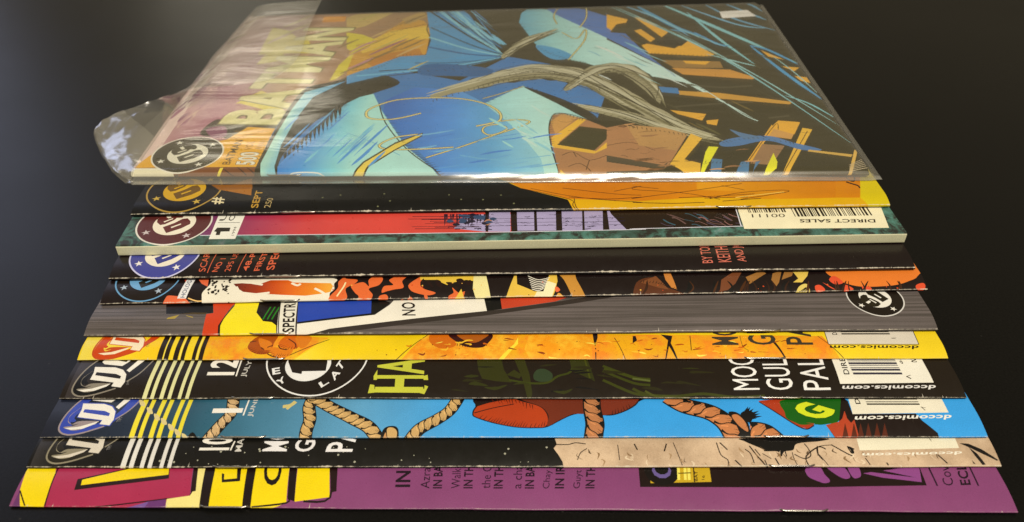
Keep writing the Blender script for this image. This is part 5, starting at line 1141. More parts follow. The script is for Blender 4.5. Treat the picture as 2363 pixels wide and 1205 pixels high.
ART[7]=[
('p','ecca26','','',[-1,-4,261,-4,261,169,-1,169]),
('g',0,[(0.62,'e8d050'),(13.57,'f0cf28'),(23.45,'eec020')],'',[0.6,-3.2,0.26,10.65,23.28,10.58,24.7,-3.2]),
('p','eab424','mottle','',[37.16,10.54,36.66,3.45,37.72,-3.2,60.52,-3.2,60.9,-3.2,73.92,7.96,77.95,12.11,73.89,8.05]),
('g',0,[(60.9,'f2dc50'),(72.87,'efcc20'),(95.57,'e6c21c')],'',[60.94,-3.2,74.09,6.98,103.54,9.7,95.07,-3.2,94.66,-3.2,60.52,-3.2]),
('l','5a3a10',0.25,'',[60.94,-0.08,74.04,7.22],0),
('p','e88a1e','mottle2','',[103.94,9.7,94.55,-3.2,93.91,-3.2,124.6,-3.2,125.7,-3.2,130.71,5.61,131.92,9.62]),
('l','5a3a10',0.25,'',[103.79,9.12,94.57,-0.9],0),
('p','eaa81e','mottle','',[131.92,9.62,130.71,5.61,124.97,-3.2,162.86,-3.2,164.63,-3.2,225.92,-3.2,228.76,-3.2,224.53,8.36,136.65,9.6]),
('p','e8941e','mottle2','',[135.07,9.61,133.4,3.09,136.34,-3.2,149.6,-3.2,153.56,-3.2,153.99,9.55]),
('p','f2d83a','','',[131.51,7.88,130.32,5.07,125.32,-0.61,126.47,-1.16,131.49,5.07]),
('s','a8501a','','',[49.98,3.83,51.09,7.53,53.98,9.5,58.03,9.49,57.57,5.57,56.99,1.86,53.1,1.51]),
('s','d87a20','','',[52.43,7.53,54.9,7.03,56.9,5.57,56.78,3.0,54.38,3.41]),
('s','d0661c','','',[59.0,5.11,60.27,8.49,63.53,8.98,65.57,5.55,64.65,3.38,61.41,2.99]),
('s','d87a20','','',[56.04,3.4,59.27,3.8,63.65,3.38,62.77,0.78,59.23,0.28]),
('s','d87a20','','',[63.64,8.48,68.35,8.47,67.74,4.64,65.57,3.79]),
('l','4a2410',0.35,'',[59.1,4.66,60.01,3.39,62.07,2.99],0),
('l','4a2410',0.35,'',[53.96,3.82,55.12,3.01],0),
('l','4a2410',0.35,'',[55.95,3.81,57.43,4.66],0),
('l','4a2410',0.35,'',[61.49,7.51,63.9,5.56,64.57,3.79],0),
('l','4a2410',0.35,'',[50.12,6.07,52.0,6.55],0),
('l','4a2410',0.35,'',[56.4,1.5,58.19,0.62,59.89,0.28],0),
('s','cf6a1a','','',[105.12,9.69,104.6,6.25,107.49,3.62,110.97,3.61,112.84,5.12,111.43,9.67]),
('s','3a1c0c','','',[110.64,9.68,113.2,5.66,115.6,4.09,119.1,3.59,121.78,4.58,123.25,9.64]),
('s','a8581c','','',[113.0,9.67,115.1,6.79,118.26,5.65,120.94,7.34,122.07,9.64]),
('l','3a1c0c',0.2,'',[113.2,5.66,113.07,4.34],0),
('l','3a1c0c',0.2,'',[113.98,5.66,113.89,4.19],0),
('l','3a1c0c',0.2,'',[114.76,5.66,114.71,4.04],0),
('l','3a1c0c',0.2,'',[115.54,5.65,115.53,3.94],0),
('l','3a1c0c',0.2,'',[116.31,5.65,116.34,3.84],0),
('l','3a1c0c',0.2,'',[117.09,5.65,117.16,3.79],0),
('l','3a1c0c',0.2,'',[117.87,5.65,117.97,3.79],0),
('l','3a1c0c',0.2,'',[118.65,5.65,118.78,3.79],0),
('l','3a1c0c',0.2,'',[119.43,5.64,119.59,3.88],0),
('l','3a1c0c',0.2,'',[120.21,5.64,120.4,4.03],0),
('l','3a1c0c',0.2,'',[120.98,5.64,121.21,4.12],0),
('l','3a1c0c',0.2,'',[121.76,5.64,122.02,4.32],0),
('p','241408','','',[154.38,9.55,154.49,6.11,154.72,3.99,155.81,7.82,155.96,9.55]),
('p','241408','','',[154.6,3.51,154.83,2.81,155.07,3.51]),
('p','241408','','',[154.59,2.14,154.53,-0.96,154.8,-0.42,154.96,1.93]),
('p','241408','','',[175.23,9.16,177.08,6.53,175.36,-0.48,175.71,-0.48,177.07,4.08,178.77,-0.49,179.21,-0.49,177.78,5.25,178.73,8.49]),
('p','241408','','',[166.61,8.53,166.22,5.28,167.71,6.56,167.5,8.52]),
('p','241408','','',[208.6,5.79,209.49,5.79,211.53,0.03,211.07,-0.08]),
('l','6a4a10',0.25,'',[160.91,7.8,163.61,-0.45],0),
('l','4a3010',0.25,'',[184.12,8.48,183.56,2.46],0),
('l','6a4a10',0.25,'',[223.18,8.37,228.82,-0.13],0),
('l','8a6a20',0.22,'',[199.38,8.43,199.31,4.02,200.76,2.42],0),
('c','7a3c10','',115.64,6.08,0.15),
('c','7a3c10','',150.15,6.07,0.1),
('c','7a3c10','',139.02,1.15,0.1),
('c','7a3c10','',113.76,3.3,0.15),
('c','7a3c10','',192.1,1.51,0.15),
('c','7a3c10','',112.79,1.16,0.2),
('c','7a3c10','',195.91,1.64,0.1),
('c','7a3c10','',105.61,4.84,0.2),
('c','7a3c10','',217.52,1.34,0.15),
('c','7a3c10','',94.75,2.94,0.2),
('c','7a3c10','',137.2,5.02,0.1),
('c','7a3c10','',149.4,6.08,0.2),
('c','7a3c10','',201.67,6.52,0.15),
('c','7a3c10','',162.97,1.29,0.2),
('c','7a3c10','',109.95,3.98,0.15),
('c','7a3c10','',143.33,5.6,0.15),
('c','7a3c10','',119.11,1.83,0.1),
('c','7a3c10','',89.08,2.84,0.15),
('c','7a3c10','',155.56,2.56,0.2),
('c','7a3c10','',130.78,0.77,0.1),
('c','7a3c10','',92.05,1.28,0.2),
('c','7a3c10','',171.84,4.75,0.15),
('c','7a3c10','',143.9,2.92,0.2),
('c','7a3c10','',161.02,1.18,0.1),
('c','7a3c10','',200.6,2.13,0.15),
('c','7a3c10','',190.24,2.67,0.1),
('p','2a2010','','',[23.59,-3.2,25.24,-3.2,25.24,34,23.59,34]),
('p','2a2010','','',[25.57,-3.2,27.06,-3.2,27.06,34,25.57,34]),
('p','2a2010','','',[28.39,-3.2,29.88,-3.2,29.88,34,28.39,34]),
('p','2a2010','','',[30.7,-3.2,31.86,-3.2,31.86,34,30.7,34]),
('p','2a2010','','',[34.02,-3.2,35.17,-3.2,35.17,34,34.02,34]),
('p','2a2010','','',[36.0,-3.2,37.33,-3.2,37.33,34,36.0,34]),
('p','efd860','','',[25.44,-3.2,25.64,-3.2,25.64,34,25.44,34]),
('p','efd860','','',[30.21,-3.2,30.54,-3.2,30.54,34,30.21,34]),
('p','efd860','','',[35.37,-3.2,35.7,-3.2,35.7,34,35.37,34]),
('h','5a2810',[49.98,3.83,52.37,1.87,56.4,1.5],1.3,0.5),
('h','5a2810',[59.0,5.11,61.37,3.19,64.65,3.38],1.2,0.5),
('h','6a3410',[56.12,3.0,58.16,0.79,62.41,0.95],1.1,0.5),
('w','c8641a',[120.84,5.28,121.37,5.27,122.29,4.92],0.7624999240563373),
('w','8a3c12',[171.72,0.87,173.1,0.4,173.39,1.33],0.28163117384932695),
('w','8a3c12',[126.84,6.94,127.79,6.54,129.47,7.25],0.30403142335632777),
('w','8a3c12',[108.07,0.68,109.53,0.89,110.15,1.31],0.3639097017681062),
('w','b0501a',[178.75,4.47,180.71,4.75,181.78,4.65],0.6409278468224957),
('w','f2dc50',[197.63,1.83,198.74,1.72,199.27,2.02],0.285948588790375),
('w','f2dc50',[167.81,2.0,168.81,1.79,169.94,1.38],0.6086727026201753),
('w','8a3c12',[101.47,1.71,103.04,1.27,103.51,2.01],0.7013345503348518),
('w','8a3c12',[166.85,2.42,167.28,2.31,168.23,2.8],0.3275109358472146),
('w','c8641a',[184.78,3.63,185.38,3.24,186.9,4.01],0.5084193952180633),
('w','c8641a',[196.31,2.41,196.84,2.45,198.95,2.79],0.43668484637218885),
('w','8a3c12',[172.01,7.0,173.37,7.48,173.94,7.26],0.6619995315253124),
('w','efb830',[196.16,4.05,197.98,3.97,198.11,3.39],0.3174892190013709),
('w','efb830',[114.82,1.45,116.26,1.23,116.52,1.84],0.2527415767640082),
('w','8a3c12',[127.23,7.19,128.36,7.43,130.53,6.72],0.5671639947687602),
('w','efb830',[193.31,4.65,194.19,4.08,194.84,5.47],0.6976842575376114),
('w','8a3c12',[137.12,4.6,138.72,4.68,138.52,4.52],0.7464831342529277),
('w','8a3c12',[199.08,4.2,199.62,4.04,200.85,5.0],0.687642800166929),
('w','b0501a',[159.9,6.24,161.77,6.1,162.56,6.6],0.28010196869171144),
('w','b0501a',[201.16,1.92,201.73,1.87,202.99,1.62],0.5939698403448985),
('w','c8641a',[167.2,6.03,169.16,6.68,169.29,6.77],0.6337873106403682),
('w','efb830',[115.36,5.32,117.25,4.98,116.79,4.55],0.5774958556414449),
('w','efb830',[108.01,3.21,109.84,2.9,110.42,3.99],0.5604445753712737),
('w','c8641a',[180.62,2.54,182.05,1.97,182.3,2.62],0.3072442195420099),
('w','c8641a',[191.15,0.36,192.56,0.43,194.29,0.98],0.2073575914362333),
('w','c8641a',[97.6,4.58,98.7,4.29,99.36,5.04],0.5438563423490692),
('w','c8641a',[214.98,4.91,215.91,4.59,217.47,5.21],0.5824101044571834),
('w','c8641a',[197.73,3.62,198.85,3.52,199.68,3.57],0.618865763068066),
('w','efb830',[112.34,5.96,113.83,5.59,115.5,6.28],0.769775198582302),
('w','c8641a',[165.28,4.91,166.2,5.3,167.14,4.34],0.3150992253231257),
('w','8a3c12',[212.42,3.12,212.91,3.06,215.39,3.23],0.3607088259144726),
('w','f2dc50',[140.63,0.57,141.09,0.22,143.22,0.04],0.5479833038986252),
('w','efb830',[114.64,5.97,116.22,6.73,117.92,6.66],0.7530920919313049),
('w','f2dc50',[195.73,7.16,196.12,6.87,198.87,7.86],0.51145277589928),
('w','efb830',[178.93,1.68,180.98,1.54,181.66,1.29],0.2053472348936079),
('w','f2dc50',[152.12,5.47,153.45,5.4,155.14,4.8],0.4932341904878544),
('w','efb830',[156.86,6.12,158.88,6.25,159.95,5.4],0.547726820686395),
('w','efb830',[154.66,5.52,155.61,5.34,156.67,6.07],0.5113197591431653),
('w','efb830',[113.77,6.13,114.39,5.64,115.93,7.01],0.6986639155662749),
('w','efb830',[100.88,6.72,101.74,7.33,103.07,7.55],0.28616188056463054),
('w','8a3c12',[137.17,2.09,139.09,1.64,139.3,1.41],0.746741799374185),
('w','8a3c12',[183.92,2.63,184.74,2.8,186.95,3.01],0.38308543773537057),
('w','b0501a',[208.75,5.8,209.43,5.67,211.45,6.39],0.5474091896972015),
('w','8a3c12',[211.13,5.78,212.76,6.32,213.65,5.73],0.40736137033902287),
('w','efb830',[189.8,2.16,190.89,2.28,192.08,1.68],0.479933821242923),
('w','f2dc50',[106.48,5.42,107.9,5.8,108.73,6.17],0.3572706386750376),
('w','f2dc50',[184.96,1.09,185.9,0.69,188.12,1.03],0.6554563421704613),
('w','8a3c12',[190.55,3.65,192.06,4.01,192.4,3.7],0.263734486127525),
('w','8a3c12',[169.39,3.19,170.84,2.82,172.16,3.24],0.5798834098723766),
('w','b0501a',[175.14,2.65,175.87,2.6,176.96,2.71],0.29837827769561187),
('w','c8641a',[184.89,3.63,185.77,3.1,188.03,3.38],0.21684435358101772),
('w','efb830',[165.39,2.35,167.31,2.13,166.79,2.42],0.6806003970306962),
('w','f2dc50',[195.21,5.67,196.55,5.87,197.7,5.24],0.6845599256206856),
('w','efb830',[108.98,5.04,111.0,4.95,110.36,5.44],0.25522201269350653),
('w','f2dc50',[151.04,0.72,152.18,1.07,153.1,0.46],0.48656141047678425),
('w','efb830',[122.97,5.25,123.81,4.6,125.93,4.77],0.36543143358766295),
('w','8a3c12',[128.57,3.58,129.01,3.39,131.15,2.88],0.610281384616915),
('w','b0501a',[155.07,5.2,156.31,5.71,157.57,4.8],0.3828987612551863),
('w','c8641a',[137.24,3.99,138.12,4.6,140.1,3.91],0.412119277394417),
('w','b0501a',[203.49,1.83,204.2,1.85,206.83,1.62],0.26322168966106785),
('p','cfc4a8','','',[20.73,-0.3,20.97,-0.3,20.95,0.6]),
('p','cfc4a8','','',[239.06,-0.3,239.3,-0.3,239.27,0.4]),
('p','cfc4a8','','',[193.4,-0.3,193.64,-0.3,193.67,1.2]),
('p','cfc4a8','','',[207.42,-0.3,207.66,-0.3,207.61,0.25]),
('p','cfc4a8','','',[194.97,-0.3,195.21,-0.3,195.18,0.4]),
('p','cfc4a8','','',[42.77,-0.3,43.01,-0.3,42.96,0.25]),
('p','cfc4a8','','',[162.74,-0.3,162.98,-0.3,163.01,1.2]),
('p','cfc4a8','','',[59.11,-0.3,59.35,-0.3,59.37,1.2]),
('p','cfc4a8','','',[75.94,-0.3,76.18,-0.3,76.14,0.4]),
('t','40372a','MOO','lettering',[198.29,4.48,200.19,17.24,190.09,4.5],0.03),
('t','40372a','GUL','lettering',[209.83,4.45,210.57,17.21,201.4,4.47],0.03),
('t','40372a','PAL','lettering',[220.81,4.54,222.1,17.18,212.74,4.56],0.03),
('p','d8ccb0','','barcode_panel',[225.98,11.69,225.47,4.82,252.78,4.75,253.2,11.61]),
('l','2a2620',0.22,'barcode_panel',[225.98,11.69,225.43,4.7],0),
('l','2a2620',0.22,'barcode_panel',[225.43,4.7,252.74,4.63],0),
('l','2a2620',0.22,'barcode_panel',[252.74,4.63,253.34,11.61],0),
('p','2a2620','','barcode_panel',[230.8,9.0,245.65,9.0,245.65,9.55,230.8,9.55]),
('p','2a2620','','barcode_panel',[230.8,10.0,245.65,10.0,245.65,10.3,230.8,10.3]),
('p','2a2620','','barcode_panel',[230.8,10.6,245.65,10.6,245.65,10.9,230.8,10.9]),
('p','2a2620','','barcode_panel',[230.8,11.2,245.65,11.2,245.65,11.5,230.8,11.5]),
('p','2a2620','','barcode_panel',[230.8,11.8,245.65,11.8,245.65,12.1,230.8,12.1]),
('p','2a2620','','barcode_panel',[230.8,12.4,245.65,12.4,245.65,12.95,230.8,12.95]),
('p','2a2620','','barcode_panel',[230.8,13.25,245.65,13.25,245.65,14.05,230.8,14.05]),
('p','2a2620','','barcode_panel',[230.8,14.35,245.65,14.35,245.65,14.65,230.8,14.65]),
('p','2a2620','','barcode_panel',[230.8,15.1,245.65,15.1,245.65,15.4,230.8,15.4]),
('p','2a2620','','barcode_panel',[230.8,15.7,245.65,15.7,245.65,16.25,230.8,16.25]),
('t','3a3020','7','barcode_panel',[246.98,7.12,245.11,6.66,247.0,7.77],0.0),
('t','2a2620','D','barcode_panel',[229.41,8.88,229.54,10.0,227.92,8.88],0.03),
('t','2a2414','dccomics.com','lettering',[252.59,4.23,225.76,4.3,252.01,2.81],0.05),
('s','c8481c','','publisher_emblem',[8.46,15.8,5.76,10.21,4.25,4.24,4.45,0.88,6.83,-0.35,11.62,0.45,16.71,2.33,19.83,5.42,22.86,9.73,24.54,14.36,21.07,14.84,19.77,9.28,17.4,5.02,14.74,3.46,10.99,2.33,8.13,2.34,6.77,3.47,7.01,7.09,9.13,11.58,11.15,14.85]),
('l','c04a20',0.45,'publisher_emblem',[9.94,16.27,6.79,12.51,4.87,8.4,3.9,3.47,4.51,0.88,7.11,-0.24,11.3,0.45,16.37,2.4],0),
('l','c04a20',0.4,'publisher_emblem',[18.79,4.7,21.58,7.85,23.53,12.49,24.38,14.83],0),
('s','c04a20','','publisher_emblem',[7.45,8.84,5.8,6.05,5.78,4.24,7.22,3.09,8.95,4.04,14.22,4.04,13.21,3.27,10.6,1.6,8.25,1.06,5.84,1.6,5.33,2.15,7.74,2.52,9.07,3.27,7.61,2.9,5.9,3.66,5.56,5.84,6.52,7.52]),
('s','c8481c','','publisher_emblem',[7.88,8.57,6.44,6.05,6.25,4.44,7.18,3.66,7.92,4.24,7.15,5.03,7.41,6.46,8.45,7.95]),
('p','c8481c','','publisher_emblem',[7.1,10.76,13.44,10.56,16.23,9.64,18.05,7.51,18.63,4.42,17.96,2.4,14.56,2.85,14.98,4.15,7.65,5.23,7.77,8.04]),
('p','f0dcb0','','publisher_emblem',[7.43,10.43,13.5,10.24,16.14,9.28,17.79,7.42,18.33,4.54,17.73,2.7,14.87,3.08,15.19,4.39,7.9,5.43,7.99,8.04]),
('p','c8481c','','publisher_emblem',[8.73,8.3,14.72,7.6,16.48,6.74,16.57,5.75,15.49,5.91,8.75,7.09]),
('p','f0dcb0','','publisher_emblem',[5.62,1.79,9.42,2.26,12.26,3.27,14.38,4.04,13.6,3.08,10.6,1.6,7.56,1.24]),
('p','f0dcb0','','publisher_emblem',[8.76,12.51,9.78,11.58,15.29,10.84,16.64,12.5,18.58,16.26,13.03,18.67,10.6,16.27]),
('p','f0dcb0','','publisher_emblem',[17.26,9.05,18.35,8.29,21.9,14.36,20.41,15.78]),
('p','c8481c','','publisher_emblem',[10.94,13.67,15.98,12.5,17.25,16.26,15.74,16.74,14.81,13.9,11.24,14.61]),
('t','5a5030','TM','lettering',[20.08,4.11,20.05,5.44,19.25,4.11],0.0)]
ART[8]=[
('p','251f13','','',[-1,-4,261,-4,261,169,-1,169]),
('g',0,[(2.93,'3a3430'),(9.23,'251f13')],'',[1.56,-3.2,1.23,16.56,9.53,16.55,12.46,-3.2]),
('p','353613','','',[119.2,14.21,119.72,9.9,120.95,6.39,125.09,5.45,129.57,4.99,127.3,9.89,126.5,14.2]),
('p','353613','','',[130.35,14.2,132.57,6.86,134.72,-3.2,135.48,1.5,134.84,7.83,133.42,14.19]),
('p','353613','','',[128.07,7.84,131.82,6.38,132.58,7.84,130.33,9.89]),
('s','33402a','','',[135.97,7.83,137.15,9.88,139.43,10.14,141.45,8.33,141.17,5.9,138.53,5.21,136.31,5.9]),
('l','3a4016',0.7,'',[128.82,5.91,134.79,4.75,140.02,4.98,143.1,7.33,146.96,9.08,148.02,14.18],0),
('p','343612','','',[146.87,14.18,147.35,9.34,153.86,5.42,152.25,14.17]),
('l','44481a',0.5,'',[151.48,14.17,152.43,6.36],0),
('l','3c4018',0.9,'',[156.62,11.46,164.98,6.96,170.03,6.13],0),
('l','3c4018',0.9,'',[156.43,9.33,164.75,4.82,169.77,4.04],0),
('l','3c4018',0.9,'',[156.14,5.88,164.4,1.35,169.39,0.64],0),
('l','3f4418',1.1,'',[156.9,10.39,164.96,6.82,164.92,6.41,169.96,5.6],0),
('l','5a6030',0.6,'',[164.92,6.41,169.96,5.55],0),
('l','3c4018',0.9,'',[164.54,2.8,168.57,0.88,176.94,0.4,184.62,1.1,193.69,-0.09,202.18,0.29],0),
('l','4a4e20',0.7,'',[168.04,2.04,171.0,0.28,174.46,0.27,180.32,-0.52],0),
('p','d9d492','','',[23.7,-3.2,24.92,-3.2,24.92,34,23.7,34]),
('p','d9d492','','',[25.95,-3.2,27.0,-3.2,27.0,34,25.95,34]),
('p','d9d492','','',[28.6,-3.2,29.72,-3.2,29.72,34,28.6,34]),
('p','d9d492','','',[30.94,-3.2,31.96,-3.2,31.96,34,30.94,34]),
('p','d9d492','','',[33.88,-3.2,34.84,-3.2,34.84,34,33.88,34]),
('p','d9d492','','',[36.06,-3.2,37.08,-3.2,37.08,34,36.06,34]),
('w','2e2c14',[156.44,9.09,157.74,8.92,163.08,8.61],1.3769087646746838),
('w','2e2c14',[177.45,4.81,178.82,5.11,184.57,3.71],0.8987000374218415),
('w','1c180e',[140.83,1.94,143.99,2.03,145.66,1.58],1.1622293181087742),
('w','1c180e',[147.58,8.29,150.98,8.75,153.31,8.86],0.8461422297396353),
('w','1c180e',[148.01,6.29,150.24,6.53,153.94,6.16],0.44636086983678525),
('w','34361a',[141.58,2.06,144.81,1.68,147.17,2.82],1.0751252481247988),
('w','2e2c14',[137.93,11.33,140.11,11.72,143.02,12.0],0.7891848064431835),
('w','34361a',[121.69,3.32,125.06,2.99,128.4,4.17],1.1208803575672812),
('w','2e2c14',[154.43,7.79,156.59,7.42,159.88,6.69],0.6997320765129764),
('w','2e2c14',[181.9,8.61,183.37,8.87,189.43,8.64],1.0773846008578651),
('w','34361a',[130.04,4.35,132.81,4.78,134.86,4.5],0.7517945482597375),
('w','2e2c14',[172.9,4.67,175.25,4.99,179.79,4.43],0.6808649793106198),
('w','2e2c14',[147.77,10.92,151.39,10.73,153.52,10.28],1.3060253192440052),
('w','34361a',[115.69,7.21,118.03,7.37,119.97,7.41],1.1226931926478314),
('w','1c180e',[147.91,3.33,149.68,3.27,154.96,2.46],0.6483451304464976),
('w','1c180e',[145.89,9.8,148.63,9.39,151.87,9.94],0.7864232519958696),
('w','2e2c14',[167.2,3.07,170.85,2.83,173.16,2.29],1.1160433069039968),
('w','1c180e',[117.89,11.12,121.6,11.02,124.58,11.05],0.4808879018655704),
('w','2e2c14',[112.13,2.54,113.78,2.44,117.12,1.92],0.49476589994850506),
('w','2e2c14',[115.22,5.49,116.93,5.85,121.28,5.48],1.0461407302769856),
('w','34361a',[117.1,4.48,119.13,4.68,122.81,3.82],1.3312441639853714),
('w','34361a',[180.02,10.39,182.57,10.39,185.14,10.27],0.49965456468229796),
('p','cfc4a8','','',[247.34,-0.3,247.58,-0.3,247.61,1.2]),
('p','cfc4a8','','',[6.78,-0.3,7.02,-0.3,7.04,1.2]),
('p','cfc4a8','','',[79.78,-0.3,80.02,-0.3,80.05,1.2]),
('p','cfc4a8','','',[253.06,-0.3,253.3,-0.3,253.28,0.6]),
('p','cfc4a8','','',[182.17,-0.3,182.41,-0.3,182.36,0.25]),
('p','cfc4a8','','',[98.32,-0.3,98.56,-0.3,98.51,0.25]),
('p','cfc4a8','','',[88.91,-0.3,89.15,-0.3,89.11,0.4]),
('p','cfc4a8','','',[254.07,-0.3,254.31,-0.3,254.26,0.3]),
('p','cfc4a8','','',[9.53,-0.3,9.77,-0.3,9.79,1.2]),
('c','e8e4d4','badge',71.36,15.5,15.18),
('c','241e14','badge',71.36,15.5,14.73),
('c','e8e4d4','badge',69.11,12.2,6.73),
('p','241e14','','badge',[62.97,13.19,65.03,8.85,67.91,8.2,67.86,9.29,74.79,9.5,74.63,13.18,73.88,16.47,62.27,16.48]),
('t','e8e4d4','E','badge',[59.52,7.86,61.73,8.42,58.69,10.43],0.05),
('t','e8e4d4','Y','badge',[62.2,3.78,64.05,5.72,60.89,5.52],0.05),
('t','e8e4d4','L','badge',[74.56,3.2,76.61,4.91,73.4,4.84],0.05),
('t','e8e4d4','A','badge',[77.99,5.6,79.31,8.66,76.2,7.41],0.05),
('t','e8e4d4','T','badge',[79.12,9.17,80.05,12.09,77.4,11.56],0.05),
('t','c2c23e','HANGMAN','lettering',[104.22,2.16,102.73,48.49,89.97,2.18],0.05),
('p','c2c23e','','lettering',[88.22,1.34,88.53,4.36,89.75,4.13,89.98,2.73,104.35,2.89,104.34,4.11,105.41,3.67,104.47,1.12,102.97,1.54,90.4,1.63]),
('p','c2c23e','','lettering',[89.35,5.96,89.17,7.4,89.98,9.94,90.28,5.96]),
('p','c2c23e','','lettering',[104.92,7.87,105.25,5.94,103.94,5.94,103.64,7.38]),
('t','ece4cc','12','lettering',[48.16,7.79,48.17,14.61,40.09,7.8],0.06),
('l','ece4cc',0.4,'lettering',[48.91,7.37,48.82,14.61],0),
('t','cfc8b4','JULY 02','lettering',[52.02,7.16,53.08,17.44,50.15,7.16],0.02),
('t','efeae0','MOORE','lettering',[201.25,2.37,202.72,22.77,193.61,2.28],0.0),
('t','efeae0','GULAC','lettering',[211.07,2.36,212.42,22.75,203.35,2.27],0.0),
('t','efeae0','PALMI','lettering',[221.74,2.35,223.25,22.74,213.93,2.26],0.0),
('p','ece4c8','','barcode_panel',[225.48,15.33,224.97,4.39,252.27,4.82,252.38,15.29]),
('p','3a3640','','barcode_panel',[229.86,7.83,244.27,7.83,244.27,8.63,229.86,8.63]),
('p','3a3640','','barcode_panel',[229.86,9.33,244.27,9.33,244.27,10.13,229.86,10.13]),
('p','3a3640','','barcode_panel',[229.86,10.43,244.27,10.43,244.27,10.73,229.86,10.73]),
('p','3a3640','','barcode_panel',[229.86,11.43,244.27,11.43,244.27,11.73,229.86,11.73]),
('p','3a3640','','barcode_panel',[229.86,12.03,244.27,12.03,244.27,12.83,229.86,12.83]),
('p','3a3640','','barcode_panel',[229.86,13.28,244.27,13.28,244.27,13.58,229.86,13.58]),
('p','3a3640','','barcode_panel',[229.86,13.88,244.27,13.88,244.27,14.18,229.86,14.18]),
('p','3a3640','','barcode_panel',[229.86,14.88,244.27,14.88,244.27,15.68,229.86,15.68]),
('p','3a3640','','barcode_panel',[229.86,15.98,244.27,15.98,244.27,16.28,229.86,16.28]),
('p','3a3640','','barcode_panel',[229.86,16.58,244.27,16.58,244.27,16.88,229.86,16.88]),
('p','3a3640','','barcode_panel',[229.86,17.18,244.27,17.18,244.27,17.48,229.86,17.48]),
('p','3a3640','','barcode_panel',[229.86,17.78,244.27,17.78,244.27,18.08,229.86,18.08]),
('p','3a3640','','barcode_panel',[229.86,18.78,244.27,18.78,244.27,19.33,229.86,19.33]),
('p','3a3640','','barcode_panel',[229.86,20.03,244.27,20.03,244.27,20.33,229.86,20.33]),
('p','3a3640','','barcode_panel',[229.86,20.63,244.27,20.63,244.27,21.18,229.86,21.18]),
('p','3a3640','','barcode_panel',[229.86,21.88,244.27,21.88,244.27,22.18,229.86,22.18]),
('p','3a3640','','barcode_panel',[229.86,22.48,244.27,22.48,244.27,23.28,229.86,23.28]),
('p','3a3640','','barcode_panel',[229.86,23.73,244.27,23.73,244.27,24.53,229.86,24.53]),
('t','2a2620','DIRECT','barcode_panel',[228.8,7.89,229.79,19.14,227.08,7.89],0.03),
('t','3a3020','7','barcode_panel',[246.53,6.31,244.8,5.67,246.6,7.7],0.0),
('t','3a3020','6','barcode_panel',[246.01,11.88,245.27,12.81,246.38,13.43],0.02),
('t','3a3020','S','barcode_panel',[250.52,12.8,248.77,12.8,250.69,14.36],0.03),
('t','e2dccb','dccomics.com','lettering',[252.64,3.95,225.51,3.73,251.85,2.46],0.05),
('s','17130c','','publisher_emblem',[7.2,16.55,4.5,10.96,2.99,5.0,3.19,1.64,5.57,0.4,10.36,1.2,15.45,3.08,18.57,6.17,21.6,10.48,23.28,15.11,19.81,15.59,18.51,10.03,16.14,5.77,13.48,4.21,9.73,3.08,6.87,3.09,5.51,4.22,5.75,7.84,7.87,12.33,9.89,15.6]),
('l','8a806c',0.45,'publisher_emblem',[8.68,17.02,5.53,13.26,3.61,9.15,2.64,4.22,3.25,1.64,5.85,0.51,10.04,1.2,15.11,3.15],0),
('l','8a806c',0.4,'publisher_emblem',[17.53,5.45,20.32,8.6,22.27,13.24,23.12,15.58],0),
('s','8a806c','','publisher_emblem',[6.19,9.59,4.54,6.8,4.52,4.99,5.96,3.84,7.69,4.8,12.96,4.79,11.95,4.02,9.34,2.35,6.99,1.81,4.58,2.36,4.07,2.91,6.48,3.27,7.81,4.03,6.35,3.65,4.64,4.41,4.3,6.59,5.26,8.27]),
('s','17130c','','publisher_emblem',[6.62,9.32,5.18,6.8,4.99,5.19,5.92,4.41,6.66,4.99,5.89,5.78,6.15,7.21,7.19,8.7]),
('p','241e14','','publisher_emblem',[5.84,11.51,12.18,11.32,14.97,10.4,16.79,8.26,17.37,5.18,16.7,3.15,13.3,3.6,13.72,4.91,6.39,5.98,6.51,8.79]),
('p','ece4cc','','publisher_emblem',[6.17,11.19,12.24,10.99,14.88,10.03,16.53,8.17,17.07,5.29,16.47,3.45,13.61,3.83,13.93,5.14,6.64,6.18,6.73,8.79]),
('p','241e14','','publisher_emblem',[7.47,9.06,13.46,8.35,15.22,7.49,15.31,6.5,14.23,6.66,7.49,7.84]),
('p','ece4cc','','publisher_emblem',[4.36,2.54,8.16,3.01,11.0,4.02,13.12,4.79,12.34,3.83,9.34,2.35,6.3,1.99]),
('p','ece4cc','','publisher_emblem',[7.5,13.26,8.52,12.33,14.03,11.59,15.38,13.25,17.32,17.01,11.77,19.42,9.34,17.02]),
('p','ece4cc','','publisher_emblem',[16.0,9.8,17.09,9.04,20.64,15.12,19.15,16.54]),
('p','241e14','','publisher_emblem',[9.68,14.43,14.72,13.25,15.99,17.02,14.48,17.49,13.55,14.66,9.98,15.37]),
('t','8a8478','TM','lettering',[18.58,4.2,18.29,5.57,17.95,4.21],0.0)]
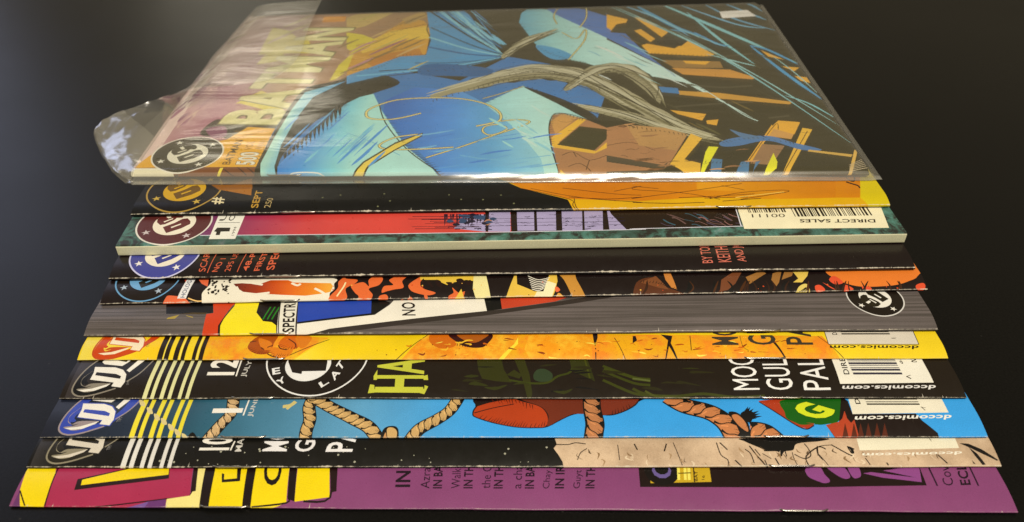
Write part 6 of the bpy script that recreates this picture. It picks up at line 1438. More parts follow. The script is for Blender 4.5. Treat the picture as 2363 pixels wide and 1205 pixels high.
ART[9]=[
('p','3c9ede','','',[-1,-4,262,-4,262,169,-1,169]),
('g',0,[(0.43,'24262e'),(27.19,'2a3440'),(45.31,'33606e'),(65.85,'4c8094'),(86.39,'5e9cb8'),(109.34,'4aa0d0'),(123.84,'3c9ede')],'',[-0.07,-3.2,-2.43,16.56,129.89,16.4,126.33,-3.2]),
('r','cba873','1c140c',4.2,[49.93,13.47,50.76,7.63,48.87,3.71,45.0,-3.2]),
('s','1c140c','','',[39.69,-3.2,41.62,1.34,45.49,-3.2,46.86,-3.2,44.55,-3.2,40.32,-3.2]),
('l','cdbb70',1.2,'',[64.85,10.0,66.94,10.49,68.09,11.96],0),
('l','cdbb70',0.8,'',[66.15,9.03,67.56,10.98],0),
('r','c9a263','1c140c',4.3,[72.86,13.95,72.34,9.99,73.38,5.37,73.0,1.31,73.44,-3.2]),
('r','c9a263','1c140c',4.6,[73.79,12.95,78.81,9.5,85.19,5.79,90.64,2.46,94.4,-3.2]),
('r','c9a263','1c140c',4.4,[114.72,13.4,112.42,8.49,109.0,5.33,104.22,2.05,100.46,-3.2,97.47,-3.2]),
('s','1c140c','','',[93.48,-3.2,94.24,2.06,96.62,3.25,98.52,2.06,98.86,-3.2,98.32,-3.2,94.12,-3.2]),
('s','c08a50','','',[94.07,-3.2,95.03,1.28,96.03,-3.2,96.57,-3.2,94.47,-3.2]),
('s','c9a263','','',[95.31,2.06,97.04,2.65,98.27,0.9,97.47,-3.2,96.61,-3.2]),
('s','c9a263','','',[98.07,-3.2,98.65,-3.2,99.72,-3.2,98.15,-3.2]),
('s','1c140c','','',[102.55,-3.2,104.02,-3.2,104.51,-3.2,103.23,-3.2,101.96,-3.2]),
('r','b8794a','1c140c',6.2,[152.82,13.85,152.8,8.93,153.15,4.02,152.78,1.23,151.93,-3.2]),
('s','231410','','',[123.19,14.39,119.64,9.94,118.83,7.09,120.14,5.75,124.84,4.04,130.93,2.74,136.28,2.49,139.86,2.81,143.51,4.86,147.22,6.83,151.23,7.42,157.02,6.56,160.49,7.33,164.13,9.35,166.28,11.65,166.65,14.63]),
('s','b0401f','','',[123.21,13.39,120.01,9.69,119.19,7.09,120.49,5.97,124.84,4.38,130.93,3.02,136.29,2.81,139.51,3.21,139.98,6.61,137.9,9.92,132.81,11.88,129.13,13.38]),
('s','6e3020','','',[132.82,13.37,138.27,9.92,140.34,6.61,139.87,3.13,143.53,5.21,147.23,7.15,151.26,7.74,151.37,14.35]),
('s','7a3322','','',[155.45,14.35,154.86,7.51,157.36,6.94,160.53,7.72,163.85,9.64,165.99,11.86,166.33,14.63]),
('l','2a1410',0.3,'',[119.36,7.55,124.76,9.44,130.6,10.9],0),
('s','231410','','',[119.64,9.94,123.62,11.4,130.6,13.38,123.21,13.39]),
('r','b8794a','1c140c',6.0,[153.0,13.85,152.8,8.93,153.33,4.02,152.78,1.23,151.93,-3.2]),
('r','c07a48','1c140c',7.0,[175.08,13.76,178.95,10.37,184.81,8.3,187.85,6.33,190.32,3.08,192.23,-3.2,192.46,-3.2]),
('s','1c140c','','',[191.17,7.49,193.11,7.88,195.18,5.95,196.13,3.07,195.68,-3.2,194.16,-3.2,192.53,3.42]),
('s','c07a48','','',[191.87,6.33,193.53,6.9,195.19,4.48,195.5,1.39,193.38,3.07]),
('p','1c140c','','',[194.41,6.71,195.57,4.84,197.3,9.93]),
('p','1c140c','','',[194.41,6.71,195.57,4.84,198.67,9.1]),
('p','1c140c','','',[194.41,6.71,195.57,4.84,200.03,8.28]),
('p','1c140c','','',[194.41,6.71,195.57,4.84,200.51,6.32]),
('p','1c140c','','',[194.41,6.71,195.57,4.84,200.11,7.28]),
('p','1c140c','','',[194.41,6.71,195.57,4.84,198.8,5.57]),
('p','1c140c','','',[194.41,6.71,195.57,4.84,197.88,9.72]),
('s','1c140c','','',[194.41,6.71,195.99,8.28,198.08,7.88,198.04,6.32,196.34,4.12]),
('r','c07a48','1c140c',6.5,[196.17,1.72,200.29,1.05,204.55,-3.2,208.96,-3.2,212.84,-3.2]),
('p','a83c22','','',[200.61,12.03,203.03,9.09,207.02,5.19,210.1,2.71,212.08,2.1,214.24,3.4,215.75,7.86,220.65,12.01,214.84,13.71]),
('l','231410',0.35,'',[200.83,11.61,207.02,5.19,210.08,2.64,212.07,2.03,214.19,3.22],0),
('s','1f5c1c','','',[206.57,10.76,208.27,12.44,219.84,13.71,224.96,13.7,223.41,7.85,221.17,4.45,218.22,3.74,215.68,3.4,212.18,4.1,214.63,3.75,210.87,3.4,209.21,4.11,207.11,5.56,207.07,7.87]),
('t','d4dc2a','G','lettering',[217.12,4.46,222.3,8.25,208.42,8.27],0.1),
('p','241c14','','',[224.96,13.7,226.31,12.0,226.11,7.06,243.97,7.23,244.92,4.79,247.88,1.01,247.77,-3.2,246.32,-3.2,231.6,-3.2,220.18,-3.2,217.51,3.39,221.48,4.45]),
('p','b04428','','',[217.51,3.39,221.48,4.45,222.71,5.54,224.16,8.25,224.1,5.54,224.75,4.09,225.99,5.17,225.59,-3.2,220.48,-3.2]),
('p','5a2a1c','','',[220.97,-0.69,223.06,4.09,222.91,-0.31]),
('p','5a2a1c','','',[223.39,-0.7,225.51,4.09,225.33,-0.31]),
('p','5a2a1c','','',[225.2,-0.7,227.35,4.09,227.15,-0.31]),
('p','5a2a1c','','',[227.32,-0.7,229.5,4.09,229.26,-0.31]),
('p','5a2a1c','','',[229.73,-0.7,231.95,4.08,231.68,-0.32]),
('p','5a2a1c','','',[231.85,-0.71,234.09,4.08,233.8,-0.32]),
('p','ece2c0','','barcode_panel',[226.86,13.7,226.11,7.06,253.41,7.62,253.59,13.67]),
('p','2a2620','','barcode_panel',[231.35,10.47,246.43,10.47,246.43,11.02,231.35,11.02]),
('p','2a2620','','barcode_panel',[231.35,11.47,246.43,11.47,246.43,11.77,231.35,11.77]),
('p','2a2620','','barcode_panel',[231.35,12.47,246.43,12.47,246.43,12.77,231.35,12.77]),
('p','2a2620','','barcode_panel',[231.35,13.07,246.43,13.07,246.43,13.37,231.35,13.37]),
('p','2a2620','','barcode_panel',[231.35,13.67,246.43,13.67,246.43,14.22,231.35,14.22]),
('p','2a2620','','barcode_panel',[231.35,14.92,246.43,14.92,246.43,15.22,231.35,15.22]),
('p','2a2620','','barcode_panel',[231.35,15.92,246.43,15.92,246.43,16.22,231.35,16.22]),
('p','2a2620','','barcode_panel',[231.35,16.52,246.43,16.52,246.43,16.82,231.35,16.82]),
('p','2a2620','','barcode_panel',[231.35,17.12,246.43,17.12,246.43,17.92,231.35,17.92]),
('p','2a2620','','barcode_panel',[231.35,18.37,246.43,18.37,246.43,18.67,231.35,18.67]),
('t','2a2620','DI','barcode_panel',[229.68,10.82,229.71,13.7,228.27,10.82],0.04),
('t','3a3020','7','barcode_panel',[247.42,8.3,246.06,8.63,247.63,9.46],0.0),
('t','f2ead2','dccomics.com','lettering',[254.02,6.83,226.64,6.29,253.08,5.22],0.05),
('s','3a4ba0','','publisher_emblem',[8.6,16.62,5.9,11.03,4.38,5.07,4.59,1.71,6.97,0.48,11.76,1.27,16.85,3.15,19.97,6.24,23.0,10.55,24.68,15.18,21.21,15.66,19.91,10.1,17.54,5.84,14.88,4.28,11.13,3.16,8.26,3.16,6.91,4.29,7.14,7.92,9.27,12.41,11.29,15.67]),
('l','9a8a84',0.45,'publisher_emblem',[10.08,17.1,6.93,13.34,5.01,9.22,4.03,4.29,4.65,1.71,7.25,0.58,11.44,1.28,16.51,3.22],0),
('l','9a8a84',0.4,'publisher_emblem',[18.93,5.52,21.71,8.67,23.67,13.31,24.51,15.66],0),
('s','9a8a84','','publisher_emblem',[7.59,9.66,5.94,6.87,5.92,5.07,7.36,3.91,9.09,4.87,14.36,4.86,13.35,4.09,10.74,2.42,8.39,1.88,5.98,2.43,5.47,2.98,7.88,3.35,9.21,4.1,7.75,3.72,6.04,4.48,5.7,6.67,6.65,8.34]),
('s','3a4ba0','','publisher_emblem',[8.02,9.39,6.58,6.87,6.39,5.26,7.31,4.48,8.06,5.06,7.29,5.85,7.55,7.28,8.59,8.78]),
('p','3a4ba0','','publisher_emblem',[7.24,11.58,13.58,11.39,16.37,10.47,18.18,8.33,18.77,5.25,18.1,3.22,14.7,3.68,15.12,4.98,7.79,6.05,7.9,8.86]),
('p','ece4cc','','publisher_emblem',[7.57,11.26,13.64,11.07,16.27,10.1,17.92,8.24,18.47,5.37,17.87,3.52,15.01,3.9,15.33,5.21,8.03,6.26,8.13,8.86]),
('p','3a4ba0','','publisher_emblem',[8.87,9.13,14.86,8.42,16.62,7.57,16.71,6.57,15.63,6.74,8.89,7.91]),
('p','ece4cc','','publisher_emblem',[5.76,2.61,9.56,3.08,12.39,4.09,14.52,4.86,13.73,3.9,10.74,2.42,7.69,2.06]),
('p','ece4cc','','publisher_emblem',[8.9,13.33,9.92,12.41,15.43,11.66,16.78,13.32,18.72,17.09,13.17,19.49,10.74,17.1]),
('p','ece4cc','','publisher_emblem',[17.4,9.88,18.48,9.11,22.03,15.19,20.54,16.61]),
('p','3a4ba0','','publisher_emblem',[11.08,14.5,16.12,13.32,17.39,17.09,15.88,17.57,14.94,14.73,11.38,15.44]),
('t','8a8478','TM','lettering',[20.48,4.66,20.71,6.08,19.43,4.57],0.0),
('p','e6d436','','',[24.42,-3.2,25.86,-3.2,25.86,34,24.42,34]),
('p','e6d436','','',[26.87,-3.2,28.02,-3.2,28.02,34,26.87,34]),
('p','e6d436','','',[29.81,-3.2,31.11,-3.2,31.11,34,29.81,34]),
('p','e6d436','','',[32.04,-3.2,33.23,-3.2,33.23,34,32.04,34]),
('p','e6d436','','',[35.2,-3.2,36.36,-3.2,36.36,34,35.2,34]),
('p','e6d436','','',[37.43,-3.2,38.58,-3.2,38.58,34,37.43,34]),
('t','ece4cc','11','lettering',[53.82,7.71,53.74,14.47,45.32,7.63],0.08),
('l','ece4cc',0.4,'lettering',[54.43,6.71,54.61,12.47],0),
('t','cfc8b4','JUNE 02','lettering',[57.31,6.26,57.84,17.51,55.62,6.26],0.02),
('s','d8c480','','',[26.28,9.8,27.81,9.07,28.74,7.42,27.39,7.65]),
('s','d8c480','','',[29.1,7.42,30.59,6.74,31.43,5.2,30.1,5.41]),
('s','d8c480','','',[31.59,5.85,33.05,5.2,33.84,3.73,32.53,3.93]),
('s','d8c480','','',[34.14,3.93,35.57,3.32,36.31,1.92,35.01,2.12]),
('s','d8c480','','',[36.38,2.32,37.79,1.73,38.49,0.39,37.2,0.58]),
('s','d8c480','','',[38.7,0.96,40.09,0.39,40.89,-1.11,39.58,-0.88]),
('s','d8c480','','',[23.04,12.76,24.59,12.01,25.56,10.29,24.2,10.54]),
('h','5a2414',[120.13,5.97,124.84,4.46,130.93,3.1,136.29,2.89,139.51,3.21],1.8,0.7),
('h','5a2414',[123.23,12.64,129.13,12.88,136.45,10.41],-2.2,0.8),
('h','2a1410',[157.36,6.94,160.53,7.72,163.85,9.64],1.6,0.6),
('p','cfc4a8','','',[116.64,-0.3,116.88,-0.3,116.84,0.4]),
('p','cfc4a8','','',[239.59,-0.3,239.83,-0.3,239.79,0.4]),
('p','cfc4a8','','',[126.56,-0.3,126.8,-0.3,126.75,0.25]),
('p','cfc4a8','','',[101.84,-0.3,102.08,-0.3,102.03,0.25]),
('p','cfc4a8','','',[22.99,-0.3,23.23,-0.3,23.18,0.3]),
('p','cfc4a8','','',[77.54,-0.3,77.78,-0.3,77.74,0.4]),
('p','cfc4a8','','',[217.31,-0.3,217.55,-0.3,217.57,1.2]),
('p','cfc4a8','','',[19.1,-0.3,19.34,-0.3,19.29,0.3]),
('p','cfc4a8','','',[87.01,-0.3,87.25,-0.3,87.21,0.4])]
ART[10]=[
('p','1d1c12','','',[-1,-4,263,-4,263,169,-1,169]),
('g',0,[(0.43,'3a3632'),(7.34,'1d1c12')],'',[0.93,-3.2,0.71,8.62,10.29,8.61,10.51,-3.2]),
('p','d6b890','rock','',[142.39,8.39,142.83,6.43,141.9,5.19,143.22,3.02,144.18,1.15,144.72,-3.2,155.77,-3.2,213.59,-3.2,209.17,-3.2,261.34,-3.2,262.87,-3.2,262.62,9.93]),
('l','2a2018',0.3,'',[142.3,6.43,145.83,6.43,147.98,6.98,150.78,6.63],0),
('l','3a2c20',0.25,'',[151.03,5.18,149.19,3.79,148.2,1.7],0),
('l','2a2018',0.22,'',[159.52,6.31,159.62,1.61],0),
('l','2a2018',0.38,'',[164.08,6.66,164.76,4.72],0),
('l','2a2018',0.38,'',[172.97,6.65,172.03,4.2],0),
('l','2a2018',0.22,'',[174.84,7.01,176.39,0.04],0),
('l','2a2018',0.3,'',[186.76,6.99,187.26,3.18,188.91,1.57,188.66,-0.33],0),
('l','2a2018',0.38,'',[187.67,6.99,189.33,4.68],0),
('l','2a2018',0.3,'',[194.16,4.85,195.38,3.5,195.86,0.63],0),
('l','2a2018',0.38,'',[190.84,1.57,192.41,-0.34],0),
('l','2a2018',0.38,'',[195.58,5.9,197.04,2.84,199.25,-0.72],0),
('l','2a2018',0.22,'',[198.66,3.49,200.7,1.87],0),
('l','2a2018',0.38,'',[201.78,2.03,202.74,-0.91],0),
('l','2a2018',0.22,'',[206.8,3.81,206.87,1.54,207.7,-1.1],0),
('l','2a2018',0.3,'',[207.24,3.15,209.62,1.86,211.64,2.82,211.55,4.82,210.81,6.59],0),
('l','2a2018',0.3,'',[214.23,5.87,213.81,3.14,214.74,1.53],0),
('l','2a2018',0.38,'',[210.47,-0.37,210.28,2.49,214.35,5.51,216.26,4.82],0),
('l','2a2018',0.22,'',[214.01,3.14,216.44,-1.11],0),
('l','2a2018',0.22,'',[213.63,2.81,214.2,5.51,218.46,6.22],0),
('l','2a2018',0.38,'',[218.16,6.22,222.87,2.8,222.46,5.5,224.05,4.8],0),
('l','2a2018',0.3,'',[226.26,2.15,227.06,0.28],0),
('l','2a2018',0.38,'',[246.23,3.09,248.02,0.55],0),
('l','2a2018',0.38,'',[231.68,0.88,231.95,0.12],0),
('l','2a2018',0.3,'',[198.86,1.55,199.36,-0.9],0),
('l','2a2018',0.3,'',[196.86,4.85,197.93,2.84],0),
('s','1c1812','','',[194.69,7.35,198.96,4.84,199.41,4.16,202.96,3.99,203.52,2.5,204.75,3.98,207.27,4.49,209.0,6.59,215.9,7.5,216.63,8.45,194.94,8.48]),
('l','1c1812',0.35,'',[203.89,4.15,203.7,2.66],0),
('l','1c1812',0.3,'',[204.94,4.15,205.01,2.5],0),
('p','1e1812','','',[253.46,6.7,255.95,6.52,258.83,4.75,262.14,1.47,261.64,1.31,257.36,4.07,255.97,5.1]),
('p','1e1812','','',[255.51,5.45,257.09,3.41,258.27,0.23,257.32,0.08,256.24,2.75]),
('p','1e1812','','',[254.87,1.48,255.54,0.48,255.06,0.36]),
('s','1c1812','','',[222.26,5.86,223.56,5.15,223.75,3.79,223.21,3.46,222.85,4.81]),
('c','a8a488','',48.69,0.73,0.15),
('c','a8a488','',43.36,5.75,0.15),
('c','a8a488','',51.2,0.54,0.15),
('c','a8a488','',68.47,5.79,0.3),
('c','a8a488','',75.27,3.16,0.15),
('c','a8a488','',128.6,3.58,0.3),
('c','a8a488','',48.29,5.88,0.2),
('c','a8a488','',83.3,3.26,0.3),
('c','a8a488','',108.09,2.21,0.12),
('c','a8a488','',140.0,5.49,0.3),
('c','a8a488','',33.05,5.68,0.15),
('c','a8a488','',103.87,3.1,0.15),
('c','a8a488','',90.44,5.11,0.12),
('c','a8a488','',85.3,5.72,0.15),
('c','a8a488','',39.2,1.27,0.3),
('c','a8a488','',108.52,1.07,0.2),
('c','a8a488','',88.02,1.23,0.3),
('c','a8a488','',37.48,1.77,0.12),
('c','a8a488','',84.58,4.14,0.2),
('c','a8a488','',134.9,1.22,0.15),
('c','a8a488','',57.77,3.95,0.2),
('c','a8a488','',81.71,5.53,0.15),
('c','a8a488','',62.64,0.99,0.2),
('c','a8a488','',61.81,4.44,0.3),
('c','a8a488','',51.19,4.28,0.3),
('c','a8a488','',41.77,3.75,0.15),
('c','a8a488','',132.81,1.18,0.12),
('c','a8a488','',45.47,1.75,0.2),
('c','a8a488','',35.32,1.61,0.3),
('c','a8a488','',61.52,4.99,0.3),
('c','a8a488','',129.54,5.07,0.3),
('c','a8a488','',69.31,5.5,0.12),
('c','a8a488','',55.01,5.43,0.12),
('c','a8a488','',100.62,1.68,0.2),
('p','dcd6c2','','',[25.16,-3.2,26.55,-3.2,26.55,34,25.16,34]),
('p','dcd6c2','','',[27.42,-3.2,28.65,-3.2,28.65,34,27.42,34]),
('p','dcd6c2','','',[30.32,-3.2,31.44,-3.2,31.44,34,30.32,34]),
('p','dcd6c2','','',[32.41,-3.2,33.53,-3.2,33.53,34,32.41,34]),
('p','dcd6c2','','',[35.62,-3.2,36.67,-3.2,36.67,34,35.62,34]),
('p','dcd6c2','','',[37.72,-3.2,38.77,-3.2,38.77,34,37.72,34]),
('w','e0c8a0',[192.57,3.86,193.16,2.86,193.26,2.43],0.4100503501796453),
('w','8a6c48',[189.29,0.98,188.99,0.15,190.18,-0.76],0.3744889382390454),
('w','8a6c48',[221.16,2.62,220.64,1.94,222.18,0.56],0.6977054860560792),
('w','8a6c48',[215.53,4.38,216.12,3.44,215.49,2.63],0.18154635098687563),
('w','e0c8a0',[234.71,0.29,235.4,-0.36,234.39,-2.24],0.33956267098005366),
('w','8a6c48',[208.19,4.91,208.4,4.0,209.29,3.5],0.38151676644390753),
('w','e0c8a0',[205.21,0.49,205.44,-0.08,205.77,-0.85],0.38572730941780714),
('w','8a6c48',[210.21,1.34,209.66,0.7,209.78,-0.68],0.19717211535591497),
('w','8a6c48',[239.21,3.97,240.1,3.15,240.08,2.25],0.2861984697745042),
('w','e0c8a0',[200.54,3.9,200.62,3.13,201.2,2.08],0.35895101867634527),
('w','e0c8a0',[227.92,3.35,227.79,2.61,227.62,1.86],0.1891917987657368),
('w','8a6c48',[197.78,2.17,198.25,1.31,198.79,0.9],0.18113883395000904),
('w','8a6c48',[195.61,1.09,195.11,0.5,196.37,0.08],0.16312418629045833),
('w','5a4630',[246.07,3.43,245.87,2.69,246.05,1.85],0.3290205441012827),
('w','e0c8a0',[161.77,2.94,161.38,2.28,163.12,1.55],0.5527726295937048),
('w','e0c8a0',[163.03,3.03,162.79,2.13,163.52,1.47],0.23359769140268294),
('w','8a6c48',[206.56,2.51,205.98,1.79,207.79,1.02],0.5584354992716775),
('w','8a6c48',[196.58,3.67,196.93,3.04,197.1,1.81],0.38468613704224847),
('w','a88860',[154.58,1.91,155.53,1.28,154.81,-0.3],0.5400433440596459),
('w','e0c8a0',[162.83,3.56,163.27,3.0,163.22,1.54],0.30992344529488725),
('w','a88860',[237.81,2.75,237.95,2.18,237.54,1.2],0.6950426303489635),
('w','5a4630',[204.07,3.34,204.71,2.38,204.73,1.62],0.26736297008032095),
('w','5a4630',[225.95,4.1,226.34,3.12,226.9,2.46],0.6386388944803048),
('w','5a4630',[177.26,2.06,177.04,1.17,177.67,0.97],0.2813006148399334),
('w','5a4630',[198.45,5.71,199.36,4.64,199.77,4.39],0.2955465716397222),
('w','5a4630',[223.0,2.73,223.09,1.74,223.49,0.9],0.18430206289961693),
('w','e0c8a0',[203.65,4.3,203.35,3.41,203.33,2.05],0.19785751017010345),
('w','a88860',[226.17,4.18,225.84,3.27,227.12,2.67],0.3874690473068039),
('w','5a4630',[211.46,4.33,210.83,3.43,211.28,3.05],0.5654746677997785),
('w','5a4630',[202.47,3.84,202.84,2.94,202.4,2.28],0.3238756337113454),
('w','8a6c48',[161.91,3.96,162.24,3.21,163.38,2.85],0.4542334092688073),
('w','e0c8a0',[224.26,2.24,223.58,1.42,225.36,0.64],0.25751298585154614),
('w','a88860',[182.47,0.89,182.87,0.38,182.99,-0.79],0.40858361943689026),
('w','8a6c48',[203.05,3.57,203.15,2.9,203.4,1.58],0.6568946078331245),
('w','e0c8a0',[222.39,3.6,223.26,2.87,221.86,1.7],0.49832189604569965),
('w','e0c8a0',[172.73,0.39,173.57,-0.64,173.09,-1.76],0.6133269929124353),
('w','e0c8a0',[167.1,1.72,166.81,0.92,167.22,-0.14],0.4517912575243307),
('w','8a6c48',[153.62,3.89,154.16,3.35,153.61,1.82],0.531170883547569),
('w','8a6c48',[217.89,4.5,218.44,3.85,218.86,3.33],0.19857837221113395),
('w','8a6c48',[167.57,3.34,167.2,2.66,167.53,1.26],0.18002251846678086),
('w','a88860',[192.65,5.42,192.85,4.59,193.82,3.68],0.6792454210249105),
('w','e0c8a0',[179.01,1.37,179.56,0.53,179.31,-0.29],0.6329950584043527),
('w','e0c8a0',[224.86,1.73,225.72,0.9,224.82,0.42],0.6052885601345377),
('w','e0c8a0',[214.49,0.68,214.47,0.08,214.4,-0.94],0.599095544151722),
('w','e0c8a0',[244.73,3.49,244.32,2.68,245.55,1.36],0.18278470092096452),
('w','a88860',[173.14,3.59,173.69,2.97,173.15,1.75],0.5301872146248826),
('w','5a4630',[151.43,4.93,151.61,3.89,152.15,3.48],0.5026434887265916),
('w','5a4630',[148.41,3.66,148.13,2.82,149.81,1.61],0.2115211553887207),
('w','a88860',[176.55,1.96,176.32,1.33,177.07,0.52],0.6032848719560634),
('w','5a4630',[218.42,5.05,217.98,4.17,219.16,3.61],0.4466658546906618),
('p','cfc4a8','','',[235.27,-0.3,235.51,-0.3,235.47,0.4]),
('p','cfc4a8','','',[182.69,-0.3,182.93,-0.3,182.91,0.6]),
('p','cfc4a8','','',[38.56,-0.3,38.8,-0.3,38.75,0.25]),
('p','cfc4a8','','',[43.21,-0.3,43.45,-0.3,43.48,1.2]),
('p','cfc4a8','','',[58.95,-0.3,59.19,-0.3,59.17,0.6]),
('p','cfc4a8','','',[208.86,-0.3,209.1,-0.3,209.05,0.3]),
('p','cfc4a8','','',[105.59,-0.3,105.83,-0.3,105.78,0.25]),
('p','cfc4a8','','',[132.25,-0.3,132.49,-0.3,132.45,0.4]),
('p','cfc4a8','','',[99.6,-0.3,99.84,-0.3,99.82,0.6]),
('p','ece2bc','','barcode_panel',[225.97,10.78,225.45,4.46,252.82,5.11,253.19,10.74]),
('t','3a3020','7','barcode_panel',[246.29,7.27,245.49,7.57,246.58,8.02],0.0),
('t','efe6c8','dccomics.com','lettering',[253.32,4.08,225.94,3.62,252.79,3.08],0.05),
('s','2c2820','','publisher_emblem',[8.72,16.88,6.02,11.29,4.5,5.32,4.71,1.96,7.09,0.73,11.87,1.53,16.96,3.4,20.09,6.5,23.12,10.81,24.79,15.44,21.32,15.91,20.03,10.35,17.66,6.1,15.0,4.54,11.24,3.41,8.38,3.41,7.02,4.55,7.26,8.17,9.38,12.66,11.4,15.93]),
('l','8e8468',0.45,'publisher_emblem',[10.19,17.35,7.05,13.59,5.13,9.47,4.15,4.55,4.77,1.96,7.37,0.83,11.56,1.53,16.62,3.48],0),
('l','8e8468',0.4,'publisher_emblem',[19.05,5.78,21.83,8.93,23.79,13.57,24.63,15.91],0),
('s','8e8468','','publisher_emblem',[7.71,9.92,6.06,7.13,6.03,5.32,7.48,4.16,9.21,5.12,14.48,5.12,13.47,4.35,10.86,2.68,8.51,2.14,6.1,2.68,5.59,3.23,8.0,3.6,9.32,4.35,7.86,3.98,6.15,4.74,5.81,6.92,6.77,8.6]),
('s','2c2820','','publisher_emblem',[8.14,9.65,6.7,7.12,6.51,5.52,7.43,4.74,8.18,5.32,7.4,6.11,7.67,7.54,8.7,9.03]),
('p','2c2820','','publisher_emblem',[7.36,11.83,13.7,11.64,16.48,10.72,18.3,8.58,18.88,5.5,18.21,3.48,14.82,3.93,15.24,5.23,7.91,6.31,8.02,9.12]),
('p','d8ccb0','','publisher_emblem',[7.68,11.51,13.75,11.32,16.39,10.36,18.04,8.5,18.59,5.62,17.99,3.78,15.12,4.16,15.44,5.47,8.15,6.51,8.25,9.12]),
('p','2c2820','','publisher_emblem',[8.99,9.38,14.98,8.68,16.74,7.82,16.83,6.83,15.74,6.99,9.0,8.17]),
('p','d8ccb0','','publisher_emblem',[5.88,2.86,9.68,3.34,12.51,4.35,14.64,5.12,13.85,4.16,10.86,2.68,7.81,2.32]),
('p','d8ccb0','','publisher_emblem',[9.02,13.59,10.04,12.66,15.55,11.92,16.9,13.58,18.83,17.34,13.29,19.75,10.86,17.35]),
('p','d8ccb0','','publisher_emblem',[17.51,10.13,18.6,9.37,22.15,15.44,20.66,16.86]),
('p','2c2820','','publisher_emblem',[11.19,14.75,16.24,13.58,17.5,17.34,16.0,17.82,15.06,14.98,11.49,15.69]),
('t','8a8478','TM','lettering',[20.71,4.85,20.75,6.2,19.76,4.85],0.0),
('t','ece4cc','10','lettering',[53.31,4.72,53.57,9.22,44.91,4.73],0.06),
('l','ece4cc',0.4,'lettering',[53.68,4.64,54.16,7.65],0),
('t','cfc8b4','MAY 02','lettering',[56.73,4.32,56.43,14.09,54.93,4.24],0.02),
('t','e8e2d4','MOOR','lettering',[69.14,4.38,69.09,19.36,62.31,4.39],0.03),
('t','e8e2d4','GULA','lettering',[76.26,4.29,77.68,19.35,70.84,4.3],0.03),
('t','e8e2d4','PAL','lettering',[86.94,4.19,88.54,15.46,79.6,4.2],0.03)]
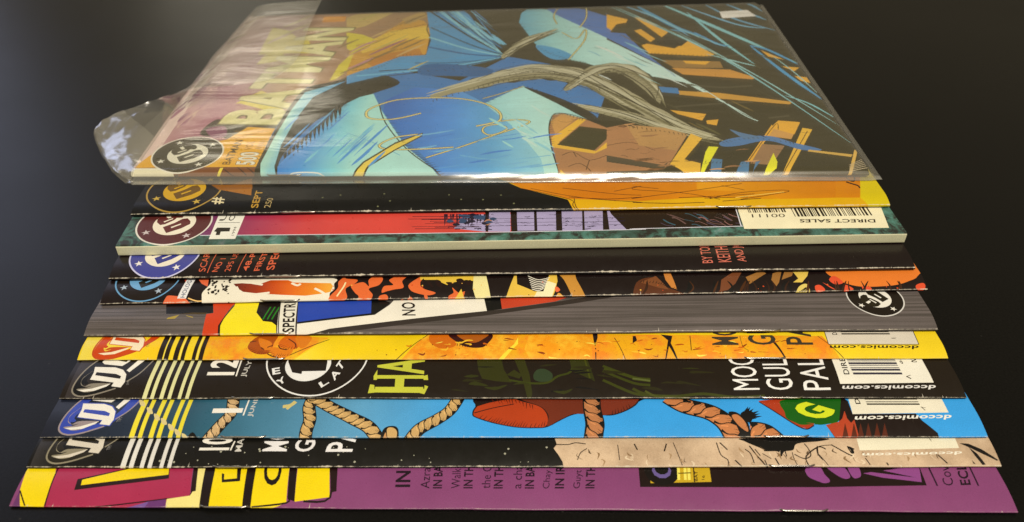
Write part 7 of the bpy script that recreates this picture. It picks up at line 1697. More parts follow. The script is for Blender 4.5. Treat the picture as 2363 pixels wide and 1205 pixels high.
ART[11]=[
('p','86466c','','',[-1,-4,262,-4,262,169,-1,169]),
('p','6a3a62','','',[0.72,-3.2,0.98,4.25,3.9,-3.2,5.02,-3.2]),
('p','f2d21a','','',[-0.64,13.26,0.98,4.25,3.99,-3.2,5.02,-3.2,10.14,-3.2,9.16,-3.2,8.26,9.04,8.09,13.32]),
('p','a8324e','','',[6.69,13.31,8.26,9.04,9.16,-3.2,10.14,-3.2,23.21,-3.2,46.27,2.89,44.04,13.58]),
('l','2a1a18',0.35,'',[8.09,13.32,8.26,9.04,9.21,-0.24],0),
('l','2a1a18',0.35,'',[1.06,4.06,4.06,-0.16],0),
('l','2a1a18',0.35,'',[22.44,-0.3,40.13,1.97,46.28,2.86,45.18,10.15],0),
('p','7a5590','','',[23.21,-3.2,22.44,-3.2,35.96,1.32,34.19,-3.2,34.62,-3.2]),
('p','6a3a6c','','',[35.96,1.32,40.32,1.9,40.83,-3.2,41.23,-3.2,34.62,-3.2,34.19,-3.2]),
('p','2a1c12','','',[14.88,7.64,37.46,14.41,39.1,8.01,15.26,4.34]),
('p','efcf18','','',[16.16,7.44,37.29,14.4,38.58,9.26,16.49,5.79]),
('p','eedd80','','',[45.26,13.59,46.63,3.99,46.27,2.89,40.47,1.97,41.13,-3.2,41.4,-3.2,50.33,-3.2,49.97,-3.2,47.53,13.6]),
('p','2a1c12','','',[44.21,13.58,45.43,13.59,47.43,4.18,46.13,3.98]),
('p','231a14','','',[47.53,13.6,50.32,13.62,52.29,-3.2,52.64,-3.2,50.33,-3.2,49.91,-3.2]),
('p','f2d21a','','',[50.32,13.62,58.87,13.68,60.99,-3.2,59.92,-3.2,52.64,-3.2,52.29,-3.2]),
('p','231a14','','',[58.87,13.68,61.31,13.7,63.19,-3.2,60.99,-3.2]),
('p','f2d21a','','',[61.31,13.7,70.21,13.77,71.87,1.12,63.14,-3.2]),
('l','231a14',0.5,'',[63.04,-0.13,71.88,1.06,72.03,2.88],0),
('p','231a14','','',[70.21,13.77,72.31,13.78,73.98,1.48,72.0,2.17]),
('p','f2d21a','','',[72.48,13.78,80.97,13.84,82.92,2.77,76.21,1.77,73.99,1.41]),
('l','231a14',0.6,'',[76.25,1.57,83.04,2.66,81.07,13.84],0),
('p','2a1c1c','','',[81.14,13.84,83.24,13.86,84.45,4.42,82.95,4.04]),
('p','231a14','','',[52.75,9.78,53.5,9.57,53.98,7.5,53.59,6.82]),
('p','231a14','','',[53.59,6.82,53.58,7.7,57.79,8.22,58.25,7.25]),
('p','231a14','','',[55.9,13.66,57.12,13.67,58.32,7.25,57.34,7.73]),
('t','231a14','C','lettering',[69.35,6.03,68.12,13.75,64.6,5.99],0.04),
('t','261a22','IN','lettering',[103.7,5.79,103.38,10.99,99.74,5.76],0.05),
('t','2c1c28','Azrael','lettering',[108.82,5.4,108.55,14.39,106.45,5.39],0),
('t','261a22','IN BAT','lettering',[112.14,5.43,111.84,14.23,109.7,5.41],0.05),
('t','2c1c28','Walker','lettering',[116.88,5.46,116.86,14.44,114.51,5.44],0),
('t','261a22','IN THE','lettering',[120.2,5.48,120.15,14.29,117.76,5.46],0.05),
('t','2c1c28','the G','lettering',[124.84,5.51,125.11,12.94,122.47,5.49],0),
('t','261a22','IN THE','lettering',[128.15,5.53,128.36,14.35,125.72,5.52],0.05),
('t','2c1c28','a char','lettering',[133.06,5.56,133.56,14.56,130.69,5.55],0),
('t','261a22','IN BAT','lettering',[136.38,5.59,136.85,14.41,133.94,5.57],0.05),
('t','2c1c28','Chay','lettering',[140.98,5.62,141.64,11.52,138.61,5.6],0),
('t','261a22','IN IRE','lettering',[144.3,5.64,145.02,14.47,141.86,5.62],0.05),
('t','2c1c28','Guyt','lettering',[149.03,5.67,149.87,11.57,146.67,5.65],0),
('t','261a22','IN THE','lettering',[152.35,5.69,153.33,14.53,149.91,5.68],0.05),
('p','251a16','','',[164.77,14.26,164.44,6.22,212.78,6.45,222.77,6.78,240.28,7.24,240.83,15.54]),
('p','c8a428','','inset_panel',[167.57,12.8,167.34,7.42,183.55,7.94,183.88,12.92]),
('c','1e1618','inset_panel',170.78,11.36,4.6),
('c','6a5a8a','inset_panel',170.8,11.54,2.6),
('c','1a1416','inset_panel',170.88,12.09,1.9),
('p','efe060','','inset_panel',[175.13,12.85,174.62,8.51,175.35,8.52,175.87,12.86]),
('p','efe060','','inset_panel',[176.91,12.87,176.37,8.52,177.1,8.53,177.65,12.87]),
('p','efe060','','inset_panel',[177.95,12.87,177.39,8.53,178.12,8.54,178.69,12.88]),
('l','3a2a10',0.3,'inset_panel',[175.09,10.67,178.65,10.87],0),
('l','3a2a10',0.3,'inset_panel',[179.58,12.89,179.03,7.84],0),
('t','3a2a10','16','inset_panel',[181.77,8.56,182.17,10.0,181.04,8.56],0.02),
('t','3a2a10','BAT','inset_panel',[179.95,8.13,180.45,11.43,179.07,8.12],0.04),
('s','8e4a80','','',[209.42,11.64,210.0,9.48,213.19,7.91,210.61,10.92,209.98,12.37]),
('s','8e4a80','','',[209.93,12.73,210.89,9.84,212.67,7.9,214.56,7.92,215.11,8.8,214.32,10.58,213.59,13.13]),
('s','8e4a80','','',[215.67,13.14,217.26,10.6,219.16,9.18,220.74,9.55,220.9,10.99,219.82,13.17]),
('s','8e4a80','','',[221.3,13.18,221.62,9.56,223.43,9.75,224.14,11.02,223.97,13.2]),
('p','8e4a80','','',[224.73,11.02,239.83,13.68,241.13,15.55,239.36,8.26,229.52,9.61]),
('p','251a16','','',[226.09,11.57,239.69,13.31,230.34,11.97,238.59,9.68]),
('l','2c1c28',0.45,'',[243.09,13.71,243.03,7.09],0),
('l','2c1c28',0.45,'',[254.23,13.78,253.9,7.16],0),
('t','2c1c28','Cover','lettering',[247.53,7.29,249.37,17.11,244.75,7.2],0.0),
('t','261a22','ECLIP','lettering',[252.1,7.49,254.19,17.52,249.3,7.37],0.05),
('p','cfc4a8','','',[206.23,-0.3,206.47,-0.3,206.43,0.4]),
('p','cfc4a8','','',[53.84,-0.3,54.08,-0.3,54.04,0.3]),
('p','cfc4a8','','',[212.16,-0.3,212.4,-0.3,212.35,0.25]),
('p','cfc4a8','','',[77.9,-0.3,78.14,-0.3,78.17,1.2]),
('p','cfc4a8','','',[257.02,-0.3,257.26,-0.3,257.21,0.3]),
('p','cfc4a8','','',[40.72,-0.3,40.96,-0.3,40.98,1.2]),
('p','cfc4a8','','',[4.49,-0.3,4.73,-0.3,4.7,0.4]),
('p','cfc4a8','','',[11.06,-0.3,11.3,-0.3,11.28,0.6]),
('p','cfc4a8','','',[47.61,-0.3,47.85,-0.3,47.8,0.3])]

# ------------------------------------------------------------------ materials
def lin(h):
    out = []
    for k in (0, 2, 4):
        c = int(h[k:k + 2], 16) / 255
        out.append(c / 12.92 if c <= .04045 else ((c + .055) / 1.055) ** 2.4)
    return out
TINT = (1.02, 0.96, 0.80)
def ink(h, lift=.008):
    k = 1.40 if lift > .01 else 1.0          # the bagged cover is traced through hazy film
    return tuple(min(.85, max(.004, k * (c - lift) / t)) for c, t in zip(lin(h), TINT)) + (1.0,)

def new_mat(name):
    m = bpy.data.materials.new(name); m.use_nodes = True
    return m, m.node_tree.nodes, m.node_tree.links
def nd(n, kind, **kw):
    x = n.new(kind)
    for k, v in kw.items():
        if k[0] == 'i' and k[1:].isdigit(): x.inputs[int(k[1:])].default_value = v
        else: setattr(x, k, v)
    return x
def math_node(n, l, op, a, b=None, clamp=False):
    x = n.new('ShaderNodeMath'); x.operation = op; x.use_clamp = clamp
    for i, s in enumerate((a, b)):
        if s is None: continue
        if isinstance(s, (int, float)): x.inputs[i].default_value = s
        else: l.new(s, x.inputs[i])
    return x.outputs[0]
def mix_rgb(n, l, fac, a, b, mode='MIX'):
    x = n.new('ShaderNodeMix'); x.data_type = 'RGBA'; x.blend_type = mode
    for sock, s in ((x.inputs[0], fac), (x.inputs[6], a), (x.inputs[7], b)):
        if isinstance(s, (int, float, tuple)): sock.default_value = s
        else: l.new(s, sock)
    return x.outputs[2]
def ramp(n, l, src, stops):
    x = n.new('ShaderNodeValToRGB'); e = x.color_ramp.elements
    while len(e) < len(stops): e.new(.5)
    for k, (p, c) in enumerate(stops):
        e[k].position = p; e[k].color = c if isinstance(c, tuple) else (c, c, c, 1)
    l.new(src, x.inputs[0]); return x.outputs[0]

def paper_mat(name, kind='', rough=.27, wear=1.0):
    """coated printed paper: vertex ink colour, print grain, worn white fold, slight waviness"""
    m, n, l = new_mat(name)
    b = n["Principled BSDF"]
    att = nd(n, 'ShaderNodeAttribute', attribute_name='Col')
    col = att.outputs['Color']
    uv = nd(n, 'ShaderNodeUVMap', uv_map='UVMap').outputs[0]     # mm
    rnd = n.new('ShaderNodeObjectInfo').outputs['Random']
    add = nd(n, 'ShaderNodeVectorMath', operation='ADD'); l.new(uv, add.inputs[0])
    cmb = n.new('ShaderNodeCombineXYZ'); l.new(math_node(n, l, 'MULTIPLY', rnd, 0.0), cmb.inputs[2]); l.new(cmb.outputs[0], add.inputs[1])
    def tex(scale, detail=3, rough_=.5, vec=uv, dist=0):
        t = nd(n, 'ShaderNodeTexNoise'); t.inputs['Scale'].default_value = scale; t.inputs['Detail'].default_value = detail
        t.inputs['Roughness'].default_value = rough_; t.inputs['Distortion'].default_value = dist; l.new(vec, t.inputs['Vector']); return t.outputs[0]
    def stretched(sx, sy):
        v = nd(n, 'ShaderNodeVectorMath', operation='MULTIPLY'); v.inputs[1].default_value = (sx, sy, 1); l.new(uv, v.inputs[0]); return v.outputs[0]
    if kind == 'marble':
        f = tex(.16, 8, .68, dist=.6)
        c2 = ramp(n, l, f, [(.30, (.020, .016, .012, 1)), (.44, (.030, .034, .030, 1)), (.52, (.06, .15, .12, 1)), (.60, (.08, .22, .19, 1)), (.70, (.22, .30, .30, 1)), (.80, (.40, .38, .30, 1))])
        g = tex(.05, 2)
        col = mix_rgb(n, l, ramp(n, l, g, [(.45, 0.0), (.62, .55)]), c2, (.022, .017, .013, 1))
    elif kind == 'mottle':
        f = tex(.12, 7, .65); g = tex(.9, 5, .7)
        col = mix_rgb(n, l, ramp(n, l, f, [(.44, 0.0), (.60, .85)]), col, (.78, .22, .015, 1))
        col = mix_rgb(n, l, ramp(n, l, g, [(.58, 0.0), (.72, .6)]), col, (.40, .09, .01, 1))
    elif kind == 'mottle2':
        f = tex(.14, 7, .7); g = tex(.8, 5, .7)
        col = mix_rgb(n, l, ramp(n, l, f, [(.42, 0.0), (.60, .9)]), col, (.85, .50, .03, 1))
        col = mix_rgb(n, l, ramp(n, l, g, [(.58, 0.0), (.75, .6)]), col, (.33, .06, .01, 1))
    elif kind == 'rock':
        f = tex(.07, 6, .6); g = tex(1.2, 4, .7)
        col = mix_rgb(n, l, ramp(n, l, f, [(.40, 0.0), (.72, .65)]), col, (.22, .13, .07, 1))
        col = mix_rgb(n, l, ramp(n, l, g, [(.55, 0.0), (.8, .5)]), col, (.16, .10, .06, 1))
    elif kind == 'streak':
        f = tex(1.0, 4, .6, stretched(.012, .9))
        col = mix_rgb(n, l, ramp(n, l, f, [(.40, 0.0), (.60, .75)]), col, (.048, .042, .036, 1))
    # print grain
    grain = ramp(n, l, tex(3.2, 2, .8), [(.30, .84), (.70, 1.08)])
    col = mix_rgb(n, l, 1.0, col, grain, 'MULTIPLY')
    col = mix_rgb(n, l, 1.0, col, ramp(n, l, tex(.06, 5, .6), [(.30, .90), (.70, 1.06)]), 'MULTIPLY')
    rub = ramp(n, l, tex(1.0, 5, .8, stretched(.9, .22), 1.5), [(.66, 0.0), (.80, .22)])
    col = mix_rgb(n, l, rub, col, (.40, .37, .30, 1))
    sep = n.new('ShaderNodeSeparateXYZ'); l.new(uv, sep.inputs[0]); v = sep.outputs[1]
    wear_o = nd(n, 'ShaderNodeAttribute', attribute_type='OBJECT', attribute_name='wear').outputs['Fac']
    # rubbed-off ink along the fold
    wn1 = ramp(n, l, tex(1.0, 4, .75, stretched(.33, .12)), [(.40, .12), (.62, 1.0)])
    wn2 = ramp(n, l, tex(1.0, 3, .6, stretched(.07, .02)), [(.35, .25), (.65, 1.0)])
    d = math_node(n, l, 'ABSOLUTE', math_node(n, l, 'ADD', v, .14))
    width = math_node(n, l, 'MULTIPLY', math_node(n, l, 'MULTIPLY', wn1, wn2), wear_o)
    mask = math_node(n, l, 'MULTIPLY', math_node(n, l, 'SUBTRACT', width, math_node(n, l, 'MULTIPLY', d, .8)), 5.0, True)
    mask = math_node(n, l, 'MULTIPLY', mask, .85)
    col = mix_rgb(n, l, mask, col, (.62, .57, .46, 1))
    l.new(col, b.inputs['Base Color'])
    rr = n.new('ShaderNodeMapRange'); rr.inputs[3].default_value = rough - .05; rr.inputs[4].default_value = rough + .10
    l.new(tex(.35, 4, .6), rr.inputs[0])
    r2 = math_node(n, l, 'ADD', rr.outputs[0], math_node(n, l, 'MULTIPLY', mask, .4)); l.new(r2, b.inputs['Roughness'])
    b.inputs['Specular IOR Level'].default_value = .5
    bmp = n.new('ShaderNodeBump'); bmp.inputs['Strength'].default_value = .16; bmp.inputs['Distance'].default_value = .0012
    hgt = math_node(n, l, 'ADD', tex(.045, 3, .5), math_node(n, l, 'MULTIPLY', tex(1.4, 2, .5), .02)); l.new(hgt, bmp.inputs['Height']); l.new(bmp.outputs[0], b.inputs['Normal'])
    return m
KINDS = ['', 'marble', 'mottle', 'mottle2', 'rock', 'streak']
PAPER = {k: paper_mat('printed_paper' + ('_' + k if k else ''), k, wear=0.25 if k == 'marble' else 1.0) for k in KINDS}

def pages_mat():
    m, n, l = new_mat('page_edges'); b = n["Principled BSDF"]
    geo = n.new('ShaderNodeTexCoord').outputs['Object']
    mp = nd(n, 'ShaderNodeVectorMath', operation='MULTIPLY'); mp.inputs[1].default_value = (60, 60, 9000); l.new(geo, mp.inputs[0])
    t = nd(n, 'ShaderNodeTexNoise'); t.inputs['Scale'].default_value = 1.0; l.new(mp.outputs[0], t.inputs['Vector'])
    l.new(ramp(n, l, t.outputs[0], [(.35, (.28, .24, .17, 1)), (.65, (.66, .60, .46, 1))]), b.inputs['Base Color'])
    b.inputs['Roughness'].default_value = .8
    return m
M_PAGES = pages_mat()

def steel_mat():
    m, n, l = new_mat('staple_steel'); b = n["Principled BSDF"]
    t = nd(n, 'ShaderNodeTexNoise'); t.inputs['Scale'].default_value = 900
    l.new(ramp(n, l, t.outputs[0], [(.3, (.35, .32, .28, 1)), (.7, (.62, .60, .56, 1))]), b.inputs['Base Color'])
    b.inputs['Metallic'].default_value = 1; b.inputs['Roughness'].default_value = .28
    return m
M_STEEL = steel_mat()

def table_mat():
    m, n, l = new_mat('black_table'); b = n["Principled BSDF"]
    co = n.new('ShaderNodeTexCoord').outputs['Object']
    t = nd(n, 'ShaderNodeTexNoise'); t.inputs['Scale'].default_value = 1400; t.inputs['Detail'].default_value = 3; l.new(co, t.inputs['Vector'])
    g = nd(n, 'ShaderNodeTexNoise'); g.inputs['Scale'].default_value = 9; g.inputs['Detail'].default_value = 5; l.new(co, g.inputs['Vector'])
    c = ramp(n, l, t.outputs[0], [(.3, (.0022, .0022, .0022, 1)), (.75, (.005, .0048, .0044, 1))])
    vo = nd(n, 'ShaderNodeTexVoronoi'); vo.inputs['Scale'].default_value = 85; l.new(co, vo.inputs['Vector'])
    dust = ramp(n, l, vo.outputs['Distance'], [(.016, 1.0), (.03, 0.0)])
    c = mix_rgb(n, l, math_node(n, l, 'MULTIPLY', dust, .22), c, (.10, .10, .09, 1))
    l.new(c, b.inputs['Base Color'])
    l.new(ramp(n, l, g.outputs[0], [(.3, .27), (.7, .35)]), b.inputs['Roughness'])
    b.inputs['Specular IOR Level'].default_value = .22
    bmp = n.new('ShaderNodeBump'); bmp.inputs['Strength'].default_value = .12; bmp.inputs['Distance'].default_value = .0002
    l.new(t.outputs[0], bmp.inputs['Height']); l.new(bmp.outputs[0], b.inputs['Normal'])
    return m

def film_mat(name, haze, rough=.17):
    m, n, l = new_mat(name); n.remove(n["Principled BSDF"])
    out = n["Material Output"]
    co = n.new('ShaderNodeTexCoord').outputs['Object']
    st = nd(n, 'ShaderNodeVectorMath', operation='MULTIPLY'); st.inputs[1].default_value = (14, 40, 40); l.new(co, st.inputs[0])
    t = nd(n, 'ShaderNodeTexNoise'); t.inputs['Scale'].default_value = 1.0; t.inputs['Detail'].default_value = 3; t.inputs['Distortion'].default_value = .8; l.new(st.outputs[0], t.inputs['Vector'])
    bmp = n.new('ShaderNodeBump'); bmp.inputs['Strength'].default_value = .34; bmp.inputs['Distance'].default_value = .004
    l.new(t.outputs[0], bmp.inputs['Height'])
    gl = n.new('ShaderNodeBsdfGlossy'); gl.inputs['Roughness'].default_value = rough; gl.inputs['Color'].default_value = (1, 1, 1, 1); l.new(bmp.outputs[0], gl.inputs['Normal'])
    tr = n.new('ShaderNodeBsdfTransparent'); tr.inputs['Color'].default_value = (.985, .985, .965, 1)
    df = n.new('ShaderNodeBsdfDiffuse'); df.inputs['Color'].default_value = (.8, .79, .72, 1)
    tl = n.new('ShaderNodeBsdfTranslucent'); tl.inputs['Color'].default_value = (.8, .79, .72, 1)
    hz = n.new('ShaderNodeMixShader'); hz.inputs[0].default_value = .5; l.new(df.outputs[0], hz.inputs[1]); l.new(tl.outputs[0], hz.inputs[2])
    a = n.new('ShaderNodeMixShader'); a.inputs[0].default_value = haze; l.new(tr.outputs[0], a.inputs[1]); l.new(hz.outputs[0], a.inputs[2])
    fr = n.new('ShaderNodeFresnel'); fr.inputs[0].default_value = 1.5; l.new(bmp.outputs[0], fr.inputs['Normal'])
    fac = math_node(n, l, 'MINIMUM', math_node(n, l, 'MULTIPLY', fr.outputs[0], 1.5, True), .45)
    mx = n.new('ShaderNodeMixShader'); l.new(fac, mx.inputs[0]); l.new(a.outputs[0], mx.inputs[1]); l.new(gl.outputs[0], mx.inputs[2])
    l.new(mx.outputs[0], out.inputs[0])
    return m
M_FILM = film_mat('clear_polypropylene', .05); M_FOLD = film_mat('creased_polypropylene', .26); M_LOOSE = film_mat('loose_polypropylene', .11, .24)

# ------------------------------------------------------------------ helpers
def link(name, mesh, parent=None):
    o = bpy.data.objects.new(name, mesh); COL.objects.link(o)
    if parent: o.parent = parent
    return o
def sag(X, Y):
    k = max(0, (Y - .29) / .13)
    return -SAGL * k ** 1.6 * min(1.2, max(0, .5 - X / .265)) - SAGR * k ** 1.6
LIFT = .34
def wav(i, u, s=0.0):
    return noise.noise((u * .045, i * 3.7 + s, .5)) + .5 * noise.noise((u * .16, i * 5.1 + s, 1.5))
def shape(i, u, v):
    """cover sheet of comic i: (u, v) in mm -> local mm; v < 0 wraps round the fold"""
    g = GEO[i]; zs, t, L = g['zs'], g['t'], g['L']; a = zs * 1.35
    fade = math.exp(-max(v, 0) / 5)
    LF = LIFT + (0 if i == 3 else .22 * (wav(i, u * .5, 4.) + .3))
    LF = max(.12, min(.62, LF, zs * .5))
    if v >= 0:
        x = min(1, v / L); y = v; z = zs + (t - zs) * (1 - (1 - x) ** 2)
    else:
        k = min(1, -v / a)
        if i == 3:
            e = .25; an = k * math.pi
            c, s = math.cos(an), math.sin(an)
            c = math.copysign(abs(c) ** .35, c); s = abs(s) ** .35
        else:
            e = .28 * zs; an = k * math.pi; c, s = math.cos(an), math.sin(an)
        y = -e * s; z = LF + (zs - LF) * (.5 + .5 * c)
    amp = .04 if i == 3 else .16
    z += amp * wav(i, u) * fade * (1 if v >= 0 else max(0, 1 + v / a))
    y += amp * .9 * wav(i, u, 9.) * fade
    if i != 3:
        for su in (56, 206):                     # the staples pinch the fold
            z += .22 * math.exp(-((u - su) / 7) ** 2) * fade * (1 if v >= 0 else .6)
    return u, y, z
def to_local(i, p):
    g = GEO[i]; u, y, z = p
    c, s = math.cos(g['yaw']), math.sin(g['yaw'])
    X = g['o'][0] + (u * c - y * s) / 1000; Y = g['o'][1] + (u * s + y * c) / 1000
    return Vector((u / 1000, y / 1000, (z + sag(X, Y)) / 1000))
def catmull(p, closed=True, k=5):
    n = len(p); out = []
    rng = range(n) if closed else range(n - 1)
    for j in rng:
        P = [p[(j + q) % n] if closed else p[min(max(j + q, 0), n - 1)] for q in (-1, 0, 1, 2)]
        for s in range(k):
            t = s / k
            out.append(tuple(.5 * (2 * P[1][d] + (P[2][d] - P[0][d]) * t + (2 * P[0][d] - 5 * P[1][d] + 4 * P[2][d] - P[3][d]) * t * t + (3 * P[1][d] - P[0][d] - 3 * P[2][d] + P[3][d]) * t ** 3) for d in (0, 1)))
    if not closed: out.append(tuple(p[-1]))
    return out
def pairs(f): return [(f[k], f[k + 1]) for k in range(0, len(f), 2)]
def tess(p):
    tris = geometry.tessellate_polygon([[Vector((x, y, 0)) for x, y in p]])
    return [[p[k] for k in t] for t in tris]
def ribbon(p, w):
    """strip of quads of width w (a number or a list) along the polyline"""
    L, Rr = [], []
    for k in range(len(p)):
        a = Vector(p[max(k - 1, 0)]); b = Vector(p[min(k + 1, len(p) - 1)]); d = (b - a)
        if d.length < 1e-6: d = Vector((1, 0))
        d.normalize(); nrm = Vector((-d.y, d.x)); ww = (w[k] if isinstance(w, list) else w) / 2
        L.append(tuple(Vector(p[k]) + nrm * ww)); Rr.append(tuple(Vector(p[k]) - nrm * ww))
    return [[L[k], L[k + 1], Rr[k + 1], Rr[k]] for k in range(len(p) - 1)]
TXT = {}
def text_tris(s, bold):
    key = (s, bold)
    if key not in TXT:
        c = bpy.data.curves.new('lettering', 'FONT'); c.body = s; c.resolution_u = 3; c.offset = bold * .5; c.space_character = 1.0 + bold * 1.2
        o = bpy.data.objects.new('lettering', c); COL.objects.link(o)
        dg = bpy.context.evaluated_depsgraph_get(); me = bpy.data.meshes.new_from_object(o.evaluated_get(dg))
        me.calc_loop_triangles()
        v = [(q.co.x, q.co.y) for q in me.vertices]
        tr = [[v[k] for k in t.vertices] for t in me.loop_triangles]
        x0, x1 = min(q[0] for q in v), max(q[0] for q in v); y0, y1 = min(q[1] for q in v), max(q[1] for q in v)
        TXT[key] = [[((x - x0) / (x1 - x0), (y - y0) / (y1 - y0)) for x, y in t] for t in tr]
        bpy.data.objects.remove(o); bpy.data.curves.remove(c); bpy.data.meshes.remove(me)
    return TXT[key]
def rampf(stops):
    st = sorted((a, h) for a, h in stops)
    def f(x, lift):
        if x <= st[0][0]: return ink(st[0][1], lift)
        for (a, ca), (b, cb) in zip(st, st[1:]):
            if x <= b:
                k = (x - a) / max(1e-6, b - a); A, B = ink(ca, lift), ink(cb, lift)
                return tuple(p + (q - p) * k for p, q in zip(A, B))
        return ink(st[-1][1], lift)
    return f

# ------------------------------------------------------------------ the table
def build_table():
    me = bpy.data.meshes.new('table_top'); me.from_pydata([(-2, -1, 0), (2, -1, 0), (2, 3, 0), (-2, 3, 0)], [], [(0, 1, 2, 3)])
    me.materials.append(table_mat()); o = link('table_top', me); o['kind'] = 'structure'
build_table()

# ------------------------------------------------------------------ the comics
def build_cover(i, parent):
    g = GEO[i]; W = g['W']; a = g['zs'] * 1.35; D = 168.0
    lift = .012 if i == 1 else .007
    polys = []; layers = []                       # polygons (2-D) with their layer index
    def put(ps, colour, kind='', tag=''):
        li = len(layers); layers.append((colour, kind, tag))
        for q in ps: polys.append((q, li))
    nt = 0
    for d in ART[i]:
        k = d[0]
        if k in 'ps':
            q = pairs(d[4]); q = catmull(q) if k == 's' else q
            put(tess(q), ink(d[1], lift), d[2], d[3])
        elif k == 'l':
            q = pairs(d[4]); q = catmull(q, False, 4) if len(q) > 2 else q
            put(ribbon(q, d[2]), ink(d[1], lift), '', 'lettering%d' % nt if d[3] == 'lettering' else d[3])
        elif k == 'c':
            u, v, r = d[3:6]; put([[(u, v), (u + r * math.cos(6.2832 * j / n_), v + r * math.sin(6.2832 * j / n_)), (u + r * math.cos(6.2832 * (j + 1) / n_), v + r * math.sin(6.2832 * (j + 1) / n_))] for n_ in ((56 if r > 3 else 10),) for j in range(n_)], ink(d[1], lift), '', d[2])
        elif k == 'g':
            q = pairs(d[4]); put(tess(q), (d[1], rampf(d[2])), '', d[3])
        elif k == 't':
            p0, p1, p2 = (Vector(x) for x in pairs(d[4])); tag = d[3]
            if tag == 'lettering': nt += 1; tag = 'lettering%d' % nt
            put([[tuple(p0 + (p1 - p0) * x + (p2 - p0) * y) for x, y in t] for t in text_tris(d[2], d[5])], ink(d[1], lift), '', tag)
        elif k == 'r':
            c1, c2, w = d[1], d[2], d[3]; q = catmull(pairs(d[4]), False, 10)
            w *= .86; put(ribbon(q, w), ink(c2, lift)); put(ribbon(q, w * .84), ink(c1, lift))
            dist = 0; step = w * .60; nxt = 0; st = []; hi = []
            c3 = '%02x%02x%02x' % tuple(min(255, int(int(c1[m:m + 2], 16) * 1.16)) for m in (0, 2, 4))
            for j in range(1, len(q) - 1):
                A, B = Vector(q[j - 1]), Vector(q[j]); dist += (B - A).length
                if dist >= nxt:
                    nxt += step; t = (Vector(q[j + 1]) - A)
                    if t.length < 1e-5: continue
                    t.normalize(); n_ = Vector((-t.y, t.x)); ww = w * .42; jit = .06 * noise.noise((j * .7, w, i))
                    cv = [B - n_ * ww - t * step * (.62 + jit), B - n_ * ww * .55 - t * step * .18, B + n_ * ww * .3 + t * step * .05, B + n_ * ww + t * step * (.60 + jit)]
                    st += ribbon(catmull([tuple(x) for x in cv], False, 4), [w * k_ for k_ in (.16, .12, .10, .08, .065, .05, .05, .05, .05, .06, .08, .11, .15)])
                    sh = [B + n_ * ww * 1.02 + t * step * .60, B + n_ * ww * 1.02 - t * step * .10, B + n_ * ww * .42 + t * step * .12]
                    st.append([tuple(x) for x in sh])
                    for hk in (.2, .45): st += ribbon([tuple(B + n_ * ww * .95 + t * step * (hk - .35)), tuple(B + n_ * ww * .35 + t * step * (hk - .62))], [.16, .06])
                    h = [B - n_ * ww * .75 - t * step * .02, B - n_ * ww * .1 + t * step * .30, B + n_ * ww * .05 + t * step * .22, B - n_ * ww * .6 - t * step * .08]
                    hi.append([tuple(x) for x in h])
            put(hi, ink(c3, lift)); put(st, ink(c2, lift))
        elif k == 'w':                              # brush stroke that swells and tapers
            q = catmull(pairs(d[2]), False, 8); m_ = len(q) - 1
            put(ribbon(q, [d[3] * max(.03, math.sin(math.pi * min(1, j / m_ + .02)) ** .7 * (.85 + .35 * noise.noise((j * .35, d[3], i)))) for j in range(m_ + 1)]), ink(d[1], lift))
        elif k == 'h':                              # pen hatching: tapered strokes leaving a path
            q = catmull(pairs(d[2]), False, 8); ln_, sp = d[3], d[4]; st = []; acc = 0; rr = random.Random(len(q))
            for j in range(1, len(q)):
                A, B = Vector(q[j - 1]), Vector(q[j]); acc += (B - A).length
                if acc >= sp:
                    acc = 0; t = (B - A)
                    if t.length < 1e-5: continue
                    t.normalize(); n_ = Vector((-t.y, t.x)); e_ = B + n_ * ln_ * rr.uniform(.45, 1.1) + t * abs(ln_) * .35
                    st += ribbon([tuple(B), tuple(e_)], [abs(sp) * .42, .05])
            put(st, ink(d[1], lift))
    if i == 3: put([[(-2, -9), (W + 2, -9), (W + 2, -.12), (-2, -.12)]], ink('f6eab8', 0), '', '')
    # constraint grid
    vl = [-a, -a * .85, -a * .7, -a * .55, -a * .4, -a * .25, -a * .12, 0, .2, .5, .9, 1.4, 2, 3, 4, 5, 6, 7, 8, 9, 10, 13, 18, 24, 32, 44, 58, 74, 90, 106, 122, 138, 153, 168]
    nu = 44; ul = [W * k / nu for k in range(nu + 1)]
    co = []; ed = []; tri = []
    for v in vl: co += [(0, v), (W, v)]; ed.append((len(co) - 2, len(co) - 1))
    for u in ul: co += [(u, -a), (u, D)]; ed.append((len(co) - 2, len(co) - 1))
    for q, li in polys:
        ar = sum(q[k - 1][0] * q[k][1] - q[k][0] * q[k - 1][1] for k in range(len(q)))
        if abs(ar) < 2e-4: continue
        if max(x[0] for x in q) < 0 or min(x[0] for x in q) > W or min(x[1] for x in q) > D: continue
        b = len(co); co += list(q); n_ = len(q); ed += [(b + k, b + (k + 1) % n_) for k in range(n_)]
        for k in range(1, n_ - 1): tri.append((li, q[0], q[k], q[k + 1]))
    V2, E2, F2, _, _, _ = geometry.delaunay_2d_cdt([Vector(c) for c in co], ed, [], 0, 1e-4)
    CS = 3.0; cells = {}
    tri.sort(key=lambda t: -t[0])
    for t in tri:
        xs = [max(0, min(W, p[0])) for p in t[1:]]; ys = [max(-9, min(D, p[1])) for p in t[1:]]
        for cx in range(int(min(xs) // CS), int(max(xs) // CS) + 1):
            for cy in range(int(min(ys) // CS), int(max(ys) // CS) + 1): cells.setdefault((cx, cy), []).append(t)
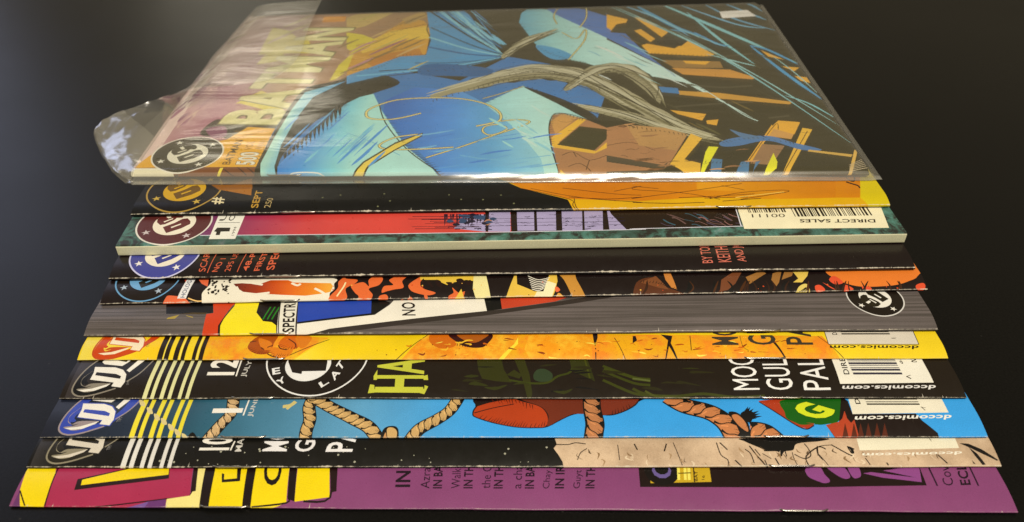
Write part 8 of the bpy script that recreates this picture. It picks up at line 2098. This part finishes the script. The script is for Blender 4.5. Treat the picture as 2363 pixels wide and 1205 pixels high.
    def top_layer(x, y):
        for li, (ax, ay), (bx, by), (cx, cy) in cells.get((int(x // CS), int(y // CS)), ()):
            d1 = (bx - ax) * (y - ay) - (by - ay) * (x - ax); d2 = (cx - bx) * (y - by) - (cy - by) * (x - bx); d3 = (ax - cx) * (y - cy) - (ay - cy) * (x - cx)
            if (d1 >= 0 and d2 >= 0 and d3 >= 0) or (d1 <= 0 and d2 <= 0 and d3 <= 0): return li
        return 0
    pos = [to_local(i, shape(i, p.x, p.y)) for p in V2]
    nor = []
    for p in V2:
        h = .12
        A = to_local(i, shape(i, p.x + h, p.y)) - to_local(i, shape(i, p.x - h, p.y)); B = to_local(i, shape(i, p.x, p.y + h)) - to_local(i, shape(i, p.x, p.y - h))
        c = A.cross(B); nor.append(c.normalized() if c.length > 0 else Vector((0, 0, 1)))
    groups = {}
    for f in F2:
        cx = sum(V2[k].x for k in f) / len(f); cy = sum(V2[k].y for k in f) / len(f)
        if not (0 < cx < W and -a < cy < D): continue
        p, q, r = (V2[k] for k in f[:3])
        if abs((q - p).cross(r - p)) < 1e-9: continue
        lay = top_layer(cx, cy); groups.setdefault(layers[lay][2], []).append((f, lay))
    cover = None
    for tag in sorted(groups):
        idx = {}; vs_ = []; fs = []; cols = []; kinds = []; uvs = []; ns = []
        for f, lay in groups[tag]:
            colour, kind, _ = layers[lay]; nf = []
            p, q, r = (V2[k] for k in f[:3])
            if (q - p).cross(r - p) < 0: f = f[::-1]
            for k in f:
                if k not in idx: idx[k] = len(vs_); vs_.append(pos[k]); ns.append(nor[k])
                nf.append(idx[k]); uvs += [V2[k].x, V2[k].y]
                cols += colour[1]((V2[k].x, V2[k].y)[colour[0]], lift) if callable(colour[1]) else colour
            fs.append(nf); kinds.append(KINDS.index(kind))
        if tag == '':                              # the back half of the sheet, flat underneath
            b = len(vs_)
            for j in range(12):
                for v, z in ((0, LIFT), (5, 0.0), (60, 0.0), (168, 0.0)):
                    vs_.append(to_local(i, (W * j / 11, v, z))); ns.append(Vector((0, 0, -1)))
            for j in range(11):
                for m in range(3):
                    q = [b + j * 4 + m, b + j * 4 + m + 1, b + j * 4 + m + 5, b + j * 4 + m + 4]
                    fs.append(q); kinds.append(0); cols += list(ink('6a6258')) * 4; uvs += [0, 50] * 4
        name = 'cover' if tag == '' else tag.rstrip('0123456789')
        me = bpy.data.meshes.new(name); me.from_pydata(vs_, [], fs)
        for kk in KINDS: me.materials.append(PAPER[kk])
        me.polygons.foreach_set('material_index', kinds); me.polygons.foreach_set('use_smooth', [True] * len(fs))
        at = me.color_attributes.new('Col', 'FLOAT_COLOR', 'CORNER'); at.data.foreach_set('color', cols)
        uvl = me.uv_layers.new(name='UVMap'); uvl.data.foreach_set('uv', uvs)
        me.validate(); me.normals_split_custom_set_from_vertices([tuple(x) for x in ns]) if len(ns) == len(me.vertices) else None
        o = link(name, me, parent if tag == '' else cover)
        o['wear'] = WEAR[i]
        if tag == '': cover = o
    return cover

def build_pages(i, parent):
    g = GEO[i]; W = g['W']; vs_ = []; fs = []; ins = .10; nu = 24
    prof_v = [.3, 1, 2, 3, 4.5, 6, 8, 10, 20, 50, 90, 120, 145, 167.4]
    ring = [(v, 1) for v in prof_v] + [(v, 0) for v in reversed(prof_v)]
    for j in range(nu + 1):
        u = .12 + (W - .24) * j / nu
        for v, top in ring:
            x, y, z = shape(i, u, v)
            if not top: z = ins + LIFT * max(0, 1 - v / 5)
            else: z = max(z - ins, ins + LIFT + .05)
            vs_.append(to_local(i, (u, y + .1, z)))
    n = len(ring)
    for j in range(nu):
        for k in range(n):
            fs.append((j * n + k, j * n + (k + 1) % n, (j + 1) * n + (k + 1) % n, (j + 1) * n + k))
    m = len(prof_v)
    for j, flip in ((0, 0), (nu, 1)):
        for k in range(m - 1):
            q = [j * n + k, j * n + k + 1, j * n + n - 2 - k, j * n + n - 1 - k]; fs.append(q[::-1] if flip else q)
    me = bpy.data.meshes.new('pages'); me.from_pydata(vs_, [], fs); me.materials.append(M_PAGES); link('pages', me, parent)

def build_staple(i, parent, u0, ln=12.5):
    """bent wire crown lying along the fold, its two ends diving into the paper"""
    g = GEO[i]; r = .27; path = []; N = 18
    for k in range(N + 1):
        s = k / N; u = u0 + (s - .5) * ln
        x, y, z = shape(i, u, -g['zs'] * .35)
        dive = max(0, 1 - min(s, 1 - s) * 9)
        path.append((u, y - .12 + dive * .5, z + .10 - dive * .05))
    vs_ = []; fs = []; n = 8
    for k, p in enumerate(path):
        for q in range(n):
            an = 6.2832 * q / n; vs_.append(to_local(i, (p[0], p[1] + r * math.cos(an), p[2] + r * math.sin(an))))
    for k in range(N):
        for q in range(n):
            fs.append((k * n + q, (k + 1) * n + q, (k + 1) * n + (q + 1) % n, k * n + (q + 1) % n))
    fs.append(tuple(range(n))); fs.append(tuple(reversed(range(N * n, N * n + n))))
    me = bpy.data.meshes.new('staple'); me.from_pydata(vs_, [], fs); me.polygons.foreach_set('use_smooth', [True] * len(fs)); me.materials.append(M_STEEL); link('staple', me, parent)

WEAR = {1: .15, 2: .60, 3: .10, 4: .62, 5: .50, 6: .40, 7: .26, 8: .36, 9: .34, 10: .48, 11: .20}
LABEL = {
    1: 'comic with blue and orange cover lying inside the clear plastic bag on top',
    2: 'black and golden yellow comic directly beneath the plastic bag',
    3: 'thick square-bound comic with cream spine, teal marbled border and crimson panel',
    4: 'black comic with orange-red lettering just below the cream-spined one',
    5: 'black comic with orange and yellow splashes and a small white slanted label',
    6: 'grey comic with a red, yellow, white and blue corner design',
    7: 'yellow comic with orange mottling, six black stripes and a red emblem',
    8: 'black comic with round badge, yellow-green title letters and a white barcode box',
    9: 'blue comic with twisted ropes, dark red shapes and a yellow-green letter',
    10: 'half black, half tan cracked-rock comic second from the bottom of the pile',
    11: 'purple comic with yellow and crimson letter shapes at the bottom of the pile',
}
for i in range(11, 0, -1):
    g = GEO[i]
    e = link('comic_book', None); e.location = (g['o'][0], g['o'][1], g['z'] / 1000); e.rotation_euler = (0, 0, g['yaw'])
    e.empty_display_size = .02
    e['label'] = LABEL[i]; e['category'] = 'comic book'; e['group'] = 'fanned pile of comic books'
    build_cover(i, e); build_pages(i, e)
    if i != 3:
        rr = random.Random(i)
        for u0 in (56 + rr.uniform(-1, 1), 206 + rr.uniform(-1, 1)): build_staple(i, e, u0)

# ------------------------------------------------------------------ the clear bag round the top comic
def build_bag():
    i = 1; g = GEO[1]; W = g['W']
    e = link('plastic_bag', None); e.location = (g['o'][0], g['o'][1], g['z'] / 1000); e.rotation_euler = (0, 0, g['yaw']); e.empty_display_size = .02
    e['label'] = 'crinkled clear plastic bag with loose open flap around the top comic'; e['category'] = 'plastic bag'
    # sleeve: closed loop round the comic, swept along the spine direction
    loop = [(170, -.05), (150, -.15), (110, -.15), (70, -.15), (30, -.15), (8, -.18), (2, -.25), (-1, -.32), (-2.6, -.40), (-3.25, -.34), (-3.3, -.18), (-3.0, .05), (-2.5, .35), (-2.0, .66), (-1.5, 1.02), (-1.0, 1.42), (-.5, 1.85), (0.1, 2.18), (1, 2.42), (2.5, 2.58), (5, 2.62)]
    loop += [(5 + 5.1 * k, 2.62) for k in range(1, 33)] + [(169.5, 2.3), (171.2, 1.2), (171.6, .4), (171, .05)]
    vs_ = []; fs = []; nu = 150; n = len(loop)
    u0, u1 = 1.5, W + 4.2
    for j in range(nu + 1):
        u = u0 + (u1 - u0) * j / nu
        pin = min(1, max(0, (u - W + .5) / 3.2)); pin = pin * pin * (3 - 2 * pin)
        nose = NOSE[0][1] + (NOSE[2][1] - NOSE[0][1]) * u / W
        for y, z in loop:
            yy = y; zz = z
            if y < 0: yy = y * (-nose / 3.3)
            if z > 2.3:
                zz += .26 * noise.noise((u * .03, y * .055, 2.)) + .13 * noise.noise((u * .11 + y * .05, y * .10, 5.)) + .05 * noise.noise((u * .35 + y * .25, y * .08, 9.)) + .14
                zz = max(zz, g['t'] + .16)
            elif y < 0:
                yy += .14 * noise.noise((u * .04, z * .8, 8.)) + .05 * noise.noise((u * .2, z, 3.))
                zz += .10 * noise.noise((u * .05, z * .7, 11.)) * (1 if z > -.2 else .3)
            zz = zz * (1 - pin) + .25 * pin
            vs_.append(to_local(1, (u, yy, zz)))
    for j in range(nu):
        for k in range(n - 1):
            fs.append((j * n + k, (j + 1) * n + k, (j + 1) * n + k + 1, j * n + k + 1))
    me = bpy.data.meshes.new('sleeve'); me.from_pydata(vs_, [], fs); me.polygons.foreach_set('use_smooth', [True] * len(fs)); me.materials.append(M_FILM); me.materials.append(M_FOLD)
    me.polygons.foreach_set('material_index', [1 if 7 <= (f[0] % n) <= 16 else 0 for f in fs]); link('sleeve', me, e)
    # flap: from the mouth of the sleeve out to its loose edge
    free = [tuple(p) for p in FREE]
    basev = [-3.0, -2.6, 1, 9, 18, 38, 64, 84, 102, 122, 146, 172]
    def samp(arr, s):
        x = s * (len(arr) - 1); k = min(int(x), len(arr) - 2); t = x - k
        P = [Vector(arr[min(max(k + q, 0), len(arr) - 1)]) for q in (-1, 0, 1, 2)]
        return .5 * (2 * P[1] + (P[2] - P[0]) * t + (2 * P[0] - 5 * P[1] + 4 * P[2] - P[3]) * t * t + (3 * P[1] - P[0] - 3 * P[2] + P[3]) * t ** 3)
    base = [(1.6, v, (-.3 if v < -2.9 else (1.2 if v < 0 else 2.7))) for v in basev]
    for side in (0, 1):
        vs_ = []; fs = []; ns, nr = 120, 26
        for j in range(ns + 1):
            s = j / ns; B = samp(base, s); Fp = samp(free, s)
            if side: B = Vector((B.x - .1, B.y, -.25)); Fp = Fp + Vector((.5, .3, -.35)) if s < .5 else Fp
            over = min(1, max(0, (s - .42) / .3))
            ctl = (B + Fp) * .5; ctl.z += 1.0
            c2 = Vector((-3.2, B.y + .25 * (Fp.y - B.y), (B.z + Fp.z) * .5 + 3.0)); ctl = ctl.lerp(c2, over)
            for q in range(nr + 1):
                r = q / nr; p = B * (1 - r) ** 2 + ctl * (2 * r * (1 - r)) + Fp * r * r
                near = (1 - over) * r
                cr = .30 * (1 - 2 * abs(noise.noise((p.x * .16 - p.y * .05, p.y * .13 + p.x * .06, 2.)))) + .16 * (1 - 2 * abs(noise.noise((p.x * .3, p.y * .33, 6.)))) + 1.0 * noise.noise((p.x * .07, p.y * .07, side * 7.)) + .45 * abs(noise.noise((p.x * .13 + p.y * .07, p.y * .10 - p.x * .05, 4. + side)))
                p.z += cr * (2.4 * near + .35 * over * math.sin(math.pi * r))
                p.x += .8 * noise.noise((p.y * .12, r * 2., 9.)) * near
                if p.x > 0: p.z = max(p.z, g['t'] + .5) if p.y > 0 and not side else p.z
                vs_.append(to_local(1, tuple(p)))
        for j in range(ns):
            for q in range(nr): fs.append((j * (nr + 1) + q, j * (nr + 1) + q + 1, (j + 1) * (nr + 1) + q + 1, (j + 1) * (nr + 1) + q))
        if side:   # the back sheet only shows where the mouth gapes at the near corner
            lim = int(ns * .42); fs = [f for f in fs if max(f) < lim * (nr + 1)]
        me = bpy.data.meshes.new('flap'); me.from_pydata(vs_, [], fs); me.validate(); me.polygons.foreach_set('use_smooth', [True] * len(fs)); me.materials.append(M_LOOSE); me.materials.append(M_FOLD)
        me.polygons.foreach_set('material_index', [1 if (f[0] % (nr + 1)) < 9 and f[0] // (nr + 1) > ns * .25 else 0 for f in fs]); link('flap', me, e)
build_bag()
